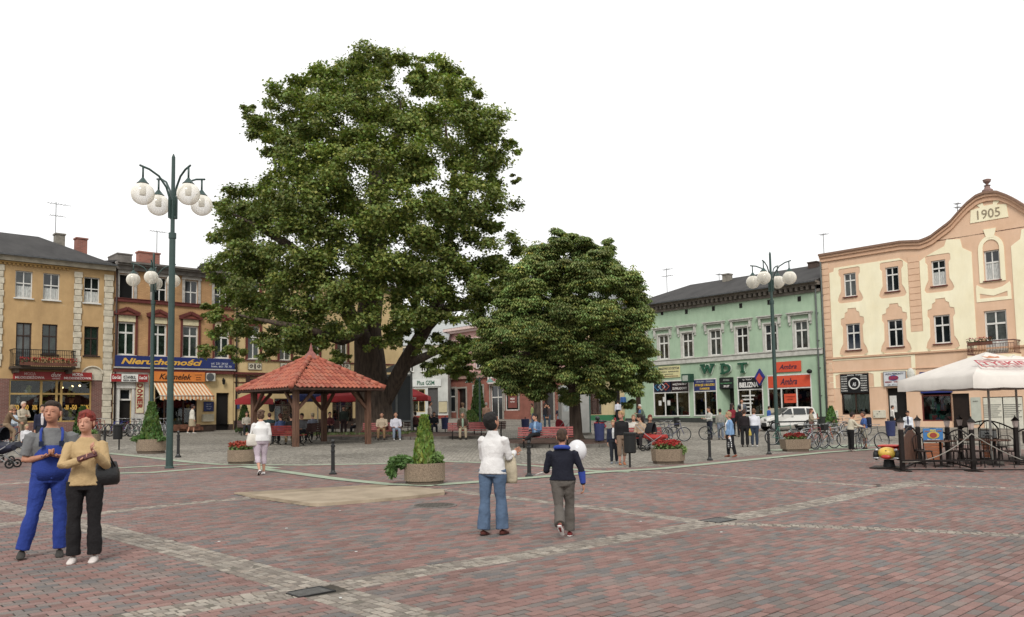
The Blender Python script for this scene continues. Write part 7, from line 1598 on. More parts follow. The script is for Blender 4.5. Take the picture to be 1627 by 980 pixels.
# ---- woman in white blouse
p = G(414, 754); t, J = person(p, hgt(p, 653), .25, 'woman in white blouse and striped cropped trousers walking away past the pavilion', top='d9d8d6', bot=stripes('striped_cloth', '8a6a86', 'cfc6ca', 30), hair='6a4e3a', sk='c08a6c', shoes=('d8d4d0', '3a2a24'), fem=True, hs='curly', vox=.012, fat=1.22, hem=.03, bt='capri',
    legs=((.0, .12, -1), (.0, .0, -1), (-.0, -.1, -1), (0, -.6, -.9)), arms=(((.2, -.1, -1), (.05, .5, -.8)), ((-.2, .1, -1), (-.05, .9, -.0))))
bag(t, J, J['wst']+Vector((-.2, -.05, .02)), (.34, .14, .3), mat('white_bag', 'cfc8bc', .7, .1, 8, .2), 'cream bag on the shoulder of the woman in white blouse', 'shoulder_bag', [J['wst']+Vector((-.25, -.05, -.03)), J['sho'][1]+Vector((0, 0, .04)), J['wst']+Vector((-.12, -.05, -.03))])
def fp(px, pyf, pyh, rz, label, y=None, **k):
    p = G(px, pyf) if y is None else gat(px, y); return person(p, hgt(p, pyh), rz, label, **k)
AR = {'cross': (((.15, .35, -.9), (-.8, .55, .1)), ((-.15, .35, -.9), (.8, .55, .1))), 'front': (((.15, .3, -.95), (-.4, .9, .1)), ((-.15, .3, -.95), (.4, .9, .1))), 'lap': (((.2, .25, -1), (-.35, .9, -.25)), ((-.2, .25, -1), (.35, .9, -.25))), 'mouth': (((.2, .5, -.8), (-.3, .35, .9)), ((-.12, .05, -1), (0, .25, -1))), 'pocket': (((.3, -.1, -1), (-.25, .3, -.9)), ((-.3, -.1, -1), (.25, .3, -.9)))}
t, J = fp(1161, 725.5, 655, PI/2+.3, 'elderly woman in a light blue jacket walking left with carrier bags', top='6f94bd', bot='17171b', hair='b09468', shoes='8a4a30', fem=True, hs='bob', fat=1.15, hem=.06, vox=.014, pose='walk', open_='d8d8d8', legs=((0, .12, -1), (0, .0, -1), (0, -.15, -1), (0, -.25, -1)))
bag(t, J, J['wr'][1]+Vector((-.02, 0, .03)), (.2, .12, .34), mat('white_plastic', 'd8d8d8', .5), 'white carrier bag held by the woman in blue', 'carrier_bag')
def dots():
    m = bpy.data.materials.new('dotted_cloth'); m.use_nodes = True; n = m.node_tree.nodes; l = m.node_tree.links; tc = n.new('ShaderNodeTexCoord'); v = n.new('ShaderNodeTexVoronoi'); v.inputs['Scale'].default_value = 16; v.inputs['Randomness'].default_value = .1; l.new(tc.outputs['Object'], v.inputs['Vector']); r = n.new('ShaderNodeValToRGB'); r.color_ramp.interpolation = 'CONSTANT'; r.color_ramp.elements[0].color = (.75, .75, .75, 1); r.color_ramp.elements[1].position = .4; r.color_ramp.elements[1].color = (.012, .012, .015, 1); l.new(v.outputs['Distance'], r.inputs[0]); l.new(r.outputs[0], n['Principled BSDF'].inputs['Base Color']); return m
bag(t, J, J['wr'][1]+Vector((-.09, .02, -.03)), (.36, .12, .32), dots(), 'black bag with white dots held by the woman in blue', 'tote_bag')
fp(989, 738, 654, PI+.25, 'woman in a black cardigan and brown cropped trousers walking with a child', top='151316', bot='7a6452', hair='b8905c', sk='b8806a', shoes='a86a44', fem=True, hs='tail', vox=.013, bt='capri', yaw=-.9, legs=((0, .15, -1), (.02, .05, -1), (0, -.1, -1), (0, -.25, -1)), arms=(((.12, .0, -1), (.05, .15, -1)), ((-.12, 0, -1), (0, .2, -1))))
fp(976, 736, 668, PI-.1, 'small blond boy in a navy jacket with white collar beside the woman in black', top='1a2036', bot='20242e', hair='b09468', shoes='7a8088', vox=.013, pose='walk', open_='c8c8c8', fat=1.1, legs=((0, .15, -1), (0, 0, -1), (0, -.1, -1), (0, -.2, -1)))
def sit(px, y, pyh, rz, label, dy=0, **k):
    p = gat(px, y); k.setdefault('pose', 'sit'); k.setdefault('arms', AR['lap']); hh = hgt(p, pyh)
    H_ = k.pop('H', 1.72); t, J = person(p, H_, rz, label, seat=.53, **k); return t, J
sit(607, 41.9, 655, PI-.1, 'man in a beige sweater and tan trousers sitting on the bench by the maple', top='b3a088', bot='8a6a48', hair='3a2a20', shoes='3a302a', fat=1.1, H=1.8); sit(629, 41.9, 657, PI+.1, 'man in a white shirt and pale jeans sitting with his head bowed', top='c9c9d4', bot='7a8698', hair='201814', shoes='c8c8c8', pitch=-.5, H=1.8, fat=1.05)
sit(735.5, 42.6, 660, PI, 'old man in a brown jacket with pale trousers sitting on a bench', top='4a382c', bot='a8987c', hair='8a7a70', open_='8fa890', H=1.78, hs='crop')
sit(852, 33.9, 662, PI-.35, 'man in a denim jacket sitting with one leg crossed on the long red bench', top='4a688e', bot='17181c', hair='2a1f1a', shoes='8a5a48', open_='7fa0c0', yaw=-.7, legs=((.1, 1, -.06), (.02, .1, -1), (.1, 1, .1), (.75, .35, -.5)), H=1.78, arms=AR['front'])
fp(305, 688.5, 643, -PI/2+.3, 'woman in a pale jacket and skirt walking right past the striped awning', top='cfcabb', bot='a8987a', hair='3a2420', shoes='d8d4cc', fem=True, hs='bob', fat=1.15, hem=.05, bt='skirt', legs=((0, .2, -1), (0, -.05, -1), (0, -.2, -1), (0, -.35, -1)))
fp(35, 682, 639, PI+.6, 'old man with a cap and arms folded before the shop window', y=38, top='b0a48e', bot='8a7a62', hair='c8b8a8', arms=AR['cross'], hs='cap'); fp(66, 700, 644, PI, 'youth in a white T-shirt and dark open jacket behind the man in dungarees', y=30, top='1c2036', bot='2a2c34', hair='3a2a20', open_='c8c0c0')
fp(41, 718, 675, PI+.3, 'toddler with blond hair and a white jumper at the far left', y=27.5, top='c9c9cc', bot='1f2436', hair='c8b080', fat=1.35)
fp(22, 690, 651, PI-.4, 'woman with red hair behind the man with folded arms', y=40, top='a8b4c0', bot='5c6470', hair='8a3424', fem=True)
fp(1128.5, 698, 647, PI/2+.6, 'man in a light grey jacket holding a bicycle before the green house', top='b8b8b0', bot='262c3c', hair='3a2a22', arms=AR['front']); fp(1145.5, 698, 650, .1, 'man in a grey jacket and pale jeans seen from behind before the green house', top='8f8c82', bot='7c8698', hair='2a2220')
fp(1164, 694, 641.5, -.5, 'woman in a dark red jacket at the clothes shop door', y=47, top='8a2030', bot='20222a', hair='3a2a26', fem=True, hs='long'); fp(1177, 692, 645, .2, 'person in black standing behind the man in dark clothes', y=46, top='1a181a', bot='1c1c20', hair='1c1818')
fp(1180, 676, 634.5, PI, 'man in a grey waistcoat leaning by the underwear shop window', y=56, top='5a6068', bot='3a3c44', hair='5a3a2c', open_='c8b8a8', arms=AR['pocket'], extra_dz=0)
t, J = fp(1184, 709.5, 651, .05, 'woman in black jacket and black trousers seen from behind', top='1d1519', bot='151417', hair='4a3024', fem=True, flare=.02); bag(t, J, J['wr'][0]+Vector((.02, 0, .1)), (.2, .1, .32), mat('yellow_plastic', 'c8b030', .5), 'yellow carrier bag between the woman in black and the white hoodie', 'carrier_bag')
fp(1199.5, 709.5, 650, -.05, 'youth in a white hooded top and jeans seen from behind', top='cfd0d8', bot='2f3a4c', hair='7a5238', shoes='c0c0c0', collar='c9cada', fat=1.1)
fp(1222.5, 690, 645.7, -PI/2+.5, 'woman in a bright blue jacket behind the bonnet of the white car', y=53, top='2f5cae', bot='2a2c34', hair='3a2420', fem=True, fat=1.1); fp(1290, 700, 649.4, -PI/2-.3, 'woman with long auburn hair in a beige top behind the bicycles', y=44, top='9a8c74', bot='6a4a44', hair='6a3a28', fem=True, hs='long', arms=AR['front'])
fp(1353, 717, 655.7, -PI/2+.5, 'person in a cream sweater and black trousers handing something over bicycles', top='c4bba4', bot='111113', hair='2a1c1a', shoes='8a8078', fem=True, arms=(((.1, .6, -.7), (0, .95, -.2)), ((-.1, .4, -.8), (0, 1, -.1))), lean=.12)
t, J = fp(1375, 713, 654.6, PI/2+.3, 'man in a blue T-shirt with a dark backpack and pale shorts', top='3a5c9a', bot='a09a88', hair='5a4636', sk='a86c50', sleeve='short', bt='shorts', hs='crop', arms=AR['front']); q = MB(); w = Matrix.Translation(t.location) @ Matrix.Rotation(t.rotation_euler.z, 4, 'Z'); q.box((0, 0, 0), (.3, .16, .42)); o = tag(q.build('backpack', cloth('1a2238'), bevel=.04), 'dark blue backpack on the man in the blue T-shirt', 'backpack'); o.location = w @ (J['chs']+Vector((0, -.19, -.02))); o.rotation_euler = (0, 0, t.rotation_euler.z)
fp(1419, 684, 644.6, -PI/2+.3, 'man in a white jacket with a brown bag by the butcher door', y=48, top='cfcbc4', bot='26262c', hair='4a3a30'); fp(1444.5, 700, 653, PI, 'woman in a white top looking up behind the beer garden fence', y=38, top='cdd2da', bot='2a2c38', hair='2c1e18', fem=True, pitch=.3, open_='3a4058')
fp(846, 672, 641.6, PI/2, 'woman in a lime green top far back by the dark tree', y=66, top='b0bc70', bot='5a6c88', hair='5a4434', fem=True); fp(866, 678, 641, -PI/2, 'woman in dark clothes talking, far back left of the chestnut trunk', y=60, top='1c1c26', bot='2f4658', hair='3a2a24', fem=True, hs='long'); fp(873, 678, 642, PI/2, 'person in brown facing the woman in dark clothes', y=60.5, top='4a3c3c', bot='3f4a5a', hair='2a1f1c')
fp(890, 682, 644, PI, 'bald man in a navy jacket raising a hand to his mouth', y=58, top='20263c', bot='7c8ca0', hair='8a6a58', hs='bald', arms=AR['mouth'], open_='6a7894'); fp(982.5, 667, 636, .1, 'man in a white shirt with a grey bag at the dark doorway', y=68, top='c6c8d4', bot='1c1c22', hair='201a18')
fp(1023, 690, 642, PI/2+.3, 'cyclist with a pale cap pushing off beside the green wall', y=55, top='5a6a5a', bot='3a3c40', hair='c8c4bc', hs='cap', lean=.3, arms=AR['front']); fp(1018, 690, 644, PI/2, 'person in a denim jacket beside the cyclist with the cap', y=55, top='3a5c8e', bot='2a3040', hair='2a1f1a')
fp(735.5, 676, 640.6, -.4, 'woman with curly fair hair walking away before the pink house', y=60, top='8f9078', bot='9a8a76', hair='9a7858', fem=True, hs='curly', bt='skirt'); fp(773, 676, 640, -.1, 'old man in a salmon jacket walking away before the pink house', y=60, top='a8806a', bot='5a4c40', hair='b0a8a0', hs='crop'); fp(683, 676, 638, -PI/2, 'man in a white shirt and navy trousers in front of the corner house', y=58, top='c8b8ac', bot='20284a', hair='2a1f1c')
fp(546, 686, 645, PI, 'woman in dark green standing under the pavilion seen far back', y=47, top='28332a', bot='3a2a2a', hair='3a2220', fem=True, hs='long'); sit(570, 47.5, 658, PI/2, 'seated person with a white shirt in the shade behind the pavilion', top='b8b0a4', bot='24222a', hair='241c1a')
for px, y, rz_, lb, k in ((446, 36.9, .5, 'man in a blue shirt lounging on the pavilion bench', dict(top='3a4c74', bot='1c1c22', hair='6a3a2c')), (463, 36.3, .2, 'person in black on the bench inside the pavilion', dict(top='17171a', bot='8a7452', hair='2a201c')), (428, 40.5, 0, 'person in dark green sitting under the pavilion at the left', dict(top='1f3438', bot='24262c', hair='4a2a24')),
    (1019, 33.2, PI-.4, 'woman in a beige jumper sitting on the bench by the black pram', dict(top='a88f74', bot='2a2426', hair='2a1c18', fem=True, hs='long', yaw=-1.2)), (1034, 33.2, PI+.2, 'red haired woman in black sitting behind the black pram', dict(top='15151a', bot='1c1c22', hair='7a3420', fem=True, hs='bob')), (480, 38.2, 2.6, 'person in a grey top seated deep inside the pavilion behind the front post', dict(top='6a6a6c', bot='24242a', hair='3a2a24')), (497, 41.2, .4, 'person with light hair at the far side of the pavilion', dict(top='7a8090', bot='2a2a30', hair='a09070')), (524, 46.8, PI, 'woman in dark red seated at the cafe tables beyond the pavilion', dict(top='5a2428', bot='1c1c20', hair='2a1c18', fem=True)), (392, 48, PI, 'man in a pale shirt seated under the small red parasol', dict(top='b0a898', bot='2a2a30', hair='4a3a2a')),
    (1008, 34, PI, 'person in a white top partly hidden at the end of the bench', dict(top='c8c2b8', bot='2a2a30', hair='a08060', fem=True)),
    (690, 49.6, PI, 'person in dark clothes seated at the far bench beside the red parasol', dict(top='20242c', bot='2a2c3a', hair='201814')), (660, 49.8, 0, 'person in red brown seated near the red parasol', dict(top='5a3430', bot='241f20', hair='1c1614'))): sit(px, y, 0, rz_, lb, **k)
for px, y, rz_, lb in ((480, 38.2, 2.6, 'short dark bench inside the pavilion behind the front post'), (497, 41.2, .4, 'short dark bench at the far side of the pavilion'), (524, 46.8, PI, 'short dark cafe bench beyond the pavilion'), (392, 48, PI, 'short dark bench under the small red parasol'), (428, 40.5, 0, 'short dark bench under the left side of the pavilion'), (570, 47.5, PI/2, 'short dark bench in the shade behind the right pavilion post')):
    p = gat(px, y); bench(p, rz_-math.atan2(p.x, p.y)+PI, lb, 1.1, m_slat2, 'short dark benches round the pavilion')
# ================================================================ bicycles
m_tyre = mat('tyre_rubber', '1c1c1c', .85, .15, 20); m_chr = mat('bright_metal', 'a8a9aa', .35, .1, 8, metal=.7)
def bike(p, rz, label, col, guards=True, tilt=0., wb=1.05, basket=False):
    t = empty('bicycle', p, rz, label, 'bicycle', 'bicycles parked on the square'); t.rotation_euler = (tilt, 0, rz); R = .335; m = mat('bike_paint_'+col, col, .35, .1, 6, spec=.5); BB_, SS, HT, HB = (-.08, 0, .29), (-.2, 0, .8), (.36, 0, .86), (.39, 0, .66)
    for x in (-wb/2, wb/2):
        q = MB(); q.tube([(x+R*math.cos(a), 0, R+R*math.sin(a)) for a in np.linspace(0, 2*PI, 25)[:-1]], .019, 6, closed=True); w_ = q.build('wheel', m_tyre, t)
        q = MB(); q.tube([(x+(R-.025)*math.cos(a), 0, R+(R-.025)*math.sin(a)) for a in np.linspace(0, 2*PI, 21)[:-1]], .01, 4, closed=True); [q.bar((x, .01*(-1)**k, R), (x+(R-.03)*math.cos(k*PI/7), 0, R+(R-.03)*math.sin(k*PI/7)), .004) for k in range(14)]; q.tube([(x, -.05, R), (x, .05, R)], .022, 8); q.build('rim', m_chr, w_)
        if guards: q = MB(); q.tube([(x+(R+.035)*math.cos(a), 0, R+(R+.035)*math.sin(a)) for a in np.linspace(.3 if x < 0 else .5, PI+.2, 12)], [(.022, .006)]*12, 6); q.build('mudguard', m_chr, t)
    q = MB(); r = .015
    for a, b in ((BB_, SS), (SS, HT), (BB_, HB), (HT, HB), (SS, (-wb/2, 0, R)), (BB_, (-wb/2, 0, R)), (HB, (wb/2, 0, R))): q.tube([a, b], r, 6)
    q.build('frame', m, t)
    q = MB(); q.tube([SS, (-.23, 0, .93)], .012, 6); q.ell((-.25, 0, .95), (.13, .07, .03), 10, 6); q.build('saddle', blk, t)
    q = MB(); q.tube([HT, (.35, 0, .98)], .012, 6); q.tube([(.22, -.28, .98), (.34, -.2, 1.0), (.37, 0, .98), (.34, .2, 1.0), (.22, .28, .98)], .012, 6); q.build('handlebar', m_chr, t)
    q = MB(); q.lathe([(.09, -.01), (.09, .01)], 12); q.v = [(x+BB_[0], z, y+BB_[2]) for x, y, z in q.v]; q.bar((BB_[0], .05, BB_[2]), (BB_[0]+.1, .05, BB_[2]-.14), .02); q.bar((BB_[0], -.05, BB_[2]), (BB_[0]-.1, -.05, BB_[2]+.14), .02); q.box((BB_[0]+.1, .09, BB_[2]-.14), (.08, .08, .02)); q.build('crank', m_chr, t)
    if basket: q = MB(); q.box((wb/2, 0, .86), (.26, .34, .24)); q.build('basket', mat('wire_basket', '2a2a2a', .6, .4, 30), t)
    return t
for px, y, rz, lb, col, kw in (
  (147, 46.5, 1.2, 'white bicycle at the left end of the rack by the kebab door', 'b8b8b8', {}), (158, 46.3, 1.3, 'red and white bicycle in the rack by the kebab door', '9a2020', {}), (186, 46.6, 1.25, 'blue bicycle in front of the kebab door', '2a3a9a', {}), (196, 46.4, 1.35, 'second blue bicycle right of the kebab door', '24348a', {}), (207, 46.5, 1.1, 'dark red bicycle below the vertical kebab sign', '6a2424', {}), (217, 46.3, 1.3, 'black bicycle left of the thuja planter', '1f2022', {}), (228, 46.2, .5, 'green bicycle half behind the thuja planter', '2a5a48', {}), (252, 46.5, 2.4, 'white bicycle just right of the thuja planter', 'c0c0c0', {}), (262, 47, 2.2, 'grey bicycle under the left end of the awning', '70767c', {}),
  (1047, 40, .5, 'dark bicycle behind the black pram', '2a2c30', {}), (1056, 41, .3, 'grey bicycle behind the pram at the green house', '6a7076', {}), (1070, 40.5, -.1, 'purple blue bicycle beside the far litter bin', '3a3f6a', {}),
  (1245, 36.9, .15, 'green bicycle with child seat behind the right lamp post', '1f6a58', {}), (1281, 32.6, .5, 'silver bicycle directly behind the red flower planter', 'a0a4a8', {}), (1294, 33.2, .45, 'red bicycle in the row right of the flower planter', '8a2a34', dict(basket=True)), (1309, 33.8, .35, 'orange and white bicycle in the middle of the right row', 'b85a34', {}), (1324, 34.6, .2, 'silver bicycle at the end of the right row', 'b0b0b0', {}), (1272, 34.4, .6, 'dark bicycle at the back of the right row', '24262a', {}),
  (1331, 46, .3, 'brown bicycle leaning on the cream house wall below the meter box', '6a4034', {}), (1340, 44, .0, 'grey bicycle before the hairdresser window', '8a8c8e', {}), (1367, 33.2, 1.0, 'black bicycle held by the person in the cream sweater', '2c2c30', dict(guards=False)), (1383, 32.8, .2, 'mountain bicycle held by the man with backpack', '4a4c50', dict(guards=False)), (1137, 42.4, -.5, 'dark green bicycle held by the man in the light grey jacket', '2a4a3a', {}), (14, 33, .1, 'red bicycle ridden by a woman at the far left', '8a2a2a', {}), (1361, 44.6, .1, 'dark bicycle under the hairdresser window at its right', '2a2a2c', {}), (1013, 54, .2, 'grey bicycle of the cyclist by the green wall', '7a7c80', {})):
    bike(gat(px, y), rz, lb, col, **kw)
q_ = gat(9, 33); t, J = person(q_, 1.66, -PI/2, 'woman in a brown jacket riding a red bicycle at the far left', top='6a523a', bot='8a7258', hair='a08458', fem=True, hs='bob', seat=.95, legs=((.05, .75, -.7), (0, -.1, -1), (-.05, .5, -.9), (0, -.3, -1)), arms=(((.1, .6, -.8), (0, .8, -.5)), ((-.1, .6, -.8), (0, .8, -.5))), lean=.25)
# ---- white hatchback
pc = gat(1251, 50.6); car = empty('parked_car', pc, PI+.08, 'small white three door hatchback parked before the green house', 'car')
m_car = mat('car_white', 'd4d3cd', .25, .03, 2, spec=.6); m_cg = mat('car_glass', '1c2422', .08, .3, 2, spec=.8); m_pl = mat('black_plastic', '1e1f20', .6, .1, 8)
Lc, Wc = 3.32, 1.5; pr = [(-1.62, .3), (-1.66, .6), (-1.64, .95), (-1.5, 1.38), (-1.25, 1.43), (-.3, 1.44), (.1, 1.38), (.72, .95), (1.35, .82), (1.6, .66), (1.66, .45), (1.62, .26)]
def carsec(x0): pass
q = MB(); nW = 7; vs = []
for j in range(nW):
    s = -1+2*j/(nW-1)
    for x, z in pr: tuck = .1*max(0, (z-.9)/.5); yy = s*Wc/2*(1-tuck*1.6) ; f = 1-.04*abs(s)**4; vs.append((x*f, yy, z if z < .5 else z-.03*abs(s)**3))
n_ = len(pr); q.smooth = False; q.add(vs, [(j*n_+i, j*n_+(i+1) % n_, (j+1)*n_+(i+1) % n_, (j+1)*n_+i) for j in range(nW-1) for i in range(n_)]+[tuple(range(n_))[::-1], tuple((nW-1)*n_+i for i in range(n_))]); q.build('body', m_car, car, bevel=.03, recalc=True)
def side_y(z, s): return s*(Wc/2*(1-.16*max(0, (z-.9)/.5))+.006)
for s in (-1, 1):
    for pts in ([(-.05, .97), (-.02, 1.33), (.12, 1.32), (.62, .97)], [(-.9, .97), (-.86, 1.33), (-.13, 1.34), (-.13, .97)], [(-1.45, 1.0), (-1.36, 1.3), (-.96, 1.33), (-.98, .97)]):
        q = MB(); q.add([(x, side_y(z, s), z) for x, z in pts]+[(x, side_y(z, s)-s*.02, z) for x, z in pts], [(0, 1, 2, 3), (4, 7, 6, 5)]+[(i, (i+1) % 4, (i+1) % 4+4, i+4) for i in range(4)]); q.build('side_window', m_cg, car, recalc=True)
    q = MB(); q.bb(-1.55, 1.55, s*(Wc/2+.0), s*(Wc/2+.02), .5, .57); q.bb(-.1, .02, s*(Wc/2+.002), s*(Wc/2+.03), .84, .87); q.build('side_trim', m_pl, car)
    q = MB(); q.ell((.58, s*(Wc/2+.08), 1.0), (.06, .1, .06), 10, 8); q.build('mirror', m_pl, car)
    q = MB(); q.ell((1.6, s*.55, .68), (.06, .16, .08), 10, 8); q.build('headlight', m_chr, car)
    q = MB(); q.box((-1.645, s*.65, .85), (.03, .1, .3)); q.build('tail_light', mat('tail_red', '8a1a1a', .3), car)
q = MB(); q.add([(.16, -.62, 1.37), (.16, .62, 1.37), (.75, .66, .97), (.75, -.66, .97), (.13, -.62, 1.34), (.13, .62, 1.34)], [(0, 3, 2, 1)]); q.build('windscreen', m_cg, car)
for z0, xx in ((.26, 1.64), (.26, -1.64)): q = MB(); q.box((xx, 0, .38), (.12, 1.42, .22)); q.build('bumper', m_pl, car, bevel=.03)
q = MB(); q.box((1.71, 0, .42), (.01, .4, .1)); q.build('number_plate', white, car)
for x in (-1.07, 1.12):
    for s in (-1, 1):
        q = MB(); q.lathe([(.27, -.08), (.285, -.05), (.285, .05), (.27, .08)], 24); q.v = [(a+x, c_+s*.68, b_+.28) for a, b_, c_ in q.v]; w_ = q.build('wheel', m_tyre, car); q = MB(); q.lathe([(.17, -.004), (.15, .01), (.05, .015)], 16); q.v = [(a+x, s*(.765+c_), b_+.28) for a, b_, c_ in q.v]; q.build('rim', m_chr, w_)
    for s in (-1, 1): q = MB(); q.tube([(x+.34*math.cos(a), s*(Wc/2), .28+.34*math.sin(a)) for a in np.linspace(-.1, PI+.1, 12)], .03, 5); q.build('wheel_arch', m_pl, car)
# ---- red scooter
sc_ = empty('motor_scooter', gat(966, 50.5), -.15, 'red motor scooter parked right of the chestnut trunk', 'scooter'); m_red = mat('scooter_red', 'a01c28', .3, .08, 4, spec=.6)
for x in (-.6, .62): q = MB(); q.tube([(x+.19*math.cos(a), 0, .24+.19*math.sin(a)) for a in np.linspace(0, 2*PI, 17)[:-1]], .055, 8, closed=True); w_ = q.build('wheel', m_tyre, sc_); q = MB(); q.lathe([(.13, -.04), (.13, .04)], 14); q.v = [(a+x, c_, b_+.24) for a, b_, c_ in q.v]; q.build('rim', m_chr, w_)
q = MB(); loft(q, [(-.85, 0, .68), (-.6, 0, .66), (-.3, 0, .58), (-.12, 0, .42)], [(.05, .05), (.15, .14), (.17, .16), (.13, .1)], side=(0, 1, 0)); q.build('rear_body', m_red, sc_); q = MB(); q.box((.1, 0, .32), (.5, .28, .06)); q.build('footboard', m_pl, sc_, bevel=.01)
q = MB(); loft(q, [(.3, 0, .32), (.42, 0, .55), (.46, 0, .85), (.42, 0, 1.0)], [(.17, .05), (.22, .06), (.18, .07), (.12, .07)], side=(0, 1, 0)); q.build('leg_shield', m_red, sc_); q = MB(); q.tube([(.62, 0, .24), (.5, 0, .6), (.38, 0, 1.02)], .03, 6); q.tube([(.3, -.33, 1.08), (.4, 0, 1.04), (.3, .33, 1.08)], .018, 6); q.build('handlebar', m_pl, sc_)
q = MB(); q.ell((-.4, 0, .78), (.36, .14, .08), 12, 8); q.build('seat', blk, sc_); q = MB(); q.ell((-.62, 0, .98), (.15, .14, .14), 12, 8); q.build('helmet', mat('grey_helmet', '3a4044', .3), sc_); q = MB(); q.tube([(.62+.26*math.cos(a), 0, .26+.26*math.sin(a)) for a in np.linspace(.2, 2.4, 8)], [(.07, .012)]*8, 6); q.build('front_mudguard', m_red, sc_)
# ---- prams
def pram(p, rz, label, hood, seat_, s=1.):
    t = empty('pram', p, rz, label, 'pram'); q = MB(); N = 10
    for i in range(N+1): pass
    vs = []; fs = []
    for i in range(9):
        a = -.2+1.9*i/8
        for j in range(9): b = PI*j/8; vs.append((-.1-.36*math.cos(b)*0-.36*math.cos(a)*math.sin(b)*1.0, .22*math.cos(b), .72+.36*math.sin(a)*math.sin(b)))
    fs = [(i*9+j, i*9+j+1, i*9+10+j, i*9+9+j) for i in range(8) for j in range(8)]; q.smooth = True; q.add(vs, fs); q.build('hood', hood, t)
    q = MB(); loft(q, [(-.42, 0, .62), (-.2, 0, .52), (.15, 0, .5), (.42, 0, .56)], [(.2, .12), (.21, .13), (.21, .12), (.18, .08)], side=(0, 1, 0)); q.build('seat', seat_, t)
    q = MB(); 
    for y in (-.24, .24): q.bar((-.45, y, .12), (.3, y, .6), .022); q.bar((.42, y, .1), (-.3, y, .62), .022); q.bar((-.3, y, .62), (-.72, y, 1.0), .022)
    q.bar((-.72, -.25, 1.0), (-.72, .25, 1.0), .03); q.build('frame', m_chr, t)
    for x in (-.45, .42):
        for y in (-.27, .27): q = MB(); q.tube([(x+.1*math.cos(a), y, .12+.1*math.sin(a)) for a in np.linspace(0, 2*PI, 13)[:-1]], .024, 6, closed=True); q.tube([(x, y-.02, .12), (x, y+.02, .12)], .04, 8); q.build('wheel', m_tyre, t)
    return t
pram(gat(1043, 31.6), -.5, 'black pram with a red seat cover in front of the right bench', cloth('17171b'), cloth('a82a24')); pram(gat(885, 40.5), 2.4, 'red pushchair behind the long bench left of the chestnut trunk', cloth('9a1c2c'), cloth('b8303a'))
pram(gat(10, 24.5), -.2, 'dark pushchair with pale frame at the left edge', cloth('1a1c24'), cloth('3a3c46')); pram(gat(-6, 22.5), .2, 'dark navy pushchair cut by the left edge', cloth('1c1e2e'), cloth('24263a'))
# ================================================================ beer garden
m_ir = mat('brown_iron', '211916', .6, .2, 10, metal=.3); m_wp = mat('orange_plank', 'b0663a', .65, .25, 3, .3, stretch=(1, 4, 8)); m_dk = mat('dark_lattice', '3a2a22', .8, .3, 14)
fz = lambda px, y: gat(px, y)
def fence_post(px, y, label, lant=True):
    t = empty('lantern_post', fz(px, y), 0, label, 'lantern post', 'lantern posts of the beer garden fence'); q = MB(); q.bb(-.05, .05, -.05, .05, -.05, 1.1); q.box((0, 0, -.0), (.34, .34, .04)); q.build('post', m_ir, t)
    if lant: q = MB(); q.lathe([(.05, 0), (.07, .03), (.1, .2)], 6, (0, 0, 1.1)); lo = q.build('lantern_glass', mat('lantern_glass', 'b8a8a0', .3), t); q = MB(); q.lathe([(.13, 0), (.12, .02), (.03, .1), (.01, .16)], 6, (0, 0, 1.3)); q.build('lantern_roof', m_ir, t)
    return t
FPs = [(1434.5, 21.9), (1461, 24.8), (1508, 24.6), (1528, 26.5), (1547, 21.9), (1617, 24.4), (1668, 22)]
LB = ['first lantern post at the left corner of the beer garden fence', 'lantern post left of the blue beer sign', 'lantern post right of the blue beer sign', 'lantern post at the back behind the chairs', 'tall lantern post in the middle front of the fence', 'lantern post left of the parasol foot at the right', 'lantern post beyond the right edge']
for (px, y), lb in zip(FPs[:6], LB): fence_post(px, y, lb)
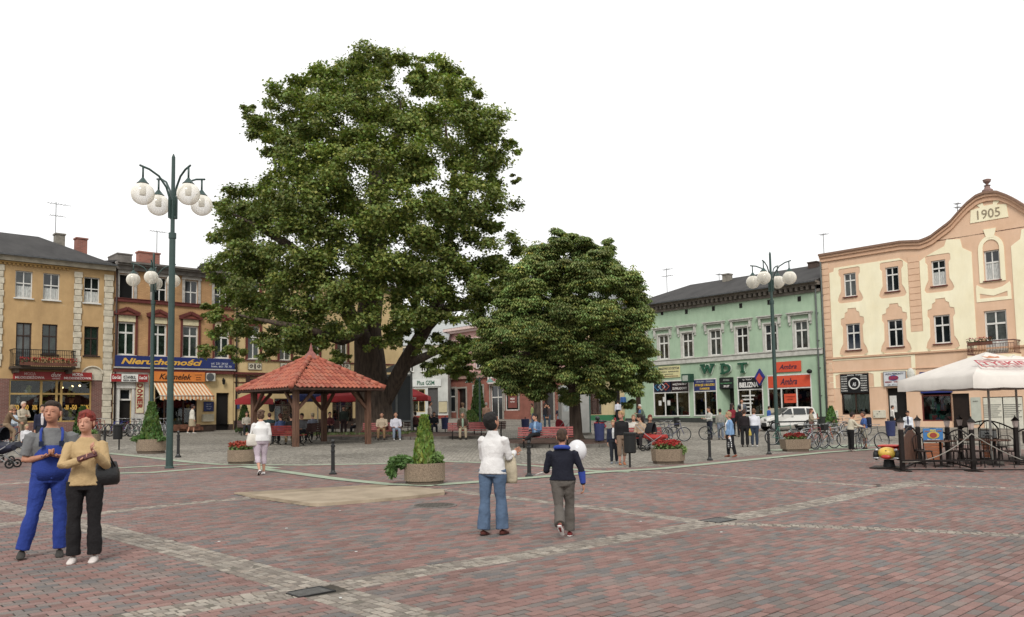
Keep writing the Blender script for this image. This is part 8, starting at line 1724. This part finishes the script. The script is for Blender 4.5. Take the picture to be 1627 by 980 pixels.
def panel(a, b, label, kind, top=1.02, arch=.16):
    A_, B_ = fz(*a), fz(*b); d = B_-A_; L = math.hypot(d.x, d.y); t = empty('garden_fence', (A_+B_)/2, math.atan2(d.y, d.x), label, 'fence'); h = L/2-.06
    q = MB(); q.bb(-h, h, -.02, .02, .06, .1)
    arcp = [(x, 0, top-.12+arch*math.cos(x/h*PI/2)) for x in np.linspace(-h, h, 13)]; q.tube(arcp, .022, 6)
    q.bar((-h, 0, .1), (-h, 0, top-.1), .03); q.bar((h, 0, .1), (h, 0, top-.1), .03)
    if kind == 'iron': [q.bar((x, 0, .1), (x, 0, top-.12+arch*math.cos(x/h*PI/2)), .012) for x in np.linspace(-h, h, 9)[1:-1]]; q.bar((-h, 0, .55), (h, 0, .55), .02)
    q.build('iron_frame', m_ir, t)
    if kind in ('sign', 'white'):
        w0, w1 = h*.62, h*.78; n = 6
        for k in range(n): z0 = .12+k*.085; f = (k+.5)/n; ww = w0*.82+(w1-w0*.82)*f; q = MB(); q.bb(-ww, ww, -.035, .0, z0, z0+.078); q.build('plank', m_wp, t)
        if kind == 'sign':
            o = sign_panel(t, (-w1, w1, .66, 1.06), '2f78b8', [('PIWO', .5, .84, .3, .18, 'd8c040', 0, .03), ('ŻYWE', .18, .8, .24, .14, 'c87a20'), ('JASNE', .82, .8, .24, .14, 'c87a20'), ('ZALEWSKI', .5, .12, .66, .15, 'd8d8dc', 0, .03)])
            q = MB(); q.lathe([(.17, 0), (.17, .01)], 20); q.v = [(x, -.06-z, y*.62+.86) for x, y, z in q.v]; q.build('emblem', mat('emblem_yellow', 'c8a830', .5), o); q = MB(); q.lathe([(.1, 0), (.1, .01)], 16); q.v = [(x, -.072-z, y*.75+.86) for x, y, z in q.v]; q.build('emblem', mat('emblem_red', 'a03a2a', .5), o)
        else:
            q = MB(); q.bb(-w1*1.05, w1*1.05, -.034, 0, .64, 1.0); q.build('dark_board', m_dk, t)
            q = MB(); q.prism([(-.26, .74), (-.3, .8), (-.28, .96), (.28, .96), (.3, .8), (.26, .74)], -.05, -.036); o = q.build('sign', mat('sign_grey', 'a9adaa', .5), t, recalc=True); t_ = text_mb('Tyskie', .36, .07, .2, .01, .02); t_.v = [(x, y-.055, z+.79) for x, y, z in t_.v]; t_.build('lettering', mat('ink_2a2c30', '2a2c30', .6), o); q = MB(); q.prism([(-.08, .85), (-.1, .91), (-.04, .88), (0, .93), (.04, .88), (.1, .91), (.08, .85)], -.06, -.051); q.build('crown_emblem', mat('ink_2a2c30', '2a2c30'), o, recalc=True)
    if kind == 'mirror': q = MB(); q.prism([(x, z) for x, _, z in arcp[::-1]]+[(-h, .1), (h, .1)], -.01, .01); q.v = [(x*.82, y, .08+z*.86) for x, y, z in q.v]; q.build('board', mat('brown_board', '6a4632', .7, .25, 6), t, recalc=True)
    return t
def sign_panel(par, r, col, tx): return sign(par, r, col, -.05, .04, tx)
panel(FPs[0], FPs[1], 'arched dark fence panel at the left side of the beer garden', 'mirror', 1.0, .25); panel(FPs[1], FPs[2], 'fence panel with blue beer sign over orange planks', 'sign'); panel(FPs[5], (1700, 24.6), 'fence panel with white crowned sign over orange planks at the right edge', 'white', 1.1, .2)
panel(FPs[2], FPs[4], 'low iron fence panel between blue sign and middle post', 'iron'); panel(FPs[3], FPs[5], 'rear iron fence panel with oval sign behind the chairs', 'iron', 1.15, .25)
panel((1555, 26.3), (1592, 25.6), 'dark arched fence panel with pale sign behind the parasol pole', 'white', 1.15, .25)
def rope(a, b, za, zb, sag, label):
    A_, B_ = fz(*a)+Vector((0, 0, za)), fz(*b)+Vector((0, 0, zb)); q = MB(); pts = [A_.lerp(B_, s)-A_-Vector((0, 0, sag*4*s*(1-s))) for s in np.linspace(0, 1, 14)]; q.tube(pts, .014, 5); o = tag(q.build('rope', mat('pale_rope', '8f8a80', .9)), label, 'rope'); o.location = A_
rope((1547, 21.8), (1434.5, 21.8), 1.0, .25, .22, 'pale rope hanging from the middle lantern post to the left corner'); rope((1547, 21.8), (1668, 21.8), 1.0, .1, .12, 'pale rope hanging from the middle lantern post to the right')
q = MB(); A_, B_ = fz(1434, 21.7), fz(1680, 21.7); q.bar((0, 0, .3), B_-A_+Vector((0, 0, .3)), .04); q.bar((0, 0, .06), B_-A_+Vector((0, 0, .06)), .03); o = tag(q.build('ground_rail', m_ir), 'low iron rail along the front of the beer garden', 'rail'); o.location = A_
def chair(p, rz, label='dark metal chair with round back inside the beer garden'):
    t = empty('cafe_chair', p, rz, label, 'chair', 'cafe chairs in the beer garden')
    q = MB(); q.lathe([(.2, .44), (.21, .46), (.2, .48)], 14); q.build('seat', m_dk, t)
    for x, y in ((-.16, -.16), (.16, -.16), (-.16, .16), (.16, .16)): q = MB(); q.bar((x*.8, y*.8, .45), (x*1.15, y*1.15, 0), .022); q.build('leg', m_ir, t)
    q = MB(); q.tube([(-.19, .17, .45), (-.2, .21, .8), (-.1, .22, .9), (.1, .22, .9), (.2, .21, .8), (.19, .17, .45)], .013, 6); [q.bar((x, .19, .47), (x, .215, .88), .012) for x in (-.08, 0, .08)]; q.build('backrest', m_ir, t); return t
c0 = chair(fz(1470, 23.2), .4, 'dark metal chair nearest the blue beer sign')
for px, y, r, lb in ((1520, 23.3, 2.2, 'dark metal chair left of the middle lantern post'), (1500, 26, -.5, 'dark metal chair behind the blue beer sign'), (1537, 24.4, .2, 'dark metal chair just behind the middle lantern post'), (1562, 23.4, 3.6, 'dark metal chair left of the parasol pole'), (1590, 25.8, .5, 'dark metal chair behind the right parasol pole'), (1600, 23.3, 2.6, 'dark metal chair between the two parasol poles'), (1456, 24, 1.2, 'dark metal chair beside the arched dark panel')): dup(c0, fz(px, y), r, lb)
def table(p, label):
    t = empty('cafe_table', p, .3, label, 'table', 'cafe tables in the beer garden'); q = MB(); q.lathe([(.42, .71), (.43, .73), (.42, .75)], 20); q.build('tabletop', mat('table_wood', '5a3a2a', .5, .2, 5), t); q = MB(); q.lathe([(.24, 0), (.22, .03), (.04, .06), (.035, .71)], 12); q.build('leg', m_ir, t); return t
t0 = table(fz(1496, 23.6), 'round cafe table behind the low fence left of the middle post'); dup(t0, fz(1548, 24.6), .2, 'round cafe table behind the middle lantern post'); dup(t0, fz(1582, 24.2), .2, 'round cafe table beside the parasol pole')
m_wc = mat('white_parasol_cloth', 'd2cbc2', .8, .05, 2, .15)
P1 = fz(1577, 24.9); t = cloth_parasol(P1, 3.6, 2.58, 3.38, m_wc, 'large white parasol with red brewery lettering over the beer garden', val=.34, rz=.12)
n0 = Vector((0, -(3.42-2.62), -2.15)).normalized(); sl_v = Vector((0, -1.85, -(.8))).normalized(); up_v = -sl_v; nv = Vector((0, -.8, 1.85)).normalized()
def onslope(mb, cx, d): return [Vector((x+cx, 0, 3.42))+sl_v*d+up_v*z+nv*(.035-y*.3) for x, y, z in mb.v]
red_i = mat('brewery_red', 'b04048', .7, .08, 8); fr_ = MB(); x0, x1, hh = -.85, .85, .27; fr_.bb(x0, x1, 0, .02, -hh, -hh+.03); fr_.bb(x0+.1, x1+.22, 0, .02, hh-.03, hh); fr_.bar((x0, .01, -hh), (x0+.12, .01, hh), .05, .02, up=(0, 1, 0)); fr_.bar((x1, .01, -hh), (x1+.22, .01, hh), .05, .02, up=(0, 1, 0)); tx = text_mb('TYSKIE', 1.4, .3, .15, .02, .02)
for m_, nm in ((fr_, 'emblem_frame'), (tx, 'lettering')): m_.v = [tuple(v) for v in onslope(m_, -.3, 1.2)]; m_.build(nm, red_i, t)
cw = MB(); cw.prism([(-.2, 0), (-.27, .16), (-.12, .1), (0, .2), (.12, .1), (.27, .16), (.2, 0)], 0, .02); cw.v = [tuple(v) for v in onslope(cw, -.3, .75)]; cw.build('crown_emblem', mat('crown_orange', 'c07a50', .7), t)
cloth_parasol(fz(1621, 26.8), 4.3, 2.66, 3.4, m_wc, 'second white parasol behind the first at the right edge', val=.34, rz=.12)
# ---- coin operated ride car
rc = empty('ride_car', G(1413, 744), -.6, 'yellow and red coin operated toy car with a face beside the beer garden', 'ride'); yl = mat('toy_yellow', 'd8b020', .35, .04, 3, spec=.5); rd = mat('toy_red', 'b8261e', .35, .04, 3, spec=.5)
q = MB(); q.bb(-.42, .36, -.5, .3, .0, .05); q.build('base_plate', m_ir, rc); q = MB(); q.lathe([(.16, .05), (.13, .24)], 10); q.build('pedestal', m_pl, rc)
q = MB(); q.ell((0, -.2, .43), (.25, .22, .17), 16, 12); q.build('bonnet', yl, rc); q = MB(); q.ell((0, .25, .46), (.3, .45, .2), 16, 12); q.build('body', rd, rc); q = MB(); q.bb(-.27, .27, -.1, .5, .6, .645); q.build('roof', rd, rc, bevel=.02)
q = MB(); q.ell((0, -.4, .34), (.13, .05, .06), 14, 8); q.build('mouth', rd, rc); q = MB(); q.ell((0, -.385, .49), (.03, .02, .03), 8, 6); q.build('nose', m_pl, rc)
for s in (-1, 1): q = MB(); q.ell((s*.28, -.24, .38), (.08, .14, .14), 10, 8); q.build('mudguard', m_pl, rc); q = MB(); q.ell((s*.25, -.33, .52), (.06, .04, .045), 10, 6); q.build('headlight', m_chr, rc); q = MB(); q.ell((s*.25, -.4, .3), (.09, .03, .03), 8, 6); q.build('bumper', m_chr, rc)
# ---- dark street tree trunk far back, small litter
t = empty('street_tree', gat(853, 62), 0, 'slim grey trunk of a street tree far back left of the chestnut', 'tree'); q = MB(); limb(q, [(0, 0, 0), (.05, 0, 2), (0, 0, 4), (.1, 0, 5.5)], [.3, .26, .2, .06]); q.build('trunk', m_leafbark, t)
Pq, Nq, Tq = lobes_to_leaves([((0, 0, 5.2), 1.5, np.ones(3)), ((.8, 0, 5.8), 1.2, np.ones(3))], 240, .2, base*.8); leafcloud('crown', Pq, Nq, RNG.uniform(.2, .3, len(Pq)), Tq, t, MAPLE)
for k, (px, py) in enumerate(((348, 861), (455, 840), (541, 951), (566, 877), (540, 812), (1018, 829), (1146, 846), (958, 771))): q = MB(); q.box((0, 0, .004), (.03, .022, .006)); o = tag(q.build('litter_scrap', mat('paper', 'd5d5d0')), 'tiny white paper scrap on the paving '+('left of centre in the cobble band', 'in the left half before the slab', 'beside the front drain grate', 'above the front drain grate', 'just below the broken slab edge', 'left of the far drain grate', 'right of the far drain grate', 'behind the boy near the green strip')[k], 'litter', 'paper scraps on the paving'); o.location = G(px, py, .004); o.rotation_euler = (0, 0, k)
